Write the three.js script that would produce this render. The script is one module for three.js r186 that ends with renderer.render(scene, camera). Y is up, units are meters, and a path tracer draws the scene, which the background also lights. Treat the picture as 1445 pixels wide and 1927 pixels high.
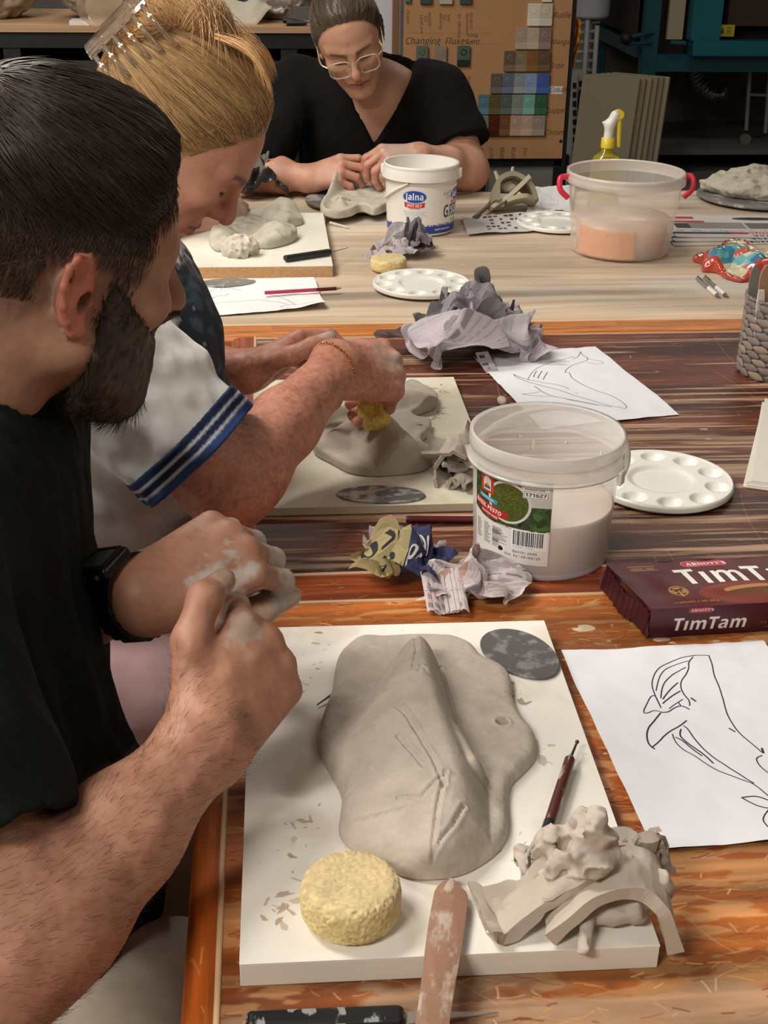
import * as THREE from 'three';
import { mergeGeometries, mergeVertices, toCreasedNormals } from 'three/addons/utils/BufferGeometryUtils.js';
import { RoundedBoxGeometry } from 'three/addons/geometries/RoundedBoxGeometry.js';
import { RectAreaLightUniformsLib } from 'three/addons/lights/RectAreaLightUniformsLib.js';

// ---------- camera, exposure ----------
const scene = new THREE.Scene();
const camera = new THREE.PerspectiveCamera(42.4631, 1445 / 1927, 0.05, 40);
camera.position.set(0, 1.44, 0);
camera.quaternion.setFromRotationMatrix(new THREE.Matrix4().makeBasis(new THREE.Vector3(0.996338, 0.012570, 0.084572), new THREE.Vector3(0.025538, 0.900231, -0.434663), new THREE.Vector3(-0.081598, 0.435231, 0.896613)));
const renderer = new THREE.WebGLRenderer({ antialias: true });
renderer.toneMapping = THREE.LinearToneMapping;
renderer.toneMappingExposure = 1.0;
renderer.shadowMap.enabled = true;
scene.background = new THREE.Color(0x000000);
RectAreaLightUniformsLib.init();
// ceiling panels [x, z, width, depth, intensity]; built as fittings further down
const PANELS = [
  [-1.35, 0.75, 1.0, 0.35, 60], [-0.9, -2.7, 1.0, 0.35, 30], [-1.3, -1.45, 1.0, 0.35, 44],
  [1.7, -0.6, 1.2, 0.35, 4], [1.9, -4.8, 1.2, 0.35, 9], [-0.4, -5.4, 1.2, 0.35, 7],
];
const LAMP = new THREE.Color(1.0, 0.945, 0.865);

// ---------- random, noise ----------
function mulberry(a) { return () => { a |= 0; a = (a + 0x6d2b79f5) | 0; let t = Math.imul(a ^ (a >>> 15), 1 | a); t = (t + Math.imul(t ^ (t >>> 7), 61 | t)) ^ t; return ((t ^ (t >>> 14)) >>> 0) / 4294967296; }; }
const R0 = mulberry(77);
const PERM = new Uint8Array(512); { const r = mulberry(5), p = [...Array(256).keys()]; for (let i = 255; i > 0; i--) { const j = Math.floor(r() * (i + 1)); [p[i], p[j]] = [p[j], p[i]]; } for (let i = 0; i < 512; i++) PERM[i] = p[i & 255]; }
function noise(x, y, z) {                       // value noise, -1..1
  const X = Math.floor(x), Y = Math.floor(y), Z = Math.floor(z); x -= X; y -= Y; z -= Z;
  const u = x * x * (3 - 2 * x), v = y * y * (3 - 2 * y), w = z * z * (3 - 2 * z), a = X & 255, a1 = (X + 1) & 255, b = Y & 255, b1 = (Y + 1) & 255, c = Z & 255, c1 = (Z + 1) & 255;
  const A = PERM[a], B = PERM[a1], AA = PERM[A + b], AB = PERM[A + b1], BA = PERM[B + b], BB = PERM[B + b1];
  const p = PERM[AA + c], q = PERM[BA + c], r = PERM[AB + c], s = PERM[BB + c], P = PERM[AA + c1], Q = PERM[BA + c1], R = PERM[AB + c1], S = PERM[BB + c1];
  const e = p + (q - p) * u, f = r + (s - r) * u, g = P + (Q - P) * u, h = R + (S - R) * u, i = e + (f - e) * v, j = g + (h - g) * v;
  return (i + (j - i) * w) / 127.5 - 1;
}
function fbm(x, y, z, o = 4) { let s = 0, a = 0.5; for (let i = 0; i < o; i++) { s += a * noise(x, y, z); x = x * 2.03 + 17.1; y = y * 2.03 + 5.3; z = z * 2.03 + 9.7; a *= 0.5; } return s; }
const clamp = (x, a = 0, b = 1) => Math.min(b, Math.max(a, x)), lerp = (a, b, t) => a + (b - a) * t;
const sstep = (a, b, x) => { const t = clamp((x - a) / (b - a)); return t * t * (3 - 2 * t); };
const V = (a) => new THREE.Vector3(a[0], a[1], a[2]), add = (a, b, s = 1) => [a[0] + b[0] * s, a[1] + b[1] * s, a[2] + b[2] * s], sub = (a, b) => [a[0] - b[0], a[1] - b[1], a[2] - b[2]];
const dot = (a, b) => a[0] * b[0] + a[1] * b[1] + a[2] * b[2], len = (a) => Math.hypot(a[0], a[1], a[2]), norm = (a) => { const l = len(a) || 1; return [a[0] / l, a[1] / l, a[2] / l]; };
const cross = (a, b) => [a[1] * b[2] - a[2] * b[1], a[2] * b[0] - a[0] * b[2], a[0] * b[1] - a[1] * b[0]], mix3 = (a, b, t) => [lerp(a[0], b[0], t), lerp(a[1], b[1], t), lerp(a[2], b[2], t)];
const lin = (hex) => { const c = new THREE.Color(hex); return [c.r, c.g, c.b]; };

// ---------- things, parts, materials ----------
const taken = new Set();
function numbered(n) { let k = n, i = 0; while (taken.has(k)) k = n + '_' + String(++i).padStart(3, '0'); taken.add(k); return k; }
function mat(color, roughness = 0.6, more = {}) { const C = more.transmission !== undefined || more.clearcoat || more.sheen || more.anisotropy ? THREE.MeshPhysicalMaterial : THREE.MeshStandardMaterial; const m = new C({ color, roughness, metalness: 0, ...more }); if (!('side' in more)) m.side = THREE.DoubleSide; return m; }
function sh(o) { o.traverse((c) => { if (c.isMesh) { c.castShadow = true; c.receiveShadow = true; } }); return o; }
function thing(name, label, category, pos = [0, 0, 0], turn = 0, group) {
  const o = new THREE.Group(); o.name = numbered(name); o.position.set(...pos); o.rotation.y = turn; o.userData = { label, category }; if (group) o.userData.group = group; scene.add(o); return o;
}
function part(parent, name, geo, m, label) { const o = new THREE.Mesh(geo, m); o.name = name; o.castShadow = o.receiveShadow = true; parent.add(o); if (label) o.userData.label = label; return o; }
function solo(name, geo, m, label, category, pos = [0, 0, 0], turn = 0, group) { const o = new THREE.Mesh(geo, m); o.name = numbered(name); o.castShadow = o.receiveShadow = true; o.position.set(...pos); o.rotation.y = turn; o.userData = { label, category }; if (group) o.userData.group = group; scene.add(o); return o; }
function struct(name, geo, m, parent) { const o = new THREE.Mesh(geo, m); o.name = parent ? name : numbered(name); o.castShadow = o.receiveShadow = true; if (!parent) o.userData.kind = 'structure'; (parent || scene).add(o); return o; }
function put(o, pos, turn = 0) { o.position.set(...pos); o.rotation.y = turn; return o; }

// ---------- geometry helpers ----------
function box(w, h, d, x = 0, y = 0, z = 0, r = 0) { const g = r > 0 ? new RoundedBoxGeometry(w, h, d, 2, Math.min(r, w / 2.01, h / 2.01, d / 2.01)) : new THREE.BoxGeometry(w, h, d); g.translate(x, y, z); return g; }
function tube(pts, r, seg = 0, radial = 8, closed = false) { const c = new THREE.CatmullRomCurve3(pts.map(V), closed, 'centripetal'); return new THREE.TubeGeometry(c, seg || Math.max(8, pts.length * 5), r, radial, closed); }
function lathe(profile, seg = 48) { return new THREE.LatheGeometry(profile.map(([r, y]) => new THREE.Vector2(Math.max(r, 1e-5), y)), seg); }
function merge(list) { const g = list.map((a) => { let b = a.index ? a.toNonIndexed() : a.clone(); for (const k of Object.keys(b.attributes)) if (!['position', 'normal', 'uv', 'color'].includes(k)) b.deleteAttribute(k); return b; }); const uv = g.every((a) => a.attributes.uv), col = g.every((a) => a.attributes.color); for (const a of g) { if (!uv) a.deleteAttribute('uv'); if (!col) a.deleteAttribute('color'); } return mergeGeometries(g); }
function bar(a, b, r0, r1 = r0, radial = 8) { const d = sub(b, a), l = len(d), g = new THREE.CylinderGeometry(r1, r0, l, radial); g.translate(0, l / 2, 0); g.applyQuaternion(new THREE.Quaternion().setFromUnitVectors(new THREE.Vector3(0, 1, 0), V(norm(d)))); g.translate(...a); return g; }
function xf(g, pos = [0, 0, 0], rot = [0, 0, 0], s = 1) { const m = new THREE.Matrix4().compose(V(pos), new THREE.Quaternion().setFromEuler(new THREE.Euler(...rot)), Array.isArray(s) ? V(s) : new THREE.Vector3(s, s, s)); return g.applyMatrix4(m); }
// uv of upward-looking geometry from x, z (metres) relative to a corner
function uvXZ(g, x0, z0, w, d) { const p = g.attributes.position, uv = new Float32Array(p.count * 2); for (let i = 0; i < p.count; i++) { uv[i * 2] = (p.getX(i) - x0) / w; uv[i * 2 + 1] = 1 - (p.getZ(i) - z0) / d; } g.setAttribute('uv', new THREE.BufferAttribute(uv, 2)); return g; }
// grid surface from f(u, v) -> [x, y, z]; nu x nv cells; closed loops are welded by the caller's f
function grid(f, nu, nv, colf) {
  const pos = [], uv = [], idx = [], col = [];
  for (let j = 0; j <= nv; j++) for (let i = 0; i <= nu; i++) { const p = f(i / nu, j / nv); pos.push(...p); uv.push(i / nu, j / nv); if (colf) col.push(...colf(i / nu, j / nv, p)); }
  for (let j = 0; j < nv; j++) for (let i = 0; i < nu; i++) { const a = j * (nu + 1) + i, b = a + 1, c = a + nu + 1, d = c + 1; idx.push(a, b, d, a, d, c); }
  const g = new THREE.BufferGeometry(); g.setAttribute('position', new THREE.Float32BufferAttribute(pos, 3)); g.setAttribute('uv', new THREE.Float32BufferAttribute(uv, 2)); if (colf) g.setAttribute('color', new THREE.Float32BufferAttribute(col, 3)); g.setIndex(idx); g.computeVertexNormals(); return g;
}
// a sheet with thickness: f(u, v) -> middle point; both faces and the rim
function sheet(f, nu, nv, thick) {
  const e = 1e-3, pos = [], uv = [], idx = [], W = nu + 1, N = W * (nv + 1);
  for (const s of [1, -1]) for (let j = 0; j <= nv; j++) for (let i = 0; i <= nu; i++) {
    const u = i / nu, v = j / nv, p = f(u, v), n = norm(cross(sub(f(u + e, v), f(u - e, v)), sub(f(u, v + e), f(u, v - e)))), t = typeof thick === 'function' ? thick(u, v) : thick;
    pos.push(...add(p, n, s * t / 2)); uv.push(u, v);
  }
  const q = (a, b, c, d) => idx.push(a, b, c, a, c, d);
  for (let j = 0; j < nv; j++) for (let i = 0; i < nu; i++) { const a = j * W + i; q(a, a + 1, a + W + 1, a + W); q(N + a, N + a + W, N + a + W + 1, N + a + 1); }
  for (let i = 0; i < nu; i++) { q(i + 1, i, N + i, N + i + 1); const a = nv * W + i; q(a, a + 1, N + a + 1, N + a); }
  for (let j = 0; j < nv; j++) { const a = j * W; q(a, a + W, N + a + W, N + a); const b = a + nu; q(b + W, b, N + b, N + b + W); }
  let g = new THREE.BufferGeometry(); g.setAttribute('position', new THREE.Float32BufferAttribute(pos, 3)); g.setAttribute('uv', new THREE.Float32BufferAttribute(uv, 2)); g.setIndex(idx);
  return toCreasedNormals(g, 0.9);
}

// ---------- distance fields and their meshing ----------
const smin = (a, b, k) => { if (k <= 0) return Math.min(a, b); const h = Math.max(k - Math.abs(a - b), 0) / k; return Math.min(a, b) - h * h * k * 0.25; };
const smax = (a, b, k) => -smin(-a, -b, k);
function cone(a, b, r0, r1 = r0) { const ba = sub(b, a), bb = dot(ba, ba) || 1e-9, [ax, ay, az] = a, [bx, by, bz] = ba; return (x, y, z) => { const px = x - ax, py = y - ay, pz = z - az; let t = (px * bx + py * by + pz * bz) / bb; t = t < 0 ? 0 : t > 1 ? 1 : t; const qx = px - bx * t, qy = py - by * t, qz = pz - bz * t; return Math.sqrt(qx * qx + qy * qy + qz * qz) - (r0 + (r1 - r0) * t); }; }
function ell(c, r, q) {                          // q: [ux, uy, uz] own axes
  const [cx, cy, cz] = c, [rx, ry, rz] = r;
  return (x, y, z) => { let a = x - cx, b = y - cy, d = z - cz; if (q) { const A = a * q[0][0] + b * q[0][1] + d * q[0][2], B = a * q[1][0] + b * q[1][1] + d * q[1][2]; d = a * q[2][0] + b * q[2][1] + d * q[2][2]; a = A; b = B; } a /= rx; b /= ry; d /= rz; const k0 = Math.sqrt(a * a + b * b + d * d); a /= rx; b /= ry; d /= rz; const k1 = Math.sqrt(a * a + b * b + d * d); return k1 < 1e-9 ? -Math.min(rx, ry, rz) : k0 * (k0 - 1) / k1; };
}
function union(list, k = 0.01) { const fs = list.map((f) => (Array.isArray(f) ? f[0] : f)), ks = list.map((f) => (Array.isArray(f) ? f[1] : k)), n = fs.length; return (x, y, z) => { let d = 1e9; for (let i = 0; i < n; i++) { const e = fs[i](x, y, z), q = ks[i], h = q - Math.abs(d - e); d = d < e ? d : e; if (h > 0) d -= h * h / q * 0.25; } return d; }; }
function bounded(f, c, r) { const [cx, cy, cz] = c; return (x, y, z) => { const d = Math.hypot(x - cx, y - cy, z - cz) - r; return d > 0.05 ? d : f(x, y, z); }; }
// surface nets over a box; bump(x, y, z) only tilts the normals
function nets(f, lo, hi, cell, colf, bump, block = 4) {
  const n = [0, 1, 2].map((k) => Math.ceil((hi[k] - lo[k]) / cell / block) * block + 1), [nx, ny, nz] = n, F = new Float32Array(nx * ny * nz).fill(1), at = (i, j, k) => (k * ny + j) * nx + i;
  const half = block / 2 * cell, reach = half * 1.74 * 1.7 + cell, live = [];
  for (let K = 0; K < nz - 1; K += block) for (let J = 0; J < ny - 1; J += block) for (let I = 0; I < nx - 1; I += block) {
    const d = f(lo[0] + I * cell + half, lo[1] + J * cell + half, lo[2] + K * cell + half);
    if (Math.abs(d) > reach) { if (d < 0) for (let k = K; k <= K + block; k++) for (let j = J; j <= J + block; j++) for (let i = I; i <= I + block; i++) { const a = at(i, j, k); if (F[a] === 1) F[a] = -1; } continue; }
    live.push([I, J, K]);
  }
  for (const [I, J, K] of live) for (let k = K; k <= K + block; k++) for (let j = J; j <= J + block; j++) for (let i = I; i <= I + block; i++) { const a = at(i, j, k); if (F[a] === 1 || F[a] === -1) F[a] = f(lo[0] + i * cell, lo[1] + j * cell, lo[2] + k * cell); }
  const id = new Map(), pos = [], idx = [];
  for (const [I, J, K] of live) for (let k = K; k < K + block; k++) for (let j = J; j < J + block; j++) for (let i = I; i < I + block; i++) {
    let m = 0, sx = 0, sy = 0, sz = 0, c = 0; const v = [];
    for (let q = 0; q < 8; q++) { const d = F[at(i + (q & 1), j + ((q >> 1) & 1), k + (q >> 2))]; v.push(d); if (d < 0) m |= 1 << q; }
    if (m === 0 || m === 255) continue;
    for (let q = 0; q < 8; q++) for (const s of [1, 2, 4]) if (!(q & s)) { const p = q | s; if ((v[q] < 0) !== (v[p] < 0)) { const t = v[q] / (v[q] - v[p]); sx += (q & 1) + (s === 1 ? t : 0); sy += ((q >> 1) & 1) + (s === 2 ? t : 0); sz += (q >> 2) + (s === 4 ? t : 0); c++; } }
    id.set(at(i, j, k), pos.length / 3); pos.push(lo[0] + (i + sx / c) * cell, lo[1] + (j + sy / c) * cell, lo[2] + (k + sz / c) * cell);
  }
  const quad = (a, b, c, d, flip) => { a = id.get(a); b = id.get(b); c = id.get(c); d = id.get(d); if (a === undefined || b === undefined || c === undefined || d === undefined) return; if (flip) idx.push(a, c, b, a, d, c); else idx.push(a, b, c, a, c, d); };
  for (const [I, J, K] of live) for (let k = K; k < K + block; k++) for (let j = J; j < J + block; j++) for (let i = I; i < I + block; i++) {
    const a = F[at(i, j, k)] < 0;
    if (j > 0 && k > 0 && a !== F[at(i + 1, j, k)] < 0) quad(at(i, j - 1, k - 1), at(i, j, k - 1), at(i, j, k), at(i, j - 1, k), !a);
    if (i > 0 && k > 0 && a !== F[at(i, j + 1, k)] < 0) quad(at(i - 1, j, k - 1), at(i - 1, j, k), at(i, j, k), at(i, j, k - 1), !a);
    if (i > 0 && j > 0 && a !== F[at(i, j, k + 1)] < 0) quad(at(i - 1, j - 1, k), at(i, j - 1, k), at(i, j, k), at(i - 1, j, k), !a);
  }
  const N = pos.length / 3, nor = new Float32Array(N * 3), col = colf && new Float32Array(N * 3), e = cell * 0.5;
  const g2 = bump ? (x, y, z) => f(x, y, z) + bump(x, y, z) : f;
  for (let i = 0; i < N; i++) {
    const x = pos[i * 3], y = pos[i * 3 + 1], z = pos[i * 3 + 2], p1 = g2(x + e, y - e, z - e), p2 = g2(x - e, y - e, z + e), p3 = g2(x - e, y + e, z - e), p4 = g2(x + e, y + e, z + e), m = norm([p1 - p2 - p3 + p4, -p1 - p2 + p3 + p4, -p1 + p2 - p3 + p4]);
    nor.set(m, i * 3); if (col) col.set(colf(x, y, z, m), i * 3);
  }
  const g = new THREE.BufferGeometry(); g.setAttribute('position', new THREE.Float32BufferAttribute(pos, 3)); g.setAttribute('normal', new THREE.BufferAttribute(nor, 3)); if (col) g.setAttribute('color', new THREE.BufferAttribute(col, 3)); g.setIndex(idx); return g;
}
function boundsOf(list, pad) { const lo = [1e9, 1e9, 1e9], hi = [-1e9, -1e9, -1e9]; for (const p of list) for (let k = 0; k < 3; k++) { lo[k] = Math.min(lo[k], p[k] - pad); hi[k] = Math.max(hi[k], p[k] + pad); } return [lo, hi]; }
// many thin three-sided strands as one geometry; each strand: list of points, r root radius
function strands(list, colf) {
  const pos = [], nor = [], col = [], idx = [];
  list.forEach((s, si) => {
    const pts = s.p, n = pts.length, base = pos.length / 3, c = colf ? colf(si, s) : null;
    for (let i = 0; i < n; i++) {
      const t = norm(sub(pts[Math.min(n - 1, i + 1)], pts[Math.max(0, i - 1)])), a = norm(cross(t, Math.abs(t[1]) < 0.9 ? [0, 1, 0] : [1, 0, 0])), b = cross(t, a), r = s.r * (1 - 0.85 * (i / (n - 1)) ** 2);
      for (let k = 0; k < 3; k++) { const w = k * 2.0944, d = add([a[0] * Math.cos(w), a[1] * Math.cos(w), a[2] * Math.cos(w)], b, Math.sin(w)); pos.push(...add(pts[i], d, r)); nor.push(...d); if (c) col.push(...c); }
      if (i < n - 1) for (let k = 0; k < 3; k++) { const p = base + i * 3 + k, q = base + i * 3 + (k + 1) % 3; idx.push(p, q, q + 3, p, q + 3, p + 3); }
    }
  });
  const g = new THREE.BufferGeometry(); g.setAttribute('position', new THREE.Float32BufferAttribute(pos, 3)); g.setAttribute('normal', new THREE.Float32BufferAttribute(nor, 3)); if (colf) g.setAttribute('color', new THREE.Float32BufferAttribute(col, 3)); g.setIndex(idx); return g;
}
// random points on an indexed geometry, with normals, kept where pick(p, n) is true
function scatter(geo, count, rnd, pick) {
  const p = geo.attributes.position, n = geo.attributes.normal, ix = geo.index.array, T = ix.length / 3, acc = new Float64Array(T); let s = 0; const g3 = (a, i) => [a.getX(i), a.getY(i), a.getZ(i)];
  for (let t = 0; t < T; t++) { s += len(cross(sub(g3(p, ix[t * 3 + 1]), g3(p, ix[t * 3])), sub(g3(p, ix[t * 3 + 2]), g3(p, ix[t * 3])))); acc[t] = s; }
  const out = []; let tries = count * 40;
  while (out.length < count && tries--) {
    const w = rnd() * s; let a = 0, b = T - 1; while (a < b) { const m = (a + b) >> 1; if (acc[m] < w) a = m + 1; else b = m; }
    let u = rnd(), v = rnd(); if (u + v > 1) { u = 1 - u; v = 1 - v; } const k = 1 - u - v, I = [ix[a * 3], ix[a * 3 + 1], ix[a * 3 + 2]], mixv = (q) => { const A = g3(q, I[0]), B = g3(q, I[1]), C = g3(q, I[2]); return [0, 1, 2].map((j) => A[j] * k + B[j] * u + C[j] * v); };
    const P = mixv(p), M = norm(mixv(n)); if (!pick || pick(P, M)) out.push([P, M]);
  }
  return out;
}

// ---------- canvas textures ----------
function canvasTex(w, h, draw, srgb = true) { const c = document.createElement('canvas'); c.width = w; c.height = h; const x = c.getContext('2d'); draw(x, w, h); const t = new THREE.CanvasTexture(c); if (srgb) t.colorSpace = THREE.SRGBColorSpace; t.anisotropy = 8; return t; }
function perPixel(x, w, h, f) { const im = x.createImageData(w, h), d = im.data; for (let j = 0; j < h; j++) for (let i = 0; i < w; i++) { const c = f(i, j), o = (j * w + i) * 4; d[o] = c[0]; d[o + 1] = c[1]; d[o + 2] = c[2]; d[o + 3] = 255; } x.putImageData(im, 0, 0); }

// ---------- the room ----------
const TT = 0.74;                                  // table top height
const concreteTex = canvasTex(1024, 1024, (x, w, h) => perPixel(x, w, h, (i, j) => { const n = fbm(i / 90, j / 90, 3.3, 5), f = noise(i / 3, j / 3, 1) * 6, v = 118 + n * 46 + f; return [v, v * 0.98, v * 0.94]; }));
concreteTex.wrapS = concreteTex.wrapT = THREE.RepeatWrapping;
const plasterTex = canvasTex(512, 512, (x, w, h) => perPixel(x, w, h, (i, j) => { const v = 168 + fbm(i / 60, j / 60, 8, 4) * 14 + noise(i / 2.5, j / 2.5, 4) * 4; return [v, v * 0.98, v * 0.94]; }));
plasterTex.wrapS = plasterTex.wrapT = THREE.RepeatWrapping; plasterTex.repeat.set(3, 2);
const wallM = mat(0xffffff, 0.9, { map: plasterTex }), ceilM = mat(0xcfccc5, 0.95);
{
  const g = box(7.6, 0.1, 11.8, 0.5, -0.05, -3.3); uvXZ(g, 0, 0, 2, 2); const fl = struct('floor', g, mat(0xffffff, 0.75, { map: concreteTex }));
  struct('ceiling', box(7.6, 0.1, 11.8, 0.5, 2.85, -3.3), ceilM);
  struct('wall_back', box(7.6, 2.8, 0.1, 0.5, 1.4, -9.15), wallM);
  struct('wall_front', box(7.6, 2.8, 0.1, 0.5, 1.4, 2.55), wallM);
  struct('wall_left', box(0.1, 2.8, 11.6, -3.25, 1.4, -3.3), wallM);
  struct('wall_right', box(0.1, 2.8, 11.6, 4.25, 1.4, -3.3), wallM);
}
// ceiling light panels, each a fitting with its own light just below the diffuser
PANELS.forEach(([x, z, w, d, I], k) => {
  const t = thing('ceiling_light', 'flat white ceiling light panel with a thin metal frame', 'ceiling light', [x, 2.8, z], 0, 'ceiling light panels');
  part(t, 'frame', merge([box(w + 0.05, 0.03, 0.025, 0, -0.015, d / 2 + 0.012), box(w + 0.05, 0.03, 0.025, 0, -0.015, -d / 2 - 0.012), box(0.025, 0.03, d, w / 2 + 0.012, -0.015, 0), box(0.025, 0.03, d, -w / 2 - 0.012, -0.015, 0)]), mat(0xdddddd, 0.5));
  part(t, 'diffuser', box(w, 0.008, d, 0, -0.012, 0), new THREE.MeshStandardMaterial({ color: 0xffffff, roughness: 0.6, emissive: LAMP, emissiveIntensity: 1.2 }));
  const L = new THREE.RectAreaLight(LAMP, I, w, d); L.name = 'panel_light'; L.position.set(0, -0.032, 0); L.rotation.x = -Math.PI / 2; t.add(L);
});

// ---------- the three work tables ----------
// wood skins: varnish, bare streaks, scratches and splashes; px per metre given
function woodTex(W, H, ppm, kind, seed) {
  const r = mulberry(seed);
  return canvasTex(W, H, (x, w, h) => {
    const small = document.createElement('canvas'); small.width = Math.round(w / 3); small.height = Math.round(h / 1.5);
    perPixel(small.getContext('2d'), small.width, small.height, (i, j) => {
      const X = i * 3 / ppm, Y = j * 1.5 / ppm;
      if (kind === 'far') {
        const warp = fbm(X * 1.6, Y * 3, 2, 3) * 0.05, g = fbm(X * 1.7, (Y + warp) * 46, 1.5, 4), g2 = noise(X * 5, (Y + warp) * 240, 7), st = fbm(X * 3.2, Y * 9, 11, 3), dark = sstep(0.18, 0.5, fbm(X * 1.1 + 9, (Y + warp) * 17, 21, 3));
        const v = 1 + g * 0.17 + g2 * 0.045 + st * 0.16 - dark * 0.22, pale = sstep(0.05, 0.4, fbm(X * 2.2, Y * 6, 31, 3));
        const edge = sstep(0.96, 1.1, Y);           // the strip along the front edge keeps its warm timber colour
        const b = mix3(mix3([196, 176, 152], [205, 194, 180], pale), [214, 178, 134], edge);
        return [b[0] * v, b[1] * v, b[2] * v];
      }
      if (kind === 'mid') {
        const warp = fbm(X * 2, Y * 4, 2, 3) * 0.012, s = fbm(X * 3.6, (Y + warp) * 105, 4, 4) * 0.75 + fbm(X * 9, (Y + warp) * 220, 9, 2) * 0.4, big = fbm(X * 1.2, Y * 4, 14, 2) * 0.22 + 0.06 * sstep(0.3, 0.9, Y);
        const worn = sstep(0.13, 0.19, s + big), grey = sstep(0.2, 0.4, s + big), v = 1 + noise(X * 12, Y * 330, 6) * 0.14 + fbm(X * 4, Y * 20, 3, 3) * 0.35;
        const c = mix3(mix3([98, 50, 36], [66, 32, 25], sstep(-0.2, 0.3, fbm(X * 2, Y * 30, 40, 3))), mix3([146, 108, 80], [178, 150, 122], grey), worn * 0.92);
        return [c[0] * v, c[1] * v, c[2] * v];
      }
      const warp = fbm(X * 2, Y * 4, 2, 3) * 0.02, g = fbm(X * 3, (Y + warp) * 38, 4, 4), v = 1 + g * 0.42 + noise(X * 10, Y * 260, 6) * 0.09, deep = sstep(-0.1, 0.4, fbm(X * 2.6, Y * 7, 17, 3));
      // bare patch, where the varnish has gone along the middle of the near edge
      const ex = (X - 0.19) / 0.2, ey = (Y - 0.6) / 0.05, bare = sstep(0.12, -0.1, Math.hypot(ex, ey) - 1 + fbm(X * 14, Y * 30, 23, 4) * 0.75);
      const w = fbm(X * 26, (Y + warp) * 105, 51, 3) + noise(X * 60, Y * 200, 8) * 0.12 + fbm(X * 3, Y * 4, 66, 2) * 0.3 - 0.12 + 0.16 * sstep(0.2, 0.6, Y), c = mix3(mix3(mix3([164, 92, 40], [120, 60, 26], deep), [186, 138, 90], sstep(0.02, 0.12, w) * 0.75), [161, 126, 98], bare);
      return [c[0] * v, c[1] * v, c[2] * v];
    });
    x.drawImage(small, 0, 0, w, h);
    // scratches
    const scr = (n, L0, L1, a0, col, wd, spread) => { for (let k = 0; k < n; k++) { const px = r() * w, py = r() * h, L = (L0 + r() * (L1 - L0)) * ppm, a = a0 + (r() - 0.5) * spread, bend = (r() - 0.5) * L * 0.4; x.strokeStyle = `rgba(${col[0]},${col[1]},${col[2]},${0.25 + r() * 0.55})`; x.lineWidth = (wd[0] + r() * (wd[1] - wd[0])) * ppm; x.lineCap = 'round'; x.beginPath(); x.moveTo(px, py); x.quadraticCurveTo(px + Math.cos(a) * L / 2 - Math.sin(a) * bend, py + Math.sin(a) * L / 2 + Math.cos(a) * bend, px + Math.cos(a) * L, py + Math.sin(a) * L); x.stroke(); } };
    if (kind === 'near') { scr(5200, 0.006, 0.03, 0, [206, 150, 92], [0.0005, 0.0015], 0.8); scr(2600, 0.004, 0.02, 0, [104, 46, 16], [0.0006, 0.0016], 0.7); scr(1500, 0.004, 0.012, 0.6, [226, 186, 138], [0.0006, 0.0018], 3.2); scr(60, 0.03, 0.12, 0.3, [230, 190, 140], [0.0005, 0.001], 2); }
    if (kind === 'mid') { scr(1900, 0.008, 0.05, 0, [172, 138, 108], [0.0006, 0.0016], 0.12); scr(130, 0.05, 0.26, 0.5, [196, 164, 128], [0.0005, 0.0012], 2.4); scr(60, 0.004, 0.01, 0.4, [222, 206, 186], [0.001, 0.0025], 3); }
    if (kind === 'far') { scr(160, 0.02, 0.14, 0, [150, 128, 106], [0.0008, 0.002], 0.1); scr(90, 0.01, 0.05, 0.3, [226, 216, 204], [0.001, 0.002], 2); }
    // dried slip: spots and smears, denser where given
    const spots = kind === 'near' ? [[0.27, 0.1, 0.22, 0.05, 34], [0.5, 0.3, 0.5, 0.25, 30], [0.62, 0.66, 0.25, 0.06, 16]] : kind === 'mid' ? [[0.16, 0.85, 0.16, 0.05, 70], [0.5, 0.5, 0.5, 0.4, 60]] : [[0.42, 0.5, 0.5, 0.4, 60], [0.3, 0.62, 0.12, 0.14, 30]];
    for (const [cx, cy, sx, sy, n] of spots) for (let k = 0; k < n; k++) { const px = (cx + (r() + r() - 1) * sx) * ppm, py = (cy + (r() + r() - 1) * sy) * ppm, s = (0.0015 + r() * r() * 0.008) * ppm; x.fillStyle = `rgba(${214 + r() * 20},${200 + r() * 20},${190 + r() * 20},${0.3 + r() * 0.5})`; x.beginPath(); const m = 9; for (let q = 0; q < m; q++) { const a = q / m * 6.283, d = s * (0.6 + r() * 0.7); x.lineTo(px + Math.cos(a) * d * 1.5, py + Math.sin(a) * d * 0.8); } x.fill(); }
  });
}
const rail = (w, t, drop) => { const s = new THREE.Shape(); s.moveTo(0, 0); s.lineTo(w * 0.45, 0); s.bezierCurveTo(w * 0.8, 0, w, -drop * 0.3, w, -drop); s.lineTo(w, -t); s.lineTo(0, -t); s.lineTo(0, 0); return s; };
function railGeo(a, b, out, w, t, drop) {          // edging from a to b (x, z), growing outwards along `out`
  const L = Math.hypot(b[0] - a[0], b[1] - a[1]), g = new THREE.ExtrudeGeometry(rail(w, t, drop), { depth: L, bevelEnabled: false, curveSegments: 8 }), d = norm([b[0] - a[0], 0, b[1] - a[1]]), o = [out[0], 0, out[1]];
  const m = new THREE.Matrix4().makeBasis(V(o), new THREE.Vector3(0, 1, 0), V(d)); m.setPosition(a[0], TT, a[1]);
  if (m.determinant() < 0) { m.makeBasis(V(o), new THREE.Vector3(0, 1, 0), V([-d[0], 0, -d[2]])); m.setPosition(b[0], TT, b[1]); }
  g.applyMatrix4(m); return toCreasedNormals(g, 0.6);
}
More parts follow.
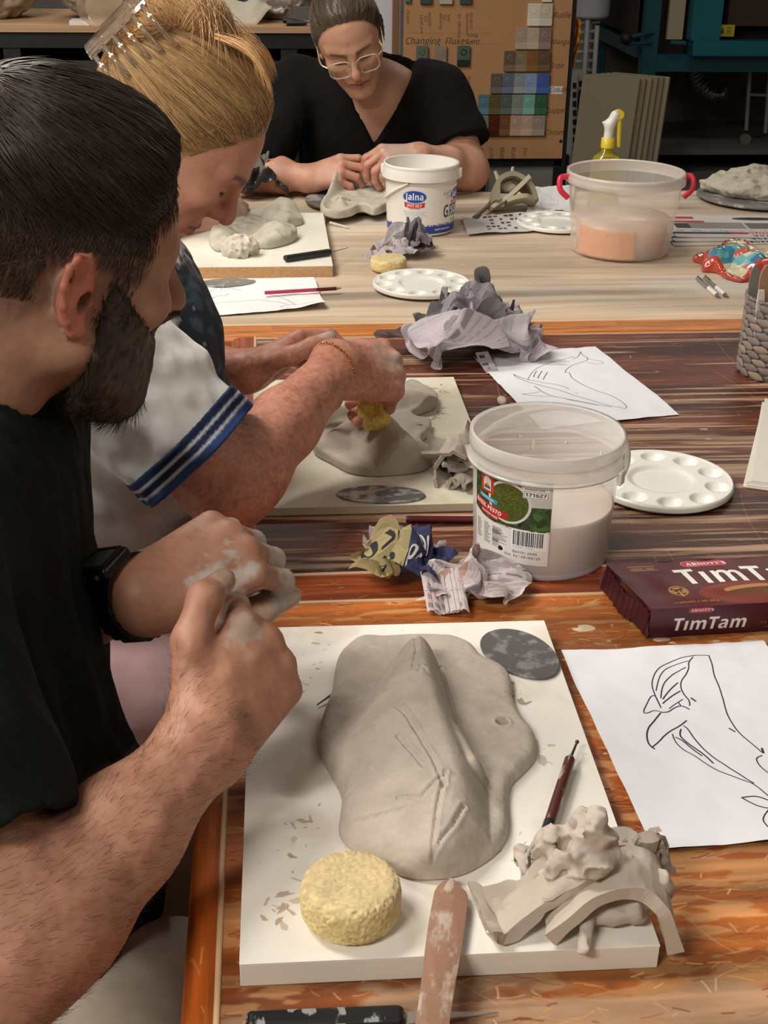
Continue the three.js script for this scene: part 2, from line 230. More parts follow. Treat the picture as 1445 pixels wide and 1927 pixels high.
const railTex = (base, hi, seed) => { const r = mulberry(seed), t = canvasTex(1024, 256, (x, w, h) => { perPixel(x, w, h, (i, j) => { const v = 1 + fbm(i / 120, j / 6, seed, 4) * 0.35; return [base[0] * v, base[1] * v, base[2] * v]; }); for (let k = 0; k < 170; k++) { x.strokeStyle = `rgba(${hi[0]},${hi[1]},${hi[2]},${0.2 + r() * 0.5})`; x.lineWidth = 1 + r() * 2; const px = r() * w, py = r() * h; x.beginPath(); x.moveTo(px, py); x.lineTo(px + (r() - 0.5) * 60, py + (r() - 0.5) * 26); x.stroke(); } }); t.wrapS = t.wrapT = THREE.RepeatWrapping; return t; };
function uvRail(g, alongX) { const p = g.attributes.position, uv = new Float32Array(p.count * 2); for (let i = 0; i < p.count; i++) { const u = alongX ? p.getX(i) : p.getZ(i), v = (alongX ? p.getZ(i) : p.getX(i)) - p.getY(i); uv[i * 2] = u / 0.6; uv[i * 2 + 1] = v / 0.15; } g.setAttribute('uv', new THREE.BufferAttribute(uv, 2)); return g; }
function workTable(label, kind, x0, x1, z0, z1, bands, ppm, railCol, railHi, lineCol, seed) {
  const t = thing('work_table', label, 'table', [0, 0, 0]);
  const [bl, br, bb, bf] = bands, X0 = x0 + bl, X1 = x1 - br, Z0 = z0 + bb, Z1 = z1 - bf, W = X1 - X0, D = Z1 - Z0;
  const tex = woodTex(Math.min(2048, Math.round(W * ppm)), Math.min(2048, Math.round(D * ppm)), Math.min(2048, Math.round(W * ppm)) / W, kind, seed);
  const top = box(W, 0.024, D, (X0 + X1) / 2, TT - 0.012, (Z0 + Z1) / 2); uvXZ(top, X0, Z0, W, D);
  part(t, 'top_panel', top, mat(0xffffff, kind === 'far' ? 0.62 : 0.42, { map: tex, bumpMap: tex, bumpScale: 0.0012 }));
  const rm = mat(0xffffff, kind === 'far' ? 0.42 : 0.32, { map: railTex(railCol, railHi, seed + 3) }), lm = mat(lineCol, 0.5);
  const edge = (a, b, out, w) => { if (w <= 0) return; const ax = Math.abs(out[1]) > 0.5, g = uvRail(railGeo(a, b, out, w, 0.03, 0.013), ax); part(t, 'edge_board', g, rm); const off = (k) => [[a[0] + out[0] * k, a[1] + out[1] * k], [b[0] + out[0] * k, b[1] + out[1] * k]]; const [p, q] = off(0.001); part(t, 'edge_bead', bar([p[0], TT - 0.0006, p[1]], [q[0], TT - 0.0006, q[1]], 0.0026, 0.0026, 6), lm); };
  edge([X0, z0], [X0, z1], [-1, 0], bl); edge([X1, z0], [X1, z1], [1, 0], br); edge([X0, Z0], [X1, Z0], [0, -1], bb); edge([X0, Z1], [X1, Z1], [0, 1], bf);
  for (const [a, b, c, d] of [[X0, X1, Z0 + 0.03, Z0 + 0.05], [X0, X1, Z1 - 0.05, Z1 - 0.03], [X0 + 0.01, X0 + 0.03, Z0, Z1], [X1 - 0.03, X1 - 0.01, Z0, Z1]]) part(t, 'apron', box(b - a, 0.08, d - c, (a + b) / 2, TT - 0.064, (c + d) / 2), rm);
  for (const X of [X0 + 0.05, X1 - 0.05]) for (const Z of [Z0 + 0.08, Z1 - 0.08]) part(t, 'leg', box(0.06, TT - 0.024, 0.06, X, (TT - 0.024) / 2, Z, 0.006), rm);
  return t;
}
workTable('work table with scratched orange varnish and a bare patch, under the biscuit packet', 'near', -0.074, 1.5, -1.236, -0.25, [0.026, 0.04, 0.012, 0.04], 1350, [170, 84, 30], [232, 180, 120], 0xd8b48c, 11);
workTable('work table with worn dark red-brown varnish, under the pesto bucket', 'mid', -0.068, 1.5, -2.126, -1.239, [0.042, 0.04, 0.012, 0.05], 1350, [140, 68, 34], [210, 160, 120], 0xc9a587, 23);
workTable('pale bare timber work table in front of the woman in black', 'far', -0.42, 1.75, -3.25, -2.129, [0.04, 0.04, 0.03, 0.062], 900, [186, 112, 50], [220, 170, 120], 0xe2c6a2, 37);

// ---------- people: heads, hands, hair ----------
// head field in its own axes: z towards the face, y up, x to the person's left; origin between the ear canals
function headField(o = {}) {
  const jw = o.jaw ?? 1, ns = o.nose ?? 1, list = [];
  const A = (f, k) => list.push([f, k]);
  A(ell([0, 0.036, -0.014], [0.0745, 0.091, 0.098]), 0.0);
  A(ell([0, 0.03, 0.03], [0.066, 0.074, 0.062]), 0.03);
  A(ell([0, -0.03, 0.04], [0.058 * jw, 0.078, 0.05]), 0.03);
  for (const s of [-1, 1]) {
    A(cone([s * 0.052 * jw, -0.05, 0.008], [s * 0.018, -0.1, 0.07], 0.021, 0.016), 0.022);
    A(ell([s * 0.042, -0.012, 0.07], [0.021, 0.016, 0.018]), 0.02);
    A(cone([s * 0.012, 0.03, 0.089], [s * 0.045, 0.031, 0.07], 0.0095, 0.009), 0.016);
  }
  A(ell([0, -0.1, 0.077], [0.021, 0.017, 0.017]), 0.018);
  A(ell([0, -0.055, 0.08], [0.03, 0.026, 0.016]), 0.014);
  const base = union(list, 0.01);
  const eyesock = [-1, 1].map((s) => ell([s * 0.031, 0.009, 0.099], [0.017, 0.0105, 0.014]));
  const balls = [-1, 1].map((s) => ell([s * 0.0305, 0.0075, 0.0765], [0.0145, 0.0118, 0.0125]));
  const lidCrease = [-1, 1].map((s) => cone([s * 0.018, 0.015, 0.09], [s * 0.043, 0.0145, 0.082], 0.0013));
  const lidLine = [-1, 1].map((s) => cone([s * 0.019, 0.0015, 0.0895], [s * 0.042, 0.0025, 0.083], 0.0012));
  const nose = union([cone([0, 0.024, 0.09], [0, -0.012, 0.107 + 0.006 * ns], 0.0075, 0.0088), [ell([0, -0.022, 0.108 + 0.007 * ns], [0.0125 * ns, 0.0105, 0.0115]), 0.012], [ell([0.0125 * ns, -0.0255, 0.1], [0.0078, 0.008, 0.0105]), 0.008], [ell([-0.0125 * ns, -0.0255, 0.1], [0.0078, 0.008, 0.0105]), 0.008]], 0.008);
  const nostril = [-1, 1].map((s) => ell([s * 0.0078, -0.033, 0.106], [0.0036, 0.0035, 0.005]));
  const lipU = union([cone([-0.021, -0.0585, 0.087], [0, -0.0545, 0.0965], 0.0035, 0.0058), cone([0.021, -0.0585, 0.087], [0, -0.0545, 0.0965], 0.0035, 0.0058)], 0.003), lipL = union([cone([-0.017, -0.0655, 0.087], [0, -0.0675, 0.0945], 0.004, 0.0068), cone([0.017, -0.0655, 0.087], [0, -0.0675, 0.0945], 0.004, 0.0068)], 0.003);
  const mouthLine = union([cone([-0.025, -0.0605, 0.092], [0, -0.0605, 0.103], 0.0016), cone([0.025, -0.0605, 0.092], [0, -0.0605, 0.103], 0.0016)], 0.001);
  const philtrum = cone([0, -0.038, 0.102], [0, -0.049, 0.104], 0.003);
  const es = o.ear ?? 1, ears = [-1, 1].map((s) => {
    const pt = ([u, v]) => [s * (0.0735 + (-u) * 0.5 * es + 0.002 + Math.max(0, v) * 0.08), (v * 1.02 - 0.002 + u * 0.12) * es, -0.004 + (u - v * 0.16) * es];
    const hx = [[0.007, 0.002], [0.0125, 0.012], [0.0115, 0.022], [0.005, 0.0305], [-0.006, 0.0325], [-0.0145, 0.026], [-0.018, 0.012], [-0.0165, -0.004], [-0.011, -0.018], [-0.005, -0.028]].map(pt), ah = [[-0.006, 0.02], [-0.0105, 0.008], [-0.0095, -0.006], [-0.003, -0.014]].map(pt);
    const L = [];
    for (let i = 0; i < hx.length - 1; i++) L.push(cone(hx[i], hx[i + 1], 0.0031 * es, 0.0031 * es));
    const helix = union(L, 0.003), anti = union(ah.slice(1).map((p, i) => cone(ah[i], p, 0.0034, 0.0034)), 0.003);
    const plate = ell(add(pt([-0.004, 0.003]), [-s * 0.0025, 0, 0]), [0.0042, 0.0275 * es, 0.0135 * es]), lobe = ell(pt([0.001, -0.0265]), [0.0042, 0.0085, 0.0075]), back = ell([s * 0.07, -0.001, -0.008], [0.012, 0.022, 0.011]);
    const tragus = ell(pt([0.0095, -0.005]), [0.0045, 0.0065, 0.0045]), hollow = ell(add(pt([0.002, -0.003]), [s * 0.0015, 0, 0]), [0.0085, 0.0085, 0.0068]), scapha = ell(add(pt([-0.001, 0.021]), [s * 0.004, 0, 0]), [0.004, 0.005, 0.0045]);
    const sum = union([helix, [plate, 0.004], [back, 0.01], [anti, 0.003], [lobe, 0.007]], 0.003);
    const e = (x, y, z) => smin(smax(smax(sum(x, y, z), -hollow(x, y, z), 0.003), -scapha(x, y, z), 0.003), tragus(x, y, z), 0.003);
    return bounded(e, [s * 0.083, 0, -0.006], 0.045);
  });
  const neck = o.noNeck ? null : cone([0, -0.05, -0.022], o.neckTo ?? [0, -0.19, -0.05], o.neckR ?? 0.056, (o.neckR ?? 0.056) * 1.06);
  const f = (x, y, z) => {
    let d = base(x, y, z);
    if (z > 0.05) {
      for (const e of eyesock) d = smax(d, -e(x, y, z), 0.014);
      for (const e of balls) d = smin(d, e(x, y, z), 0.003);
      d = smin(d, nose(x, y, z), 0.012);
      for (const e of nostril) d = smax(d, -e(x, y, z), 0.003);
      d = smin(d, lipU(x, y, z), 0.004); d = smin(d, lipL(x, y, z), 0.004);
      d = smax(d, -mouthLine(x, y, z), 0.003); d = smax(d, -philtrum(x, y, z), 0.004);
      for (const e of lidCrease) d = smax(d, -e(x, y, z), 0.0015); for (const e of lidLine) d = smax(d, -e(x, y, z), 0.001);
    }
    for (const e of ears) d = smin(d, e(x, y, z), 0.004);
    if (neck) d = smin(d, neck(x, y, z), 0.022);
    return d;
  };
  return { f, base, lipU, lipL, mouthLine, lidLine, balls, neck };
}
function headBasis(F, U) { const f = norm(F), l = norm(cross(U, f)), u = cross(f, l); return [l, u, f]; }
function headMatrix(pos, F, U, s = 1) { const [l, u, f] = headBasis(F, U); const m = new THREE.Matrix4().makeBasis(V(l).multiplyScalar(s), V(u).multiplyScalar(s), V(f).multiplyScalar(s)); m.setPosition(...pos); return m; }
const toLocal = (m, p) => { const v = V(p).applyMatrix4(m.clone().invert()); return [v.x, v.y, v.z]; };

// skin colour in head axes
function skinFace(H, tone, o = {}) {
  return (x, y, z, n) => {
    let c = mix3(tone.base, tone.red, 0.28 * sstep(0.03, 0.0, Math.hypot(Math.abs(x) - 0.042, y + 0.018, z - 0.075)) + 0.4 * sstep(0.022, 0.0, Math.hypot(x, y + 0.022, z - 0.115)));
    c = mix3(c, tone.red, (o.earRed ?? 0.5) * sstep(0.07, 0.079, Math.abs(x)) * sstep(0.05, 0.03, Math.abs(y)) * sstep(0.04, 0.025, Math.abs(z + 0.006)));
    const fr = noise(x * 420, y * 420, z * 420) * 0.05 + fbm(x * 60, y * 60, z * 60, 3) * 0.16; c = [c[0] * (1 + fr), c[1] * (1 + fr * 1.25), c[2] * (1 + fr * 1.3)];
    const lip = Math.min(H.lipU(x, y, z), H.lipL(x, y, z)); c = mix3(c, tone.lip, sstep(0.0022, -0.0003, lip) * 0.85 * (z > 0.07 ? 1 : 0));
    if (H.mouthLine(x, y, z) < 0.0022 && z > 0.08) c = mix3(c, [0.09, 0.03, 0.025], 0.7);
    const brow = Math.max(Math.abs(y - (0.0275 + (o.arch ?? 0.006) * Math.sin(clamp((Math.abs(x) - 0.012) / 0.045) * 2.6))) - 0.0042 * (1.2 - clamp((Math.abs(x) - 0.02) / 0.045)), 0.011 - Math.abs(x), Math.abs(x) - 0.05);
    if (z > 0.05) c = mix3(c, tone.brow, sstep(0.0022, -0.001, brow + noise(x * 900, y * 300, 2) * 0.0012) * 0.9);
    if (z > 0.05) for (const L of H.lidLine) c = mix3(c, [0.03, 0.02, 0.016], sstep(0.0036, 0.0012, L(x, y, z)));
    if (o.extra) c = o.extra(x, y, z, c, n);
    return c;
  };
}

// hands: side +1 right, -1 left; fingers index..little with [mcp, pip, dip] flexion in degrees, spread in degrees, thumb as three local directions (forward, dorsal, thumb side)
function handField(o) {
  const s = o.scale ?? 1, X = norm(o.fwd), Yr = o.dorsal, Z = norm(cross(X, Yr)), Y = cross(Z, X), T = o.side > 0 ? [-Z[0], -Z[1], -Z[2]] : Z, W = o.wrist;
  const L = (x, y, t) => add(add(add(W, X, x * s), Y, y * s), T, t * s), fat = (o.fat ?? 1) * s;
  const D = (v) => norm(add(add([X[0] * v[0], X[1] * v[0], X[2] * v[0]], Y, v[1]), T, v[2]));
  const mcp = [[0.088, 0.001, 0.027], [0.091, 0.004, 0.006], [0.086, 0.002, -0.0145], [0.077, -0.003, -0.0325]], rr = [0.0098, 0.0101, 0.0096, 0.0086], ls = [[0.043, 0.026, 0.022], [0.047, 0.03, 0.023], [0.043, 0.028, 0.022], [0.034, 0.021, 0.02]];
  const palm = [], pts = [W];
  const ws = [[0.0, 0.0, 0.014], [0.0, 0.001, 0.005], [0.0, 0.0, -0.005], [0.0, -0.001, -0.014]];
  mcp.forEach((m, i) => palm.push([cone(L(...ws[i]), L(m[0], m[1] - 0.001, m[2]), 0.018 * fat, 0.0118 * fat), 0.012 * s]));
  palm.push([cone(L(0.02, -0.012, 0.018), L(0.06, -0.012, 0.022), 0.014 * fat, 0.011 * fat), 0.014 * s], [cone(L(0.02, -0.012, -0.018), L(0.06, -0.011, -0.022), 0.014 * fat, 0.011 * fat), 0.014 * s]);
  const fingers = [], nails = [], joints = [];
  mcp.forEach((m, i) => {
    const [a, b, c] = o.curl[i].map((d) => d * Math.PI / 180), sp = (o.spread?.[i] ?? [4, 0, -4, -9][i]) * Math.PI / 180;
    let p = L(...m), ang = 0; const chain = [], r = rr[i] * fat;
    [a, b, c].forEach((q, k) => { ang += q; const d = D([Math.cos(ang) * Math.cos(sp), -Math.sin(ang), Math.sin(sp) * Math.cos(ang * 0.5)]), e = add(p, d, ls[i][k] * s); chain.push(cone(p, e, r * [1.06, 0.98, 0.9][k], r * [0.96, 0.9, 0.78][k])); if (k === 1) joints.push([p, r]); pts.push(e); if (k === 2) { const up = D([Math.sin(ang), Math.cos(ang), 0]); nails.push([add(add(p, d, ls[i][k] * s * 0.72), up, r * 0.8), up, r, d]); } p = e; });
    fingers.push(union(chain, 0.004 * s));
  });
  const tb = o.thumb ?? [[0.72, -0.25, 0.6], [0.85, -0.3, 0.35], [0.95, -0.3, 0.1]], tl = [0.046, 0.034, 0.028], tr = [[0.0155, 0.0125], [0.0122, 0.0112], [0.0112, 0.0088]];
  let p = L(0.02, -0.008, 0.02); const chain = [];
  tb.forEach((v, k) => { const d = D(v), e = add(p, d, tl[k] * s); chain.push(cone(p, e, tr[k][0] * fat, tr[k][1] * fat)); if (k === 2) { const up0 = o.thumbUp ? D(o.thumbUp) : T, up = norm(sub(up0, [d[0] * dot(up0, d), d[1] * dot(up0, d), d[2] * dot(up0, d)])); nails.push([add(add(p, d, tl[k] * s * 0.75), up, 0.0088 * s), up, 0.0105 * s, d]); } p = e; pts.push(e); });
  const th = union(chain, 0.006 * s), web = cone(L(0.045, -0.008, 0.024), add(L(0.02, -0.008, 0.02), D(tb[0]), 0.04 * s), 0.009 * fat, 0.008 * fat), pf = union(palm, 0.012 * s);
  const f = (x, y, z) => { let d = pf(x, y, z); d = smin(d, web(x, y, z), 0.016 * s); for (const g of fingers) d = smin(d, g(x, y, z), 0.0045 * s); return smin(d, th(x, y, z), 0.007 * s); };
  const hc = L(0.07, -0.02, 0), hr = Math.max(...pts.map((q) => len(sub(q, hc)))) + 0.03;
  return { f: bounded(f, hc, hr), pts, nails, joints, L, X, Y, T };
}
// skin colour on arms and hands; clay: [[centre, radius, strength]...]
function skinArm(tone, hands, clay = [], o = {}) {
  return (x, y, z, n) => {
    const fr = noise(x * 380, y * 380, z * 380) * (o.freckle ?? 0.08) + fbm(x * 45, y * 45, z * 45, 3) * 0.22; let c = mix3(tone.base, tone.red, o.red ?? 0.15);
    for (const h of hands) { for (const [p, r] of h.joints) c = mix3(c, tone.red, 0.6 * sstep(r * 2.2, r * 0.8, Math.hypot(x - p[0], y - p[1], z - p[2]))); }
    if (o.freckle > 0.15) { const k = sstep(0.3, 0.62, noise(x * 300, y * 300, z * 300) + 0.35 * noise(x * 110, y * 110, z * 110)); c = mix3(c, [tone.base[0] * 0.62, tone.base[1] * 0.42, tone.base[2] * 0.36], k * 0.5); }
    c = [c[0] * (1 + fr), c[1] * (1 + fr * 1.2), c[2] * (1 + fr * 1.2)];
    for (const h of hands) for (const [p, up, r, d] of h.nails) { const q = sub([x, y, z], p), a = dot(q, d) / (r * 0.95), w = cross(up, d), b = dot(q, w) / (r * 0.72); if (Math.hypot(a, b) < 1 && dot(n, up) > 0.2 && Math.abs(dot(q, up)) < r) c = mix3(c, tone.nail ?? [0.62, 0.4, 0.34], 0.75); }
    for (const [p, r, k] of clay) { const d = Math.hypot(x - p[0], y - p[1], z - p[2]) / r; if (d < 1.3) { const m = sstep(0.08, -0.1, d - 0.75 + fbm(x * 95, y * 95, z * 95, 4) * 0.85 + noise(x * 300, y * 60, z * 300) * 0.12); c = mix3(c, [0.5, 0.44, 0.38], m * k); } }
    if (o.extra) c = o.extra(x, y, z, c, n);
    return c;
  };
}
// strand lying along a field: keeps off the surface by off(t)
function lay(f, p, dir, L, seg, off, bend) {
  const out = [p], step = L / seg, e = 0.0012; let q = p, d = dir;
  for (let i = 0; i < seg; i++) {
    if (bend) d = bend(q, d, i / seg);
    q = add(q, d, step); const v = f(...q), g = norm([f(q[0] + e, q[1], q[2]) - v, f(q[0], q[1] + e, q[2]) - v, f(q[0], q[1], q[2] + e) - v]);
    q = add(q, g, off((i + 1) / seg) - v); d = norm(sub(d, [g[0] * dot(d, g), g[1] * dot(d, g), g[2] * dot(d, g)])); out.push(q);
  }
  return out;
}
const tangent = (v, n) => norm(sub(v, [n[0] * dot(v, n), n[1] * dot(v, n), n[2] * dot(v, n)]));
const skinM = new THREE.MeshPhysicalMaterial({ color: 0xffffff, vertexColors: true, roughness: 0.52, sheen: 0.25, sheenColor: new THREE.Color(0.9, 0.5, 0.4), sheenRoughness: 0.5 });
const pores = (k) => (x, y, z) => noise(x * 500, y * 500, z * 500) * 0.00012 * k + noise(x * 190, y * 190, z * 190) * 0.0002 * k;
const clothM = (rough = 0.85, sheen = 0.3, col = [1, 1, 1]) => new THREE.MeshPhysicalMaterial({ color: 0xffffff, vertexColors: true, roughness: rough, sheen, sheenColor: new THREE.Color(...col), sheenRoughness: 0.6, specularIntensity: 0.35, side: THREE.DoubleSide });

// piecewise hairline: how far forward (z) hair reaches at height y; > 0 inside
const hairline = (tab) => (x, y, z) => { let zl = tab[0][1]; for (let i = 0; i < tab.length - 1; i++) { const [y0, z0] = tab[i], [y1, z1] = tab[i + 1]; if (y <= y0 && y >= y1) zl = lerp(z0, z1, (y0 - y) / (y0 - y1)); } const L = tab[tab.length - 1]; if (y > tab[0][0]) return Math.min(0.05, (y - tab[0][0]) + Math.max(0, tab[0][1] - z)); if (y < L[0]) return -0.05; return Math.min(zl - z, y - L[0]); };

// ---------- the man in the dark polo shirt ----------
{
  const g = thing('person', 'bearded person in a dark green polo shirt with a black watch, hands pinched together', 'person', [0, 0, 0]);
  const tone = { base: [0.41, 0.218, 0.14], red: [0.62, 0.2, 0.13], lip: [0.4, 0.13, 0.1], brow: [0.035, 0.022, 0.016], nail: [0.6, 0.38, 0.28] };
  const pos = [-0.1785, 1.1597, -1.0624], M = headMatrix(pos, [0.82, -0.27, -0.5], [0.25, 0.95, 0.03], 1.03), H = headField({ jaw: 1.06, nose: 1.25, neckTo: [0, -0.2, -0.075], neckR: 0.06, ear: 0.95 });
  const CR = [0.012, 0.122, -0.062];
  // where hair grows: scalp with a faded side, and the beard
  const scalp = hairline([[0.094, 0.076], [0.078, 0.068], [0.05, 0.04], [0.02, 0.032], [0.0, 0.024], [-0.02, -0.02], [-0.05, -0.05], [-0.06, -0.06]]);
  const beardA = (x, y, z) => { const ax = Math.abs(x), side = y < 0.02 - sstep(0.03, 0.06, z) * 0.035 - sstep(0.055, 0.085, z) * 0.012, b = sstep(0.012, 0.03, z) * (side ? 1 : 0) * sstep(-0.155, -0.12, y); const clear = sstep(0.0, 0.012, Math.hypot(x / 1.3, y + 0.061, (z - 0.095) / 2) - 0.013); const cheek = sstep(-0.004, 0.012, (z - 0.045) * 0.9 - (-y - 0.03) * 1.0 - 0.018) * sstep(0.02, 0.03, ax) * sstep(-0.05, -0.035, y); return b * clear * (1 - cheek); };
  const F = skinFace(H, tone, { earRed: 0.85, extra: (x, y, z, c) => { const sc = scalp(x, y, z), ear = Math.hypot(Math.abs(x) - 0.083, y, z + 0.006); const hair = sstep(-0.012, 0.02, sc) * (Math.abs(x) > 0.0775 ? 0 : 1), b = beardA(x, y, z), nape = 0.45 * sstep(-0.1, -0.05, y) * sstep(0.0, -0.03, z); c = mix3(c, [0.075, 0.045, 0.032], hair * lerp(0.6, 0.95, sstep(0.03, 0.06, y)) * (0.85 + 0.3 * noise(x * 300, y * 120, z * 300))); c = mix3(c, [0.045, 0.028, 0.02], b * 0.82); return c; } });
  const head = nets(H.f, [-0.11, -0.24, -0.15], [0.11, 0.15, 0.15], 0.003, F, pores(1));
  const hairRnd = mulberry(31), list = [];
  const hairTop = (p) => sstep(0.04, 0.09, p[1] - 0.25 * Math.max(0, -p[2] - 0.05));
  // solid under-layer of the hair
  const cap = (x, y, z) => { const d = H.base(x, y, z); if (d > 0.05) return d - 0.02; const s = scalp(x, y, z), t = hairTop([x, y, z]); const b = Math.min(s, y - 0.036 + 0.55 * Math.max(0, -z - 0.02)), th = lerp(0.0008, 0.017, t) * sstep(0.0, 0.034, b) + noise(x * 120, y * 60, z * 40) * 0.0015 * t; return Math.max(d - th, -b); };
  const capG = nets(cap, [-0.1, -0.06, -0.14], [0.1, 0.16, 0.12], 0.003, (x, y, z) => { const k = 1 + fbm(x * 80, y * 40, z * 40, 3) * 0.8, q = hairTop([x, y, z]); return mix3([0.085, 0.047, 0.032], [0.026, 0.0165, 0.012], sstep(0, 0.45, q)).map((v) => v * k); });
  const sc = scatter(capG, 8200, hairRnd, (p, n) => n[1] > -0.5);
  for (const [p, n] of sc) {
    const t = hairTop(p), away = sub(p, CR), sw = cross(n, norm(away)), dir = tangent(add(add(norm(away), [0, -0.15, 0.75 * t]), sw, 0.35 * (1 - sstep(0.02, 0.07, len(away)))), n), L = lerp(0.012, 0.05, t) * (0.7 + hairRnd() * 0.6) * lerp(1, 0.62, sstep(0.02, 0.075, p[2]));
    const jit = [hairRnd() - 0.5, hairRnd() - 0.5, hairRnd() - 0.5]; const d = norm(add(dir, jit, 0.32)), lift = 0.0005 + hairRnd() * 0.003 * t + 0.0006;
    list.push({ p: lay(cap, p, d, L, 6, (q) => lift * (0.4 + q)), r: 0.00042 + 0.0002 * t, k: hairRnd() + (1 - t) * 0.5 });
  }
  // fine fade at the sides and nape, then the beard
  for (const [p, n] of scatter(head, 7000, hairRnd, (p) => { const s = scalp(...p); return s > -0.006 - hairRnd() * 0.012 && p[1] < 0.075 && Math.abs(p[0]) < 0.078 && Math.hypot(Math.abs(p[0]) - 0.083, p[1], p[2] + 0.006) > 0.034; })) list.push({ p: lay(H.base, p, norm(add(tangent([0, -1, -0.25], n), n, 0.4)), 0.008 + hairRnd() * 0.01, 3, (q) => 0.0008 + q * 0.0012), r: 0.0003, k: 0.6 + hairRnd() });
  const hairG = merge([capG, strands(list, (i, s) => { const k = 0.55 + s.k * 1.1; return [0.04 * k, 0.026 * k, 0.018 * k]; })]);
  const beard = []; const bf = H.f;
  for (const [p, n] of scatter(head, 7000, hairRnd, (p) => beardA(...p) > 0.06 + hairRnd() * 0.5)) {
    const chin = sstep(-0.02, -0.09, p[1]), L = (0.008 + 0.02 * chin) * (0.6 + hairRnd() * 0.7), q = [p, add(add(p, norm(add(tangent([0, -1, 0.15], n), n, 0.55)), L * 0.5), [(hairRnd() - 0.5), (hairRnd() - 0.5), (hairRnd() - 0.5)], 0.003)];
    q.push(add(add(q[1], norm(add(tangent([0, -1, -0.1], n), n, 0.1)), L * 0.5), [(hairRnd() - 0.5), (hairRnd() - 0.5), (hairRnd() - 0.5)], 0.005)); beard.push({ p: q, r: 0.00036, k: hairRnd() });
  }
  const beardVol = (x, y, z) => { const d0 = H.f(x, y, z); if (Math.abs(d0) > 0.03) return d0; const b = beardA(x, y, z); return d0 - b * (0.002 + 0.011 * sstep(-0.02, -0.085, y)) + (b < 0.3 ? 0.004 : 0) + noise(x * 260, y * 160, z * 260) * 0.0016; };
  const beardG = merge([nets(beardVol, [-0.09, -0.16, 0.0], [0.09, 0.02, 0.14], 0.003, (x, y, z) => { const k = 0.8 + fbm(x * 150, y * 80, z * 150, 3); return [0.035 * k, 0.021 * k, 0.0145 * k]; }), strands(beard, (i, s) => { const k = 0.5 + s.k * 1.2; return [0.05 * k, 0.03 * k, 0.02 * k]; })]);
  for (const q of [head, hairG, beardG]) q.applyMatrix4(M);
  // arms and hands
  const eR = [-0.1845, 0.7962, -0.669], wR = [-0.0579, 0.8506, -0.8233], sR = [-0.275, 1.0, -0.83], eL = [-0.25, 0.81, -1.11], wL = [-0.116, 0.8806, -0.9993], sL = [-0.25, 1.0, -1.19];
  const hR = handField({ wrist: wR, fwd: sub([-0.0074, 0.8924, -0.9004], [-0.0578, 0.8542, -0.825]), dorsal: [0.35, 0.35, 0.87], side: 1, scale: 1.06, fat: 1.1, curl: [[52, 78, 40], [62, 82, 45], [68, 84, 45], [70, 80, 45]], spread: [2, 0, -3, -6], thumb: [[0.7, 0.1, 0.7], [0.95, 0.0, 0.3], [0.93, -0.3, -0.25]], thumbUp: [0.2, 0.9, 0.5] });
  const hL = handField({ wrist: wL, fwd: [0.9, 0.3, -0.32], dorsal: [-0.2, 0.72, 0.66], side: -1, scale: 1.06, fat: 1.06, curl: [[58, 62, 30], [62, 58, 30], [62, 56, 28], [60, 55, 25]], spread: [2, 0, -2, -5], thumb: [[0.8, -0.5, 0.35], [0.9, -0.45, 0.1], [0.95, -0.3, -0.1]], thumbUp: [0, 0.5, 0.8] });
  const mid = (a, b, t) => mix3(a, b, t);
  const armR = union([hR.f, [cone(wR, mid(wR, eR, 0.45), 0.0285, 0.041), 0.02], [cone(mid(wR, eR, 0.45), mid(wR, eR, 0.8), 0.041, 0.05), 0.02], [cone(mid(wR, eR, 0.8), eR, 0.05, 0.043), 0.02], [cone(eR, mid(eR, sR, 0.5), 0.044, 0.05), 0.03]], 0.01);
  const armL = union([hL.f, [cone(wL, mid(wL, eL, 0.5), 0.0285, 0.041), 0.02], [cone(mid(wL, eL, 0.5), eL, 0.041, 0.043), 0.02], [cone(eL, mid(eL, sL, 0.5), 0.042, 0.05), 0.03]], 0.01);
  const clayR = [[hR.joints[0][0], 0.022, 0.75], [hR.joints[1][0], 0.018, 0.6], [hR.joints[3][0], 0.02, 0.6], [hR.L(0.08, 0.012, 0.03), 0.02, 0.55], [hR.pts[hR.pts.length - 1], 0.02, 0.5]], clayL = [[hL.L(0.06, 0.01, 0.03), 0.035, 0.85], [hL.joints[0][0], 0.032, 0.85], [hL.joints[1][0], 0.035, 0.85], [hL.joints[2][0], 0.03, 0.8], [hL.joints[3][0], 0.03, 0.8], [hL.pts[3], 0.03, 0.8], [hL.pts[6], 0.03, 0.8], [hL.L(0.05, -0.02, 0.05), 0.035, 0.35], [hL.pts[hL.pts.length - 2], 0.03, 0.5]];
  const [loR, hiR] = boundsOf([eR, mid(eR, sR, 0.5), ...hR.pts], 0.06), [loL, hiL] = boundsOf([eL, mid(eL, sL, 0.5), ...hL.pts], 0.06);
  const veins = (x, y, z) => noise(x * 60, y * 60, z * 60) * 0.0016 + pores(1.4)(x, y, z);
  const gR = nets(armR, loR, hiR, 0.0034, skinArm(tone, [hR], clayR, { red: 0.2 }), veins), gL = nets(armL, loL, hiL, 0.0034, skinArm(tone, [hL], clayL, { red: 0.2 }), veins);
  const body = part(g, 'body', merge([head, gR, gL]), skinM);
  part(g, 'hair', hairG, mat(0xffffff, 0.38, { vertexColors: true }), 'short dark brown hair, faded at the sides');
  part(g, 'beard', beardG, mat(0xffffff, 0.5, { vertexColors: true }), 'full dark brown beard');
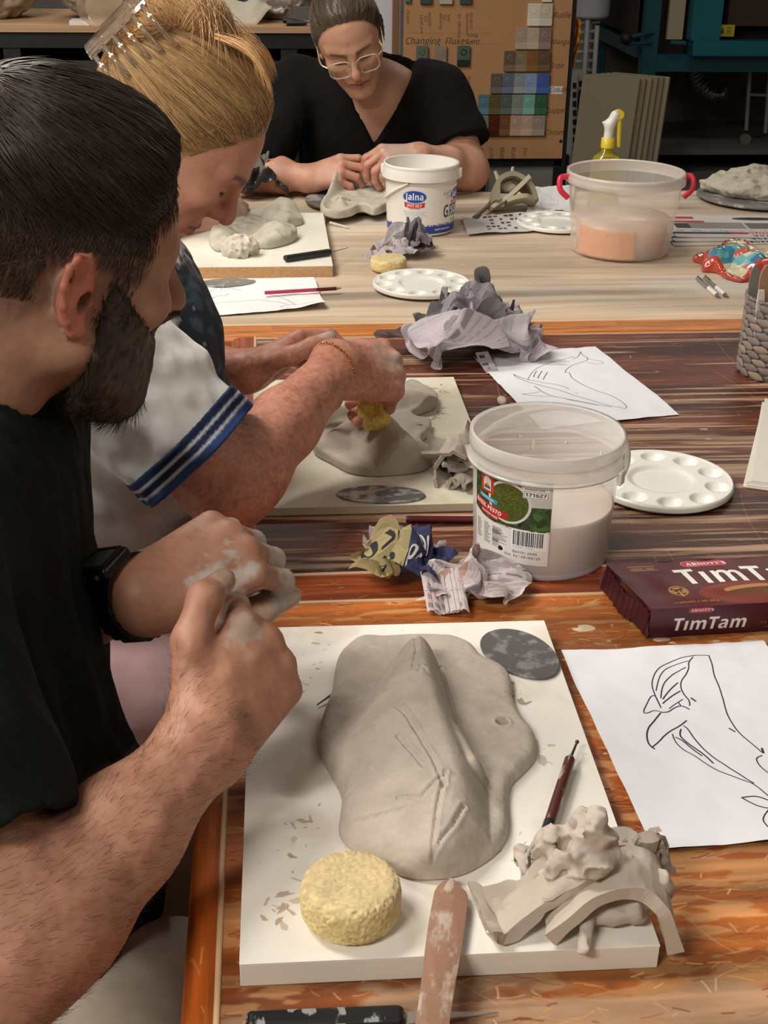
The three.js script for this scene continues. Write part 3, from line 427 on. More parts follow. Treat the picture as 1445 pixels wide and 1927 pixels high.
  // forearm hair
  const ah = []; for (const [G, e, w, cnt] of [[gR, eR, wR, 4200], [gL, eL, wL, 700]]) { const ax = norm(sub(w, e)); for (const [p, n] of scatter(G, cnt, hairRnd, (p) => { const t = dot(sub(p, e), ax); return t > -0.03 && t < len(sub(w, e)) + 0.03; })) { const d = norm(add(add(tangent(add(ax, [0, -0.5, 0]), n), n, 0.25), [hairRnd() - 0.5, hairRnd() - 0.5, hairRnd() - 0.5], 0.7)), L = 0.006 + hairRnd() * 0.009; ah.push({ p: [p, add(add(p, d, L * 0.5), n, 0.001), add(p, d, L)], r: 0.00008 }); } }
  part(g, 'arm_hair', strands(ah), mat(0x3a2618, 0.6));
  // shirt
  const nk = V([0, -0.2, -0.075]).applyMatrix4(M).toArray(), nk2 = V([0, -0.09, -0.045]).applyMatrix4(M).toArray();
  const trunk = union([ell([-0.29, 0.9, -1.01], [0.125, 0.18, 0.2]), [ell([-0.275, 0.72, -0.985], [0.13, 0.17, 0.175]), 0.08], [ell([-0.25, 0.63, -0.955], [0.142, 0.13, 0.16]), 0.06], [cone(sR, sL, 0.065, 0.065), 0.07], [cone(nk, add(nk, [-0.03, -0.06, 0]), 0.065, 0.08), 0.05]], 0.05);
  const slv = (s, e, cut) => { const d = norm(sub(e, s)), c = add(s, d, cut), a = cone(s, add(c, d, 0.03), 0.076, 0.075), i = cone(mid(s, c, 0.88), add(c, d, 0.1), 0.053, 0.053); return (x, y, z) => smax(smax(a(x, y, z), dot(sub([x, y, z], c), d), 0.003), -i(x, y, z), 0.003); };
  const slR = slv(sR, eR, 0.2), slL = slv(sL, eL, 0.19);
  const neckHole = cone(nk2, add(nk, [0.012, -0.01, 0]), 0.062, 0.066);
  const folds = (x, y, z) => (Math.sin((z * 0.9 + x * 0.5) * 95 + fbm(x * 6, y * 5, z * 6, 2) * 6) * 0.0035 * sstep(0.98, 0.86, y) + fbm(x * 16, y * 7, z * 16, 3) * 0.012);
  const shirt = (x, y, z) => { let d = smin(smin(trunk(x, y, z), slR(x, y, z), 0.03), slL(x, y, z), 0.03); if (Math.abs(d) > 0.05) return d; d += folds(x, y, z); d = Math.max(d, 0.53 - y + 0.0); return smax(d, -neckHole(x, y, z), 0.006); };
  const green = (x, y, z) => { const k = 1 + noise(x * 700, y * 700, z * 700) * 0.25; return [0.0085 * k, 0.0125 * k, 0.0125 * k]; };
  const S = part(g, 'polo_shirt', nets(shirt, [-0.5, 0.5, -1.34], [-0.06, 1.16, -0.6], 0.0055, green, (x, y, z) => noise(x * 420, y * 420, z * 420) * 0.0003), clothM(0.85, 0.1, [0.25, 0.32, 0.32]), 'dark green polo shirt');
  // collar and placket
  const up = norm(sub(nk2, nk)), fx = tangent([1, -0.2, -0.2], up), sd = cross(up, fx);
  const ring = (a, r, h) => add(add(add(add(nk, [0.008, 0.002, 0]), fx, Math.cos(a) * r), sd, Math.sin(a) * r), up, h);
  part(S, 'collar', sheet((u, v) => { const a = 0.28 + u * (6.283 - 0.56), open = 1 - sstep(0.0, 0.12, Math.min(u, 1 - u)); return add(ring(a, 0.074 + 0.006 * Math.sin(v * 3) + v * v * 0.03 - open * 0.004, 0.055 - v * 0.05 - v * v * 0.012 - open * 0.03), fx, open * 0.016); }, 60, 8, 0.0035), clothM(0.8, 0.2, [0.2, 0.25, 0.25]));
  S.children[0].material.vertexColors = false; S.children[0].material.color.setRGB(0.01, 0.0145, 0.0145);
  // watch on the left wrist
  const wd = norm(sub(wL, eL)), wc = add(wL, wd, -0.012), wy = tangent([0, 0.9, 0.3], wd), wz = cross(wd, wy);
  const wt = thing('wristwatch', 'black digital wristwatch with a ribbed resin strap on the bearded person', 'watch');
  const wp = (a, r, k) => add(add(add(wc, wy, Math.cos(a) * r), wz, Math.sin(a) * r * 0.95), wd, k);
  part(wt, 'strap', sheet((u, v) => wp(u * 6.2832, 0.0375 + 0.001 * Math.sin(u * 6.2832 * 22) * (Math.cos(u * 6.28) < 0.5 ? 1 : 0), (v - 0.5) * lerp(0.021, 0.028, sstep(0.2, 0.9, Math.cos(u * 6.2832)))), 132, 4, 0.0035), mat(0x0b0b0c, 0.45));
  const cs = box(0.04, 0.011, 0.036, 0, 0, 0, 0.004), cm = new THREE.Matrix4().makeBasis(V(wd), V(wy), V(wz)); cm.setPosition(...wp(0.15, 0.042, 0)); part(wt, 'case', cs.applyMatrix4(cm), mat(0x101113, 0.35));
  part(wt, 'dial', box(0.026, 0.001, 0.022, 0, 0.0062, 0).applyMatrix4(cm), mat(0x4a4d46, 0.15)); part(wt, 'bezel', merge([box(0.03, 0.002, 0.003, 0, 0.006, 0.0135), box(0.03, 0.002, 0.003, 0, 0.006, -0.0135), box(0.003, 0.002, 0.026, 0.0155, 0.006, 0), box(0.003, 0.002, 0.026, -0.0155, 0.006, 0)]).applyMatrix4(cm), mat(0x3a342c, 0.3, { metalness: 0.6 }));
  for (const k of [-1, 1]) part(wt, 'button', box(0.005, 0.004, 0.004, k * 0.009, 0, 0.0195, 0.001).applyMatrix4(cm), mat(0x777066, 0.3, { metalness: 0.8 }));
  // trousers
  const leg = (hp, kn, an) => [[cone(hp, kn, 0.1, 0.075), 0.05], [cone(kn, an, 0.07, 0.055), 0.03]];
  const tr = union([[ell([-0.28, 0.53, -0.97], [0.13, 0.1, 0.17]), 0], ...leg([-0.26, 0.535, -0.87], [0.16, 0.5, -0.86], [0.1, 0.08, -0.86]), ...leg([-0.26, 0.535, -1.06], [0.16, 0.5, -1.1], [0.1, 0.08, -1.1])], 0.05);
  const tf = (x, y, z) => tr(x, y, z) + fbm(x * 14, y * 14, z * 18, 3) * 0.013;
  part(g, 'trousers', nets(tf, [-0.48, 0.04, -1.24], [0.28, 0.68, -0.72], 0.011, (x, y, z) => { const k = 1 + noise(x * 500, y * 500, z * 500) * 0.1; return [0.52 * k, 0.44 * k, 0.36 * k]; }), clothM(0.9, 0.2), 'pale beige linen trousers');
  for (const z of [0.86, 1.1]) part(g, 'shoe', box(0.26, 0.08, 0.095, 0.15, 0.04, -z, 0.035), mat(0x222222, 0.6));
}

// ---------- the blonde woman in the white tee ----------
{
  const g = thing('person', 'blonde person with a clipped bun and white tee, sponging the clay whale', 'person');
  const tone = { base: [0.62, 0.3, 0.2], red: [0.66, 0.2, 0.15], lip: [0.52, 0.16, 0.14], brow: [0.11, 0.05, 0.03], nail: [0.68, 0.42, 0.36] };
  const M = headMatrix([-0.1148, 1.1442, -1.6737], [0.68, -0.73, 0.03], [0.73, 0.68, 0.02], 0.97), H = headField({ jaw: 0.95, nose: 0.95, neckTo: [0, -0.17, -0.1], neckR: 0.05 }), rnd = mulberry(91);
  const line = hairline([[0.092, 0.072], [0.065, 0.056], [0.035, 0.036], [0.0, 0.018], [-0.03, -0.005], [-0.065, -0.04]]);
  const F = skinFace(H, tone, { extra: (x, y, z, c) => mix3(c, [0.3, 0.17, 0.07], sstep(-0.004, 0.008, line(x, y, z))) });
  const head = nets(H.f, [-0.1, -0.21, -0.16], [0.1, 0.15, 0.15], 0.003, F, pores(1));
  const cap = (x, y, z) => { const d = H.base(x, y, z), s = line(x, y, z); return Math.max(d - 0.013 * sstep(-0.002, 0.05, s) + noise(x * 40, y * 110, z * 30) * 0.0018, -s); };
  const capG = nets(cap, [-0.1, -0.09, -0.14], [0.1, 0.16, 0.12], 0.003, (x, y, z) => { const k = 1 + fbm(x * 60, y * 60, z * 40, 3) * 0.7; return [0.27 * k, 0.15 * k, 0.062 * k]; });
  const KN = [0, 0.03, -0.116], list = [];               // hair is pulled back to the knot
  for (const [p, n] of scatter(capG, 7000, rnd, (p) => len(sub(p, KN)) > 0.03)) {
    const to = sub(KN, p), L = Math.min(len(to) * 1.05, 0.09 + rnd() * 0.06), d0 = norm(add(tangent(add(norm(to), [0, 0.25, 0]), n), [rnd() - 0.5, rnd() - 0.5, rnd() - 0.5], 0.16)), lift = 0.0006 + rnd() * rnd() * 0.005;
    list.push({ p: lay(cap, p, d0, L, 8, (q) => lift * (0.3 + q), (q, d) => norm(add(d, norm(sub(KN, q)), 0.35))), r: 0.0006, k: rnd() });
  }
  // the twisted knot: loops of hair around its own axis, with loose ends
  const bun = union([ell([0, 0.085, -0.112], [0.048, 0.042, 0.032]), [ell([0, 0.128, -0.078], [0.043, 0.03, 0.042]), 0.02]], 0.02), bunG = nets((x, y, z) => bun(x, y, z) + noise(x * 60, y * 60, z * 60) * 0.004, [-0.08, 0.02, -0.17], [0.08, 0.18, -0.01], 0.004, (x, y, z) => { const k = 1 + fbm(x * 70, y * 70, z * 70, 3) * 0.6; return [0.42 * k, 0.25 * k, 0.1 * k]; });
  for (const [p, n] of scatter(bunG, 3200, rnd)) { const ax = norm([0.5, 0.5, 0.7]), d = norm(add(tangent(add(cross(ax, sub(p, KN)), [0, 0.02, 0]), n), [rnd() - 0.5, rnd() - 0.5, rnd() - 0.5], 0.35)), lift = rnd() * 0.006; list.push({ p: lay(bun, p, d, 0.05 + rnd() * 0.05, 8, (q) => lift * (0.3 + q) + (q > 0.7 ? (q - 0.7) * 0.01 * rnd() : 0)), r: 0.00065, k: 0.5 + rnd() * 0.8 }); }
  for (let i = 0; i < 260; i++) { const a = rnd() * 6.28, s = add([0, 0.125, -0.08], [Math.cos(a) * 0.035, 0.01 + rnd() * 0.02, Math.sin(a) * 0.03]), d = norm([(rnd() - 0.5) * 1.6, 0.35 - rnd() * 0.6, 0.9 + (rnd() - 0.5)]), L = 0.03 + rnd() * 0.05, q = [s]; for (let k = 1; k <= 6; k++) q.push(add(add(s, d, L * k / 6), [0, -1, 0.2], (k / 6) ** 2 * L * (0.4 + rnd() * 0.1))); list.push({ p: q, r: 0.0006, k: 0.9 + rnd() * 0.5 }); }
  for (let i = 0; i < 7; i++) { const a = (i - 3) * 0.2, s = [0.02 * i - 0.06, 0.135, -0.05]; for (let j = 0; j < 26; j++) { const o = [(rnd() - 0.5) * 0.008, (rnd() - 0.5) * 0.006, (rnd() - 0.5) * 0.008], L = 0.06 + rnd() * 0.03, q = []; for (let k = 0; k <= 7; k++) { const t = k / 7; q.push(add(add(s, o, 1 - t * 0.6), [Math.sin(a) * L * t - 0.012 * Math.sin(t * 3), 0.022 * Math.sin(t * 2.6) - 0.004 * t, L * t])); } list.push({ p: q, r: 0.0006, k: 1 + rnd() * 0.4 }); } }
  for (let i = 0; i < 150; i++) { const [p, n] = scatter(capG, 1, rnd)[0] ?? [[0, 0.12, 0], [0, 1, 0]], d = norm(add(tangent(sub(KN, p), n), n, 0.5)), L = 0.02 + rnd() * 0.03, q = [p]; for (let k = 1; k <= 4; k++) q.push(add(add(p, d, L * k / 4), [(rnd() - 0.5), (rnd() - 0.5), (rnd() - 0.5)], 0.003)); list.push({ p: q, r: 0.00025, k: rnd() + 0.6 }); }
  const hairG = merge([capG, bunG, strands(list, (i, s) => { const k = 0.5 + s.k * 0.9; return [0.5 * k, 0.3 * k, 0.13 * k]; })]);
  head.applyMatrix4(M); hairG.applyMatrix4(M);
  // claw clip of clear plastic at the knot
  const clip = thing('hair_claw_clip', 'clear plastic claw clip holding the blonde bun', 'hair clip');
  const cm = mat(0xfff4e6, 0.04, { transmission: 0.93, thickness: 0.004, ior: 1.5, clearcoat: 1, attenuationColor: new THREE.Color(0.95, 0.8, 0.6), attenuationDistance: 0.02 });
  const cc = (q) => q.applyMatrix4(M);
  for (const s of [-1, 1]) {
    part(clip, 'clip_wing', cc(sheet((u, v) => { const a = (u - 0.5) * 0.094, r = v * 1.15; return [s * (0.006 + Math.sin(r) * 0.045) * (1 - 0.1 * Math.abs(u - 0.5)), 0.052 + a, -0.15 + (1 - Math.cos(r)) * 0.03]; }, 14, 8, 0.0028)), cm);
    for (let k = 0; k < 6; k++) { const y = 0.052 + (k - 2.5) * 0.0165; part(clip, 'claw_tooth', cc(tube([[s * 0.045, y, -0.134], [s * 0.062, y + 0.001, -0.117], [s * 0.066, y, -0.095], [s * 0.062, y, -0.074]], 0.0032, 14, 6)), cm); }
    part(clip, 'clip_lever', cc(sheet((u, v) => { const a = u * 2 - 1; return [s * (0.008 + v * 0.034), 0.052 + a * 0.026 * Math.sqrt(Math.max(0.03, 1 - (v * 1.6 - 0.6) ** 2)), -0.153 - v * 0.04]; }, 10, 8, 0.0025)), cm);
  }
  // arms
  const sR = [-0.245, 1.03, -1.39], eR = [-0.0532, 0.8239, -1.3453], wR = [0.0778, 0.8938, -1.5346], sL = [-0.22, 1.02, -1.72], eL = [-0.19, 0.8, -1.85], wL = [-0.0372, 0.8161, -1.7416];
  const hR = handField({ wrist: wR, fwd: sub([0.1804, 0.866, -1.6121], [0.0778, 0.8938, -1.5346]), dorsal: [0.2, 0.8, 0.56], side: 1, scale: 1.06, fat: 1.12, curl: [[58, 50, 15], [62, 52, 18], [66, 56, 20], [70, 58, 20]], spread: [3, 0, -2, -4], thumb: [[0.5, -0.82, -0.1], [0.3, -0.95, -0.1], [0.2, -0.97, 0.0]], thumbUp: [-0.3, 0, 1] });
  const hL = handField({ wrist: wL, fwd: sub([0.0364, 0.842, -1.7809], [-0.0372, 0.8161, -1.7416]), dorsal: [-0.1, 0.75, -0.6], side: -1, scale: 0.98, fat: 1.08, curl: [[26, 48, 34], [32, 50, 34], [40, 52, 32], [48, 52, 30]], spread: [4, 0, -4, -8], thumb: [[0.66, -0.3, 0.7], [0.9, -0.15, 0.4], [0.97, -0.1, 0.2]], thumbUp: [0, 0.7, 0.6] });
  const mid = mix3;
  const arm = (h, w, e, s) => union([h.f, [cone(w, mid(w, e, 0.5), 0.028, 0.04), 0.02], [cone(mid(w, e, 0.5), mid(w, e, 0.85), 0.04, 0.048), 0.02], [cone(mid(w, e, 0.85), e, 0.048, 0.044), 0.02], [cone(e, mid(e, s, 0.6), 0.046, 0.058), 0.03]], 0.01);
  const clay = [[hR.L(0.07, 0.012, 0.0), 0.03, 0.4], [hR.L(0.09, 0.01, -0.01), 0.028, 0.5], ...hR.joints.map(([p]) => [p, 0.016, 0.4]), [hR.pts[3], 0.012, 0.4]], clayL = [[hL.pts[hL.pts.length - 1], 0.016, 0.6], ...hL.joints.map(([p]) => [p, 0.014, 0.4])];
  const gs = [[hR, wR, eR, sR, clay], [hL, wL, eL, sL, clayL]].map(([h, w, e, s, c]) => { const [lo, hi] = boundsOf([e, mid(e, s, 0.6), ...h.pts], 0.062); return nets(arm(h, w, e, s), lo, hi, 0.0036, skinArm(tone, [h], c, { red: 0.25, freckle: 0.2 }), (x, y, z) => pores(1.5)(x, y, z) + noise(x * 55, y * 55, z * 55) * 0.0014); });
  part(g, 'body', merge([head, ...gs]), skinM);
  part(g, 'hair', hairG, mat(0xffffff, 0.36, { vertexColors: true }), 'blonde hair twisted up into a bun');
  // tee: trunk, sleeves, blue trims
  const nk = V([0, -0.17, -0.1]).applyMatrix4(M).toArray(), up = norm(sub(M ? V([0, -0.08, -0.06]).applyMatrix4(M).toArray() : nk, nk));
  const trunk = union([ell([-0.215, 0.935, -1.56], [0.15, 0.16, 0.185]), [ell([-0.15, 0.87, -1.54], [0.085, 0.09, 0.15]), 0.06], [ell([-0.27, 0.74, -1.53], [0.17, 0.17, 0.19]), 0.1], [ell([-0.28, 0.56, -1.52], [0.18, 0.12, 0.2]), 0.06], [cone(sR, sL, 0.066, 0.066), 0.06], [cone(nk, add(nk, [-0.04, -0.05, 0]), 0.07, 0.08), 0.04]], 0.05);
  const cut = len(sub(eR, sR)) - 0.05, dR = norm(sub(eR, sR)), cR = add(sR, dR, cut), dL = norm(sub(eL, sL)), cL = add(sL, dL, 0.16);
  const slv = (s, c, d, r0, r1) => { const a = cone(s, add(c, d, 0.02), r0, r1), i = cone(mid(s, c, 0.8), add(c, d, 0.1), r1 - 0.034, r1 - 0.034); return [a, (x, y, z) => smax(smax(a(x, y, z), dot(sub([x, y, z], c), d), 0.003), -i(x, y, z), 0.003)]; };
  const [aR, slR] = slv(sR, cR, dR, 0.075, 0.083), [aL, slL] = slv(sL, cL, dL, 0.072, 0.078);
  const folds = (x, y, z) => { const t = dot(sub([x, y, z], sR), dR), near = sstep(0.3, 0.1, Math.hypot(x - cR[0], y - cR[1], z - cR[2])); return fbm(x * 13, y * 10, z * 13, 3) * 0.016 + Math.sin((x * 0.7 + y * 1.1 + z * 0.4) * 62 + fbm(x * 7, y * 7, z * 7, 2) * 7) * 0.004 + near * Math.abs(fbm(x * 24, y * 12, z * 24, 2)) * 0.006; };
  const hole = cone(add(nk, up, 0.09), add(nk, up, -0.01), 0.06, 0.062);
  const tee = (x, y, z) => { const d = smin(smin(trunk(x, y, z), slR(x, y, z), 0.025), slL(x, y, z), 0.025); return Math.abs(d) > 0.06 ? d : smax(Math.max(d + folds(x, y, z), 0.5 - y), -hole(x, y, z), 0.005); };
  // navy brush print on the chest
  const navy = (x, y, z, n) => { const k = 1 + noise(x * 600, y * 600, z * 600) * 0.05; let c = [0.86 * k, 0.84 * k, 0.82 * k]; const onArm = dot(sub([x, y, z], sR), dR) > 0.015 && aR(x, y, z) < 0.02; if (!onArm && x > -0.2 && y > 0.8 && z < -1.44) { const b = fbm(x * 30, y * 16, z * 16, 3) * 0.03 + noise(x * 60, y * 260, z * 90) * 0.006, x0 = lerp(-0.15, -0.105, sstep(0.86, 0.99, y)); const patch = sstep(-0.003, 0.004, x - x0 + b) * sstep(0.795, 0.81, y + b); c = mix3(c, mix3([0.012, 0.025, 0.05], [0.05, 0.1, 0.13], sstep(0.1, 0.4, noise(x * 40, y * 160, z * 60))), patch * 0.97); if (noise(x * 70, y * 320, z * 120) > 0.8) c = mix3(c, [0.7, 0.7, 0.62], 0.5 * patch); } return c; };
  const T = part(g, 'white_tee', nets(tee, [-0.5, 0.48, -1.98], [0.02, 1.14, -1.24], 0.0055, navy, (x, y, z) => noise(x * 300, y * 300, z * 300) * 0.0002), clothM(0.85, 0.15), 'white tee with a navy brush print on the chest');
  const trim = (a, c, d) => { const i = cone(add(c, d, -0.06), add(c, d, 0.08), 0.06, 0.062), f = (x, y, z) => { const k = dot(sub([x, y, z], c), d); const d0 = Math.max(a(x, y, z), k - 0.004, -k - 0.03, -i(x, y, z)); return Math.abs(d0) > 0.04 ? d0 : Math.max(Math.max(a(x, y, z) + folds(x, y, z) - 0.0022, k - 0.004, -k - 0.03), -i(x, y, z)); }; const [lo, hi] = boundsOf([c], 0.115); return nets(f, lo, hi, 0.0026, (x, y, z) => { const k = dot(sub([x, y, z], c), d); const q = Math.min(Math.abs(k + 0.008), Math.abs(k + 0.019)); return mix3(k > -0.008 ? [0.035, 0.07, 0.2] : [0.016, 0.028, 0.07], [0.6, 0.62, 0.68], sstep(0.0024, 0.0006, q)); }); };
  part(T, 'sleeve_trim', trim(aR, cR, dR), clothM(0.7, 0.1), 'navy and blue sleeve trim with white stitching');
  part(T, 'sleeve_trim', trim(aL, cL, dL), clothM(0.7, 0.1));
  // bracelet
  const wd = norm(sub(wR, eR)), wc = add(wR, wd, -0.006), wy = tangent([0, 1, 0], wd), wz = cross(wd, wy), links = [];
  const br = thing('bracelet', 'thin gold chain bracelet on a freckled wrist', 'bracelet');
  for (let k = 0; k < 46; k++) { const a = k / 46 * 6.2832, r = 0.0345, p = add(add(add(wc, wy, Math.cos(a) * r), wz, Math.sin(a) * r), wd, 0.008 * Math.cos(a + 0.6)); const q = new THREE.TorusGeometry(0.0019, 0.0006, 5, 10); q.rotateX(k % 2 ? 1.2 : 0.3); q.rotateY(-a); q.translate(...p); links.push(q); }
  part(br, 'chain', merge(links), mat(0xd9a441, 0.25, { metalness: 1 }));
  // pink skirt over the lap
  const lap = union([[ell([-0.28, 0.55, -1.5], [0.17, 0.12, 0.2]), 0], [cone([-0.26, 0.55, -1.4], [0.16, 0.52, -1.36], 0.115, 0.085), 0.05], [cone([-0.26, 0.55, -1.62], [0.16, 0.52, -1.66], 0.115, 0.085), 0.05], [cone([-0.1, 0.5, -1.5], [0.17, 0.46, -1.5], 0.11, 0.09), 0.09], [cone([0.16, 0.48, -1.38], [0.17, 0.3, -1.38], 0.09, 0.1), 0.05], [cone([0.16, 0.48, -1.64], [0.17, 0.3, -1.64], 0.09, 0.1), 0.05]], 0.05);
  part(g, 'pink_skirt', nets((x, y, z) => lap(x, y, z) + fbm(x * 11, y * 9, z * 15, 3) * 0.012, [-0.5, 0.16, -1.84], [0.3, 0.72, -1.2], 0.011, (x, y, z) => { const k = 1 + noise(x * 400, y * 400, z * 400) * 0.06; return [0.66 * k, 0.42 * k, 0.43 * k]; }), clothM(0.9, 0.3, [1, 0.8, 0.8]), 'pale pink skirt');
  const legs = union([cone([0.15, 0.4, -1.4], [0.13, 0.07, -1.4], 0.05, 0.036), cone([0.15, 0.4, -1.64], [0.13, 0.07, -1.64], 0.05, 0.036)], 0.001);
  for (const z of [1.4, 1.64]) part(g, 'shoe', box(0.24, 0.08, 0.085, 0.17, 0.04, -z, 0.03), mat(0xe6e2da, 0.6));
  part(g, 'lower_leg', nets(legs, [0.06, 0.02, -1.72], [0.24, 0.42, -1.32], 0.012, () => tone.base), skinM);
}

// ---------- the woman in black ----------
{
  const g = thing('person', 'person with clear glasses and a black v-neck top, head bent over a clay dish', 'person');
  const tone = { base: [0.53, 0.28, 0.185], red: [0.6, 0.24, 0.18], lip: [0.4, 0.14, 0.11], brow: [0.11, 0.065, 0.045] };
  const M = headMatrix([0.1973, 1.0974, -3.2286], [0.06, -0.5, 0.86], [-0.26, 0.82, 0.5], 0.97), H = headField({ jaw: 0.96, nose: 0.95, neckTo: [0.0, -0.2, -0.09], neckR: 0.052 }), rnd = mulberry(17);
  const line = hairline([[0.096, 0.072], [0.078, 0.06], [0.05, 0.048], [0.02, 0.03], [0.0, 0.022], [-0.03, -0.01], [-0.065, -0.04]]);
  const F = skinFace(H, tone, { arch: 0.003, extra: (x, y, z, c) => mix3(c, [0.06, 0.036, 0.022], sstep(-0.006, 0.008, line(x, y, z))) });
  const head = nets(H.f, [-0.1, -0.22, -0.15], [0.1, 0.15, 0.15], 0.003, F, pores(1));
  const cap = (x, y, z) => Math.max(H.base(x, y, z) - 0.007 * sstep(-0.003, 0.04, line(x, y, z)) + noise(x * 130, y * 60, z * 30) * 0.0015, -line(x, y, z));
  const capG = nets(cap, [-0.1, -0.09, -0.14], [0.1, 0.16, 0.12], 0.0035, (x, y, z) => { const k = 1 + fbm(x * 140, y * 40, z * 30, 3) * 0.8; return [0.07 * k, 0.042 * k, 0.025 * k]; });
  const KN = [0, 0.08, -0.12], list = [];
  for (const [p, n] of scatter(capG, 2200, rnd)) { const d0 = norm(add(tangent(sub(KN, p), n), [rnd() - 0.5, rnd() - 0.5, rnd() - 0.5], 0.12)); list.push({ p: lay(cap, p, d0, 0.05 + rnd() * 0.04, 6, (q) => 0.0006 + rnd() * 0.0012), r: 0.0005, k: rnd() }); }
  const bunG = nets((x, y, z) => ell([0, 0.085, -0.135], [0.04, 0.036, 0.03])(x, y, z) + noise(x * 90, y * 90, z * 90) * 0.004, [-0.06, 0.03, -0.19], [0.06, 0.14, -0.08], 0.005, () => [0.07, 0.042, 0.025]);
  const hairG = merge([capG, bunG, strands(list, (i, s) => { const k = 0.6 + s.k; return [0.085 * k, 0.055 * k, 0.034 * k]; })]);
  head.applyMatrix4(M); hairG.applyMatrix4(M);
  const sR = [0.075, 0.965, -3.4], sL = [0.425, 0.96, -3.36], eR = [-0.03, 0.79, -3.24], eL = [0.49, 0.79, -3.24], wR = [0.0942, 0.7863, -3.1762], wL = [0.3584, 0.8464, -3.1367];
  const hR = handField({ wrist: wR, fwd: [0.86, 0.32, 0.25], dorsal: [-0.15, 0.75, 0.6], side: 1, scale: 1.0, fat: 1.05, curl: [[32, 30, 14], [40, 34, 16], [48, 40, 18], [54, 44, 18]], spread: [5, 0, -3, -7], thumb: [[0.75, -0.5, 0.4], [0.9, -0.45, 0.15], [0.95, -0.3, 0]], thumbUp: [0, 0.6, 0.7] });
  const hL = handField({ wrist: wL, fwd: [-0.92, 0.06, 0.3], dorsal: [0.1, 0.85, 0.35], side: -1, scale: 1.0, fat: 1.05, curl: [[40, 50, 25], [45, 55, 25], [50, 55, 25], [55, 55, 25]], thumb: [[0.7, -0.6, 0.4], [0.85, -0.5, 0.15], [0.9, -0.4, 0]] });
  const mid = mix3, arm = (h, w, e, s) => union([h.f, [cone(w, mid(w, e, 0.55), 0.028, 0.04), 0.02], [cone(mid(w, e, 0.55), e, 0.042, 0.045), 0.02], [cone(e, mid(e, s, 0.6), 0.047, 0.055), 0.03]], 0.01);
  const gs = [[hR, wR, eR, sR], [hL, wL, eL, sL]].map(([h, w, e, s]) => { const [lo, hi] = boundsOf([e, mid(e, s, 0.6), ...h.pts], 0.06); return nets(arm(h, w, e, s), lo, hi, 0.004, skinArm(tone, [h], [[h.joints[0][0], 0.015, 0.35], [h.pts[3], 0.018, 0.4], [h.pts[6], 0.018, 0.4], ...(h === hL ? [[h.L(0.06, 0.01, 0), 0.05, 0.5]] : [])], { red: 0.15 })); });
  const nk = V([0, -0.2, -0.09]).applyMatrix4(M).toArray();
  // chest skin in the v-neck
  const bust = union([ell([0.265, 0.9, -3.38], [0.16, 0.13, 0.095]), cone(nk, [0.262, 0.96, -3.36], 0.055, 0.075)], 0.05), bustG = nets(bust, [0.08, 0.76, -3.5], [0.44, 1.1, -3.2], 0.007, (x, y, z) => { const k = 1 + noise(x * 300, y * 300, z * 300) * 0.06; return [tone.base[0] * k, tone.base[1] * k, tone.base[2] * k]; });
  part(g, 'body', merge([head, bustG, ...gs]), skinM);
  part(g, 'hair', hairG, mat(0xffffff, 0.4, { vertexColors: true }), 'brown hair pulled back tight');
  const trunk = union([ell([0.265, 0.88, -3.39], [0.18, 0.17, 0.115]), [ell([0.265, 0.66, -3.42], [0.18, 0.2, 0.13]), 0.08], [cone(sR, sL, 0.066, 0.066), 0.06]], 0.05);
  const slv = (s, e, cut, r) => { const d = norm(sub(e, s)), c = add(s, d, cut), a = cone(s, add(c, d, 0.02), 0.07, r), i = cone(mid(s, c, 0.85), add(c, d, 0.1), r - 0.032, r - 0.032); return (x, y, z) => smax(smax(a(x, y, z), dot(sub([x, y, z], c), d), 0.004), -i(x, y, z), 0.004); };
  const slR = slv(sR, eR, 0.245, 0.075), slL = slv(sL, eL, 0.155, 0.082);
  const vneck = (x, y, z) => { const w = (y - 0.845) * 0.55; return Math.max(Math.abs(x - 0.262 - (y - 0.845) * 0.06) - w, -(z + 3.42)) * 0.85; };
  const top = (x, y, z) => smax(smin(smin(trunk(x, y, z), slR(x, y, z), 0.03), slL(x, y, z), 0.03) + fbm(x * 12, y * 10, z * 12, 3) * 0.014, -vneck(x, y, z), 0.004);
  part(g, 'black_top', nets(top, [-0.1, 0.46, -3.58], [0.62, 1.08, -3.14], 0.0075, (x, y, z) => [0.0055, 0.0052, 0.0052]), clothM(0.9, 0.08, [0.2, 0.2, 0.2]), 'black v-neck top');
  // glasses
  const gl = thing('glasses', 'clear acrylic glasses with gold temples on the person in black', 'glasses'), gm = mat(0xf0d8c0, 0.08, { transmission: 0.5, thickness: 0.002, ior: 1.5 }), gold = mat(0xe6cfa0, 0.22, { metalness: 0.6 });
  for (const s of [-1, 1]) {
    const rim = []; for (let k = 0; k < 20; k++) { const a = k / 20 * 6.2832, c = Math.cos(a), q = Math.sin(a), e = 0.62; rim.push([s * 0.033 + Math.sign(c) * Math.abs(c) ** e * 0.027, -0.004 + Math.sign(q) * Math.abs(q) ** e * 0.022, 0.107 - Math.abs(s * 0.033 + c * 0.027) * 0.12]); }
    part(gl, 'rim', tube(rim, 0.0017, 60, 6, true).applyMatrix4(M), gm);
    const lens = new THREE.CircleGeometry(1, 28); { const p = lens.attributes.position; for (let i = 0; i < p.count; i++) { const x = p.getX(i), y = p.getY(i), r = Math.hypot(x, y) || 1, c = x / r, q = y / r, e = 0.62; p.setXYZ(i, s * 0.033 + Math.sign(c) * Math.abs(c) ** e * 0.026 * r, -0.004 + Math.sign(q) * Math.abs(q) ** e * 0.021 * r, 0.107 - Math.abs(s * 0.033 + c * r * 0.027) * 0.12); } lens.computeVertexNormals(); }
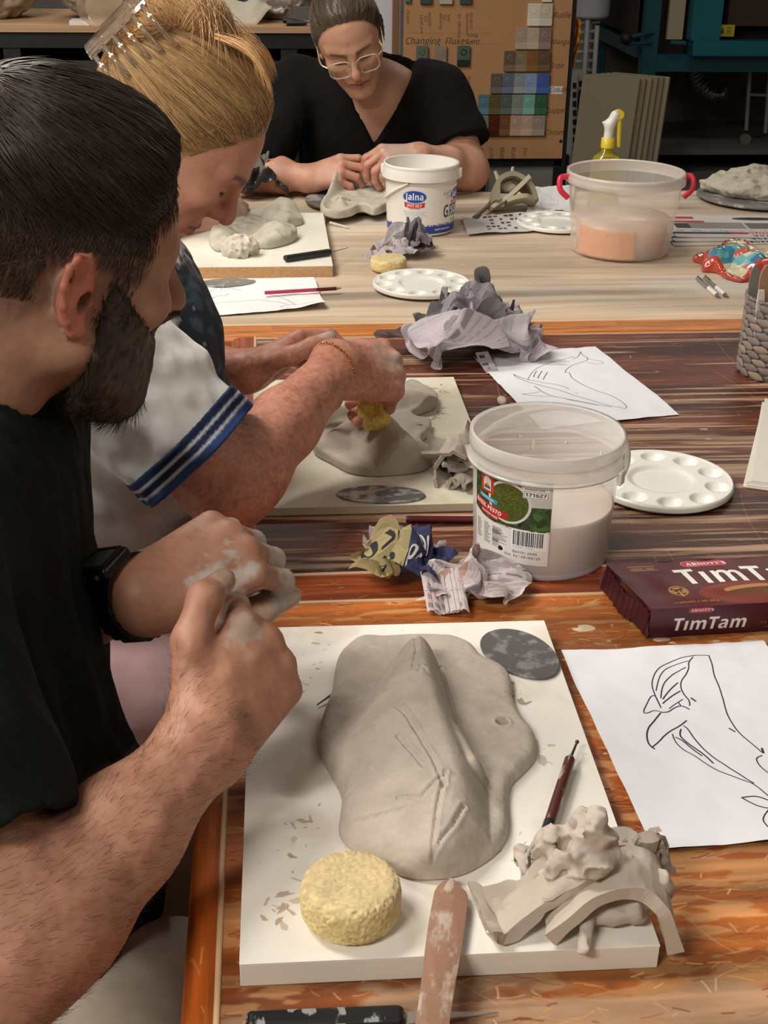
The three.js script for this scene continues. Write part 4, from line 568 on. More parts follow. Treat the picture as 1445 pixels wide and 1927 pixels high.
    part(gl, 'lens', lens.applyMatrix4(M), mat(0xffffff, 0.02, { transmission: 1, thickness: 0 }));
    part(gl, 'temple', tube([[s * 0.061, 0.009, 0.1], [s * 0.0745, 0.011, 0.085], [s * 0.0785, 0.011, 0.04], [s * 0.078, 0.012, 0.0]], 0.0019, 20, 6).applyMatrix4(M), gold);
  }
  part(gl, 'bridge', tube([[-0.008, 0.004, 0.106], [0, 0.008, 0.109], [0.008, 0.004, 0.106]], 0.0016, 10, 6).applyMatrix4(M), gm);
  // chair seat height: lap under the table
  const lap = union([cone([0.17, 0.5, -3.42], [0.16, 0.5, -3.0], 0.085, 0.07), cone([0.36, 0.5, -3.42], [0.37, 0.5, -3.0], 0.085, 0.07), cone([0.16, 0.5, -3.0], [0.16, 0.1, -3.02], 0.065, 0.05), cone([0.37, 0.5, -3.0], [0.37, 0.1, -3.02], 0.065, 0.05), ell([0.265, 0.52, -3.43], [0.18, 0.12, 0.13])], 0.03);
  part(g, 'black_trousers', nets(lap, [0.04, 0.02, -3.62], [0.5, 0.7, -2.88], 0.016, () => [0.012, 0.012, 0.013]), clothM(0.9, 0.1));
  for (const x of [0.16, 0.37]) part(g, 'shoe', box(0.085, 0.08, 0.24, x, 0.04, -2.97, 0.03), mat(0x1a1a1a, 0.6));
}
// ---------- the person hidden behind the blonde woman, of whom the photograph shows a hand ----------
{
  const g = thing('person', 'person mostly hidden behind the blonde bun, one pale hand scoring clay', 'person');
  const tone = { base: [0.62, 0.36, 0.27], red: [0.66, 0.3, 0.24], lip: [0.45, 0.18, 0.15], brow: [0.07, 0.05, 0.03] }, rnd = mulberry(55);
  const M = headMatrix([-0.1904, 0.9996, -2.7703], [0.75, -0.6, 0.1], [0.6, 0.78, 0], 0.95), H = headField({ neckTo: [0, -0.2, -0.08], neckR: 0.052 }), line = hairline([[0.086, 0.075], [0.05, 0.05], [0.0, 0.02], [-0.06, -0.03]]);
  const head = nets(H.f, [-0.1, -0.22, -0.15], [0.1, 0.15, 0.15], 0.005, skinFace(H, tone)), hair = nets((x, y, z) => Math.max(H.base(x, y, z) - 0.012 + noise(x * 90, y * 50, z * 30) * 0.002, -line(x, y, z)), [-0.1, -0.09, -0.14], [0.1, 0.16, 0.12], 0.005, (x, y, z) => { const k = 1 + fbm(x * 90, y * 40, z * 40, 3); return [0.05 * k, 0.035 * k, 0.025 * k]; });
  head.applyMatrix4(M); hair.applyMatrix4(M);
  const sR = [-0.42, 1.0, -2.55], sL = [-0.42, 1.0, -2.87], eR = [-0.3, 0.82, -2.62], eL = [-0.36, 0.8, -2.98], wR = [-0.1276, 0.7711, -2.8098], wL = [-0.2, 0.79, -3.0];
  const hR = handField({ wrist: wR, fwd: sub([-0.0396, 0.7972, -2.8925], [-0.1276, 0.7711, -2.8098]), dorsal: [0.1, 0.62, 0.78], side: 1, scale: 1.0, fat: 1.05, curl: [[38, 42, 20], [45, 50, 22], [52, 55, 24], [56, 55, 24]], spread: [2, 0, -3, -6], thumb: [[0.72, -0.5, 0.45], [0.9, -0.4, 0.1], [0.95, -0.3, -0.1]] }), hL = handField({ wrist: wL, fwd: [0.95, -0.05, 0.1], dorsal: [0, 1, 0], side: -1, curl: [[20, 25, 12], [22, 28, 12], [25, 30, 14], [28, 30, 14]] });
  const arm = (h, w, e, s) => union([h.f, [cone(w, e, 0.028, 0.043), 0.02], [cone(e, mix3(e, s, 0.6), 0.045, 0.05), 0.03]], 0.01);
  const gs = [[hR, wR, eR, sR], [hL, wL, eL, sL]].map(([h, w, e, s]) => { const [lo, hi] = boundsOf([e, mix3(e, s, 0.6), ...h.pts], 0.06); return nets(arm(h, w, e, s), lo, hi, 0.004, skinArm(tone, [h], [[h.pts[3], 0.02, 0.5], [h.L(0.06, 0.01, 0), 0.05, 0.4]], {})); });
  part(g, 'body', merge([head, ...gs]), skinM); part(g, 'hair', hair, mat(0xffffff, 0.42, { vertexColors: true }));
  const trunk = union([ell([-0.45, 0.86, -2.71], [0.13, 0.2, 0.19]), [ell([-0.47, 0.62, -2.71], [0.14, 0.16, 0.18]), 0.06], [cone(sR, sL, 0.066, 0.066), 0.06], [cone(sR, mix3(sR, eR, 0.6), 0.07, 0.068), 0.03], [cone(sL, mix3(sL, eL, 0.6), 0.07, 0.068), 0.03], [cone([-0.46, 0.52, -2.62], [-0.12, 0.5, -2.62], 0.095, 0.075), 0.04], [cone([-0.46, 0.52, -2.82], [-0.12, 0.5, -2.82], 0.095, 0.075), 0.04], [cone([-0.12, 0.5, -2.62], [-0.14, 0.02, -2.62], 0.07, 0.05), 0.02], [cone([-0.12, 0.5, -2.82], [-0.14, 0.02, -2.82], 0.07, 0.05), 0.02]], 0.05);
  part(g, 'grey_clothes', nets((x, y, z) => trunk(x, y, z) + fbm(x * 12, y * 10, z * 12, 3) * 0.012, [-0.68, 0, -3.02], [0, 1.1, -2.4], 0.014, () => [0.1, 0.1, 0.11]), clothM());
  // the tool in that hand
  const tip = [-0.0197, 0.7266, -2.9234], butt = add(hR.L(0.085, 0.012, 0.02), sub(hR.L(0.085, 0.012, 0.02), tip), 0.15), st = thing('wooden_modelling_tool', 'slim wooden tool held in the pale hand, its tip touching the clay', 'clay tool');
  part(st, 'shaft', bar(add(tip, sub(butt, tip), 0.12), butt, 0.003, 0.0042), mat(0x9a7a58, 0.6)); part(st, 'tip', bar(tip, add(tip, sub(butt, tip), 0.12), 0.001, 0.003), mat(0x8c8478, 0.5));
}

for (const [x, z, h, label] of [[-0.32, -0.97, 0.435, 'dark round work stool under the person in the polo shirt'], [-0.32, -1.51, 0.43, 'dark round work stool under the blonde person'], [0.265, -3.46, 0.4, 'dark round work stool under the person in black'], [-0.48, -2.72, 0.425, 'dark round work stool under the mostly hidden person']]) {
  const t = thing('work_stool', label, 'stool', [x, 0, z]), m = mat(0x2b2b2e, 0.5), st = mat(0x8a8a8a, 0.35, { metalness: 0.7 });
  part(t, 'seat', lathe([[0.001, h], [0.15, h], [0.162, h - 0.008], [0.162, h - 0.028], [0.15, h - 0.035], [0.001, h - 0.035]], 40), m);
  for (let k = 0; k < 4; k++) { const a = k * 1.5708 + 0.78; part(t, 'leg', bar([Math.cos(a) * 0.12, h - 0.035, Math.sin(a) * 0.12], [Math.cos(a) * 0.17, 0.0, Math.sin(a) * 0.17], 0.012, 0.012, 10), st); }
  const q = []; for (let k = 0; k < 24; k++) { const a = k / 24 * 6.2832; q.push([Math.cos(a) * 0.15, 0.16, Math.sin(a) * 0.15]); } part(t, 'foot_ring', tube(q, 0.008, 60, 8, true), st);
}

// ---------- clay, boards, paper: shared makers ----------
const clayM = new THREE.MeshStandardMaterial({ color: 0xffffff, vertexColors: true, roughness: 0.78 });
const clayCol = (c = [0.5, 0.43, 0.365]) => (x, y, z) => { const k = 1 + fbm(x * 55, y * 55, z * 55, 3) * 0.22 + noise(x * 420, y * 420, z * 420) * 0.05; return [c[0] * k, c[1] * k, c[2] * k]; };
const segD = (x, z, a, b) => { const dx = b[0] - a[0], dz = b[1] - a[1], t = clamp(((x - a[0]) * dx + (z - a[1]) * dz) / (dx * dx + dz * dz || 1e-9)); return [Math.hypot(x - a[0] - dx * t, z - a[1] - dz * t), t, (x - a[0]) * dz - (z - a[1]) * dx]; };
function polySD(pts) { return (x, z) => { let d = 1e9, inside = false; for (let i = 0, j = pts.length - 1; i < pts.length; j = i++) { const a = pts[i], b = pts[j]; d = Math.min(d, segD(x, z, a, b)[0]); if ((a[1] > z) !== (b[1] > z) && x < (b[0] - a[0]) * (z - a[1]) / (b[1] - a[1]) + a[0]) inside = !inside; } return inside ? -d : d; }; }
function smoothLoop(pts, n) { const c = new THREE.CatmullRomCurve3(pts.map((p) => new THREE.Vector3(p[0], 0, p[1])), true, 'centripetal'); return c.getPoints(n).slice(0, -1).map((p) => [p.x, p.z]); }
const lineD = (x, z, pl) => { let d = 1e9; for (let i = 0; i < pl.length - 1; i++) d = Math.min(d, segD(x, z, pl[i], pl[i + 1])[0]); return d; };
// a modelled slab: outline in (x, z), top height H(x, z) over base, rounded rim
function slab(outline, base, H, cell, round, col = clayCol(), top = 0.08) {
  const lp = smoothLoop(outline, 90), sd = polySD(lp), lo = [1e9, base - 0.004, 1e9], hi = [-1e9, base + top, -1e9];
  for (const [x, z] of lp) { lo[0] = Math.min(lo[0], x - 0.01); hi[0] = Math.max(hi[0], x + 0.01); lo[2] = Math.min(lo[2], z - 0.01); hi[2] = Math.max(hi[2], z + 0.01); }
  // outline distance and height are tabulated once on the plan grid
  const nx = Math.ceil((hi[0] - lo[0]) / cell) + 12, nz = Math.ceil((hi[2] - lo[2]) / cell) + 12, A = new Float32Array(nx * nz), B = new Float32Array(nx * nz);
  for (let j = 0; j < nz; j++) for (let i = 0; i < nx; i++) { const x = lo[0] + i * cell, z = lo[2] + j * cell; A[j * nx + i] = sd(x, z); B[j * nx + i] = H(x, z); }
  const f = (x, y, z) => { const fx = clamp((x - lo[0]) / cell, 0, nx - 2), fz = clamp((z - lo[2]) / cell, 0, nz - 2), i = Math.floor(fx), j = Math.floor(fz), u = fx - i, v = fz - j, o = j * nx + i, L = (T) => (T[o] * (1 - u) + T[o + 1] * u) * (1 - v) + (T[o + nx] * (1 - u) + T[o + nx + 1] * u) * v; return Math.max(smax(L(A), (y - base - L(B)) * 0.75, round), base - y); };
  return nets(f, lo, hi, cell, col, (x, y, z) => noise(x * 260, y * 260, z * 260) * 0.00025 + noise(x * 90, y * 90, z * 90) * 0.0004);
}
function whaleHeight(ridge, hs, wl, wr, t0) {      // a body lying along a ridge line; widths to its left and right
  return (x, z) => {
    let best = [1e9, 0, 0]; for (let i = 0; i < ridge.length - 1; i++) { const [d, t, s] = segD(x, z, ridge[i], ridge[i + 1]); if (d < best[0]) best = [d, i + t, s]; }
    const k = best[1], i = Math.min(ridge.length - 2, Math.floor(k)), t = k - i, at = (a) => lerp(a[i], a[i + 1], t), w = best[2] > 0 ? at(wr) : at(wl), u = clamp(best[0] / w), p = best[2] > 0 ? 2.4 : 1.8;
    return t0 + at(hs) * (1 - u ** p) * (1 - u * u * 0.25) ** 2;
  };
}
// board: core and face
function board(name, label, pos, w, d, t, turn, faceTex, coreM, group) {
  const b = thing(name, label, 'board', pos, turn, group);
  part(b, 'core', box(w, t - 0.0012, d, 0, (t - 0.0012) / 2, 0, 0.0008), coreM);
  const f = box(w + 0.0004, 0.0014, d + 0.0004, 0, t - 0.0007, 0, 0.0005); uvXZ(f, -w / 2, -d / 2, w, d); part(b, 'white_face', f, mat(0xffffff, 0.5, { map: faceTex }));
  return b;
}
function boardTex(seed, marks, smear, base = [240, 235, 226]) {
  const r = mulberry(seed);
  return canvasTex(700, 1050, (x, w, h) => {
    perPixel(x, w, h, (i, j) => { const v = 1 + fbm(i / 160, j / 160, seed, 3) * 0.03, s = sstep(0.12, 0.5, fbm(i / 110, j / 150, seed + 9, 4)) * smear, c = mix3(base, [206, 190, 164], s); return [c[0] * v, c[1] * v, c[2] * v]; });
    for (const [u, v, n, sp] of marks) for (let k = 0; k < n; k++) { const px = (u + (r() + r() - 1) * sp) * w, py = (v + (r() + r() - 1) * sp) * h, s = 1.5 + r() * r() * 15; x.fillStyle = ((q) => `rgba(${138 + q * 50},${116 + q * 50},${90 + q * 50},${0.35 + r() * 0.5})`)(r()); x.beginPath(); const a0 = r() * 3, st = 0.3 + r() * 0.5; for (let q = 0; q < 9; q++) { const a = q / 9 * 6.283, d = s * (0.4 + r() * 0.9), ex = Math.cos(a) * d * 1.6, ey = Math.sin(a) * d * st; x.lineTo(px + ex * Math.cos(a0) - ey * Math.sin(a0), py + ex * Math.sin(a0) + ey * Math.cos(a0)); } x.fill(); }
  });
}
// paper: corner a, b (top edge), c (below a), all [x, z]; drawing strokes in [x, z] metres
function paper(label, a, b, c, strokes, y, opt = {}) {
  const ux = [b[0] - a[0], b[1] - a[1]], vx = [c[0] - a[0], c[1] - a[1]], det = ux[0] * vx[1] - ux[1] * vx[0], W = 1024, Hh = Math.min(1450, Math.round(W * Math.hypot(...vx) / Math.hypot(...ux)));
  const to = ([x, z]) => { const p = x - a[0], q = z - a[1]; return [(p * vx[1] - q * vx[0]) / det * W, (ux[0] * q - ux[1] * p) / det * Hh]; };
  const tex = canvasTex(W, Hh, (g) => {
    g.fillStyle = opt.paper ?? '#eceae9'; g.fillRect(0, 0, W, Hh); g.lineCap = g.lineJoin = 'round'; g.strokeStyle = opt.ink ?? '#2a2838';
    strokes.forEach((s, si) => { g.lineWidth = (opt.pen ?? 7) * (s.w ?? 1) * (0.9 + 0.2 * noise(si, 3, 1)); const q = (s.p ?? s).map(to); g.beginPath(); g.moveTo(...q[0]); if (q.length === 2) g.lineTo(...q[1]); else { for (let i = 1; i < q.length - 1; i++) { const m = [(q[i][0] + q[i + 1][0]) / 2, (q[i][1] + q[i + 1][1]) / 2]; g.quadraticCurveTo(...q[i], ...(i === q.length - 2 ? q[i + 1] : m)); } } g.stroke(); });
    if (opt.draw) opt.draw(g, W, Hh);
  });
  const t = opt.lift ?? 0.004, sd = opt.seed ?? 3, N = opt.n ?? 40;
  const geo = grid((u, v) => { const e = Math.max(Math.abs(u - 0.5), Math.abs(v - 0.5)) * 2, wv = (fbm(u * 4, v * 5, sd, 3) * 0.5 + 0.5) * t * (0.25 + 0.75 * e) + fbm(u * 14, v * 16, sd + 5, 2) * 0.0009 + (opt.curl ? opt.curl(u, v) : 0); return [a[0] + ux[0] * u + vx[0] * v, y + 0.0009 + Math.max(0, wv), a[1] + ux[1] * u + vx[1] * v]; }, N, N);
  const uv = geo.attributes.uv; for (let i = 0; i < uv.count; i++) uv.setY(i, 1 - uv.getY(i));
  geo.computeVertexNormals();
  return solo(opt.name ?? 'drawing_sheet', geo, mat(0xffffff, 0.8, { map: tex }), label, 'paper');
}
// round yellow pottery sponge, base at the origin
function spongeGeo(r, h, seed) { const f = (x, y, z) => { const d = Math.hypot(x, z), q = smax(d - r + (((y / h) - 0.5) ** 2) * r * 0.18, Math.abs(y - h / 2) - h / 2, h * 0.28); return q + fbm(x * 160 + seed, y * 160, z * 160, 2) * 0.0005 + noise(x * 520, y * 520, z * 520 + seed) * 0.0006 + 0.0006; }; return nets(f, [-r - 0.006, -0.004, -r - 0.006], [r + 0.006, h + 0.006, r + 0.006], r / 30, (x, y, z) => { const k = 1 + noise(x * 500, y * 500, z * 500) * 0.18 + fbm(x * 60, y * 60, z * 60 + seed, 3) * 0.15, t = sstep(0.05, 0.3, fbm(x * 45, y * 45 + seed, z * 45, 3)) * 0.6; const c = mix3(mix3([0.82, 0.66, 0.31], [0.66, 0.5, 0.27], t), [0.6, 0.47, 0.27], 0.75 * sstep(0.8, 0.95, y / h + noise(x * 260, z * 260, seed) * 0.12)); return [c[0] * k, c[1] * k, c[2] * k]; }); }
const spongeM = new THREE.MeshStandardMaterial({ color: 0xffffff, vertexColors: true, roughness: 0.95 });
// flat oval metal scraper with dried slip
function slipTex(seed, base, over, lo, hi, w = 512, h = 512) { return canvasTex(w, h, (x) => perPixel(x, w, h, (i, j) => { const n = fbm(i / 50, j / 70, seed, 5) + noise(i / 6, j / 18, seed + 2) * 0.08, c = mix3(base, over, sstep(lo, hi, n)), v = 1 + noise(i / 2, j / 2, seed) * 0.05; return [c[0] * v, c[1] * v, c[2] * v]; })); }
function ovalScraper(label, pos, rx, rz, turn, tex, kidney = 0) {
  const s = new THREE.Shape(); for (let k = 0; k < 48; k++) { const a = k / 48 * 6.2832, x = Math.cos(a) * rx, z = Math.sin(a) * rz * (1 - kidney * Math.cos(a)); k ? s.lineTo(x, z) : s.moveTo(x, z); }
  const g = new THREE.ExtrudeGeometry(s, { depth: 0.0012, bevelEnabled: true, bevelSize: 0.0006, bevelThickness: 0.0006, bevelSegments: 1 }); g.rotateX(-Math.PI / 2); uvXZ(g, -rx, -rz, rx * 2, rz * 2);
  return solo('oval_scraper', g, mat(0xffffff, 0.42, { metalness: 0.35, map: tex }), label, 'scraper', add(pos, [0, 0.0006, 0]), turn);
}
// crumpled sheet: folded over random lines and gathered into a heap
function crumple(w, d, h, seed, n = 34, gather = 0.62) {
  const r = mulberry(seed), F = []; for (let k = 0; k < 15; k++) { const a = r() * 6.283; F.push([Math.cos(a), Math.sin(a), (6 + r() * 20) / Math.max(w, d) * 0.35, r() * 9, (0.4 + r()) * h * 0.2]); } for (let k = 0; k < 10; k++) { const a = r() * 6.283; F.push([Math.cos(a), Math.sin(a), (22 + r() * 26) / Math.max(w, d) * 0.35, r() * 9, (0.3 + r()) * h * 0.09]); }
  const tri = (x) => Math.abs(((x % 2) + 2) % 2 - 1);
  const g0 = grid((u, v) => { let x = (u - 0.5) * w, z = (v - 0.5) * d, y = 0; for (const [cx, cz, fr, ph, am] of F) y += am * (tri((x * cx + z * cz) * fr + ph + noise(x * 20, z * 20, seed) * 0.4) - 0.3); const rr = Math.hypot(u - 0.5, v - 0.5) * 2; y = Math.max(0.0015, y * (1.05 - rr * 0.35) + h * 0.35 * (1 - rr)); const sx = noise(u * 5, v * 5, seed + 3) * w * 0.12 + noise(u * 11, v * 11, seed + 8) * w * 0.05, sz = noise(u * 5, v * 5, seed + 6) * d * 0.12; return [x * gather + sx, y, z * gather + sz]; }, n, n);
  const g = g0.toNonIndexed(); g.computeVertexNormals(); return g;
}
function newsTex(seed, tint, opts = {}) {
  const r = mulberry(seed);
  return canvasTex(768, 768, (x, w, h) => {
    x.fillStyle = tint; x.fillRect(0, 0, w, h);
    let y = 20; while (y < h - 20) { const big = r() < 0.14; const hh = big ? 30 : 8; if (big && r() < 0.5) { x.fillStyle = opts.pics?.[Math.floor(r() * opts.pics.length)] ?? `rgb(${60 + r() * 70},${60 + r() * 60},${60 + r() * 70})`; x.fillRect(20 + r() * 300, y, 160 + r() * 240, 90); y += 100; continue; } let px = 20; x.fillStyle = `rgba(60,57,62,${big ? 0.4 : 0.16})`; while (px < w - 20) { const ww = (big ? 26 : 8) + r() * (big ? 60 : 40); if (r() < 0.9) x.fillRect(px, y, ww, hh * 0.62); px += ww + (big ? 12 : 6); } y += hh + 7; }
    if (opts.draw) opts.draw(x, w, h);
  });
}

// ---------- near table ----------
{
  // white board and its clay whale
  const bt = 0.021, tex = boardTex(4, [[0.13, 0.22, 26, 0.07], [0.22, 0.12, 10, 0.12], [0.13, 0.72, 16, 0.1], [0.1, 0.88, 14, 0.06], [0.83, 0.3, 16, 0.06], [0.84, 0.5, 14, 0.06], [0.72, 0.78, 8, 0.08], [0.4, 0.5, 24, 0.5]], 0.35);
  board('white_board', 'white laminated work board under the clay whale and the yellow sponge', [0.1175, TT, -0.9135], 0.296, 0.452, bt, -0.012, tex, mat(0xe9e3d6, 0.55));
  const B = TT + bt + 0.0005;
  const out = [[0.0585, -1.0811], [0.0778, -1.1023], [0.1024, -1.1027], [0.1377, -1.1044], [0.1709, -1.0963], [0.1866, -1.0815], [0.1939, -1.0609], [0.2091, -1.044], [0.2149, -1.0217], [0.2107, -0.9921], [0.215, -0.9592], [0.2208, -0.9339], [0.2151, -0.9043], [0.1993, -0.8826], [0.1885, -0.8697], [0.1814, -0.8487], [0.1765, -0.8152], [0.1674, -0.7937], [0.1501, -0.7761], [0.1294, -0.7645], [0.1042, -0.7622], [0.0864, -0.7681], [0.0765, -0.7794], [0.06, -0.7908], [0.0466, -0.8059], [0.0424, -0.8207], [0.0452, -0.8406], [0.0472, -0.8613], [0.0412, -0.889], [0.0335, -0.9151], [0.0296, -0.9421], [0.0343, -0.9664], [0.0407, -0.9949], [0.0466, -1.0177], [0.0515, -1.0561]];
  const ridge = [[0.1273, -1.0291], [0.1241, -0.9695], [0.1257, -0.9046], [0.1302, -0.8457], [0.1242, -0.7993], [0.1065, -0.733]], base = whaleHeight(ridge, [0.036, 0.043, 0.042, 0.037, 0.03, 0.003], [0.03, 0.062, 0.1, 0.096, 0.085, 0.03], [0.022, 0.026, 0.03, 0.034, 0.034, 0.012], 0.014);
  const cuts = [[[0.0964, -0.9211], [0.1026, -0.9067], [0.1118, -0.8763], [0.1191, -0.8461], [0.1244, -0.8174]], [[0.0943, -0.8848], [0.1019, -0.8648], [0.1109, -0.8411]], [[0.1263, -0.8301], [0.1163, -0.7964], [0.1079, -0.7593]], [[0.1377, -0.8011], [0.127, -0.7832], [0.1102, -0.7645]], [[0.149, -1.0369], [0.1521, -0.9813], [0.1502, -0.9048]], [[0.1245, -1.0384], [0.1229, -1.0054], [0.1157, -0.9735]], [[0.0881, -0.8169], [0.1046, -0.8087], [0.1265, -0.8315]]], hole = [0.1925, 0.77, -0.9444], fin = [[0.143, 0.79, -0.9053], [0.1533, 0.8, -0.8613]], scar = [0.1222, 0.81, -0.9654];
  const H = (x, z) => {
    let h = base(x, z); const f = segD(x, z, [fin[0][0], fin[0][2]], [fin[1][0], fin[1][2]]); h = smax(h, 0.014 + 0.026 * (1 - (f[0] / 0.013) ** 2), 0.008);
    for (const c of cuts) { const d = lineD(x, z, c); if (d < 0.006) h -= 0.0026 * Math.exp(-((d / 0.0014) ** 2)) - 0.0009 * Math.exp(-(((d - 0.003) / 0.0013) ** 2)); }
    const dh = Math.hypot(x - hole[0], z - hole[2]); h -= 0.012 * sstep(0.0055, 0.0025, dh + noise(x * 700, z * 700, 1) * 0.001); h += 0.0016 * Math.exp(-(((dh - 0.007) / 0.002) ** 2));
    const ds = Math.hypot(x - scar[0], z - scar[2]); h += 0.004 * sstep(0.012, 0.004, ds) * (0.4 + fbm(x * 400, z * 400, 2, 3));
    return h + fbm(x * 24, z * 24, 5, 3) * 0.003 - 0.006 * sstep(0.05, 0.01, Math.hypot(x - 0.07, z + 0.77));
  };
  solo('clay_whale', slab(out, B, H, 0.0018, 0.012), clayM, 'wet grey clay whale relief on a lobed slab, fin stub at its side', 'clay sculpture');
  // sponge, scraper, ball stylus, wooden knife
  solo('round_sponge', spongeGeo(0.037, 0.034, 1), spongeM, 'thick round yellow sponge at the corner of the white board', 'sponge', add([0.0464, 0.762, -0.7304], [0, 0, 0]), 0.4);
  ovalScraper('grey metal oval scraper with slip scratches, beside the biggest clay whale', [0.2321, 0.762, -1.0728], 0.0475, 0.032, -1.14, slipTex(3, [106, 104, 106], [152, 149, 145], 0.02, 0.5), 0.08);
  { const t = thing('ball_stylus', 'dark red wooden stylus with a metal ball tip, smeared with slip', 'clay tool'); const a = [0.2051, 0.77, -0.8054], b = [0.2414, 0.77, -0.8924], c = [0.2525, 0.772, -0.9147], rt = slipTex(12, [82, 34, 28], [190, 168, 158], 0.08, 0.24, 128, 256); const g = tube([a, mix3(a, b, 0.1), mix3(a, b, 0.5), mix3(a, b, 0.9), b], 0.0046, 24, 12); part(t, 'handle', merge([g, new THREE.SphereGeometry(0.0046, 10, 8).translate(...a), bar(b, add(b, sub(c, b), 0.22), 0.0046, 0.002, 10)]), mat(0xffffff, 0.4, { map: rt })); part(t, 'ferrule', bar(mix3(a, b, -0.015), mix3(a, b, 0.09), 0.0049, 0.0049, 12), mat(0x3a3a40, 0.35, { metalness: 0.7 })); part(t, 'needle', merge([bar(b, c, 0.0013, 0.001, 8), new THREE.SphereGeometry(0.0018, 10, 8).translate(...c)]), mat(0x5a5450, 0.35, { metalness: 0.8 })); }
  { const a = [0.1235, 0.768, -0.7517], b = [0.0919, 0.765, -0.6178], ax = norm(sub(b, a)), sx = norm(cross([0, 1, 0], ax)), L = len(sub(b, a)), g = sheet((u, v) => { const s = v * L, w = 0.0118 * Math.min(1, Math.sqrt(Math.max(0.05, s / 0.012))) * (1 + 0.08 * Math.sin(v * 5)); const skew = v < 0.12 ? (0.12 - v) * 0.05 * (u - 0.5) : 0; return add(add(add(a, ax, s + skew), sx, (u - 0.5) * 2 * w), [0, 1, 0], 0.0015 + 0.0006 * (1 - (2 * u - 1) ** 2)); }, 8, 30, (u) => 0.0042 * (1 - 0.5 * (2 * u - 1) ** 2)); solo('wooden_clay_knife', g, mat(0xffffff, 0.55, { map: slipTex(21, [150, 112, 90], [186, 168, 156], 0.0, 0.45, 128, 512) }), 'flat wooden clay knife sticking out over the front edge of the white board', 'clay tool'); }
  { const t = thing('loop_knife', 'black handled fettling knife with a clay-smeared steel blade, lying before the white board', 'knife'); const a = [-0.029, 0.748, -0.6478], b = [0.0777, 0.748, -0.6455], c = [0.1415, 0.742, -0.6516]; const d = norm(sub(b, a)); part(t, 'handle', xf(box(len(sub(b, a)), 0.013, 0.017, 0, 0, 0, 0.005), mix3(a, b, 0.5), [0, Math.atan2(-d[2], d[0]), 0]), mat(0xffffff, 0.4, { map: slipTex(9, [22, 22, 24], [150, 150, 148], 0.14, 0.3, 512, 64) })); part(t, 'blade', sheet((u, v) => add(mix3(b, c, v), [0, (u - 0.5) * 0.001, (u - 0.5) * 0.011 * (1 - v * 0.9)]), 4, 10, 0.001), mat(0xb8b2aa, 0.35, { metalness: 0.6 })); }
  { const t = [0.0344, 0.7625, -1.0048]; solo('needle_tool', merge([bar([0.0327, 0.7635, -0.9983], [0.0494, 0.766, -1.0132], 0.0007, 0.0014, 6)]), mat(0x55524e, 0.4, { metalness: 0.7 }), 'thin dark metal point sticking out from under the clay whale', 'clay tool'); }
  // clay offcuts at the corner of the board
  const oc = 'clay offcuts on the corner of the white board';
  const dirty = clayCol([0.52, 0.45, 0.385]);
  const rough = (f, k = 1) => (x, y, z) => f(x, y, z) + fbm(x * 90, y * 90, z * 90, 3) * 0.003 * k + (Math.abs(noise(x * 75 + 3, y * 75, z * 75)) - 0.3) * 0.007 * k + noise(x * 300, y * 300, z * 300) * 0.0008;
  { // curved slab rising from the left to the right
    const A = [0.1346, 0.766, -0.7373], A2 = [0.1445, 0.764, -0.6882], Bq = [0.1828, 0.79, -0.7396], B2 = [0.1921, 0.785, -0.7068], C = [0.2226, 0.825, -0.7369], C2 = [0.2287, 0.81, -0.7088];
    const cv = (p, q, r) => new THREE.CatmullRomCurve3([V(p), V(mix3(mix3(p, q, 0.5), [0, 0.76, 0], 0.0)).add(new THREE.Vector3(0, -0.006, 0)), V(q), V(r)]), c1 = cv(A, Bq, C), c2 = cv(A2, B2, C2);
    const pt = (u, v) => { const t = clamp(u), a = c1.getPoint(t), b = c2.getPoint(t), p = a.lerp(b, v); return [p.x + noise(u * 5, v * 4, 2) * 0.002, p.y + noise(u * 6, v * 5, 4) * 0.004 + 0.003 - 0.009 * Math.sin(v * 3.14) * (1 - clamp(u)) + 0.007 * sstep(0.12, 0, u), p.z + noise(u * 6, v * 3, 7) * 0.002]; };
    solo('clay_offcut', sheet(pt, 40, 16, (u, v) => 0.0095 + noise(u * 9, v * 9, 1) * 0.002), mat(0xbdb0a2, 0.8), 'curved slab offcut with a broken left end, largest in the heap', 'clay scrap', [0, 0, 0], 0, oc);
  }
  { // arch strip standing on its edge over the board's corner
    const mid = [[0.1842, 0.768, -0.6899], [0.2025, 0.783, -0.6923], [0.2229, 0.797, -0.6957], [0.2457, 0.8, -0.6971], [0.2615, 0.79, -0.6884], [0.2745, 0.752, -0.6861]].map(V), c = new THREE.CatmullRomCurve3(mid);
    solo('clay_offcut', sheet((u, v) => { const p = c.getPoint(clamp(u)), w = 0.062 * (0.6 + 0.4 * Math.sin(clamp(u) * 3.0 + 0.1)); return [p.x + v * w * 0.12 + noise(u * 6, v * 4, 9) * 0.0015, p.y + noise(u * 7, v * 5, 3) * 0.002, p.z - v * w]; }, 44, 10, (u, v) => 0.0105 + noise(u * 8, v * 6, 5) * 0.002), mat(0xc2b5a7, 0.8), 'thick arched clay strip curling down off the board corner', 'clay scrap', [0, 0, 0], 0, oc);
  }
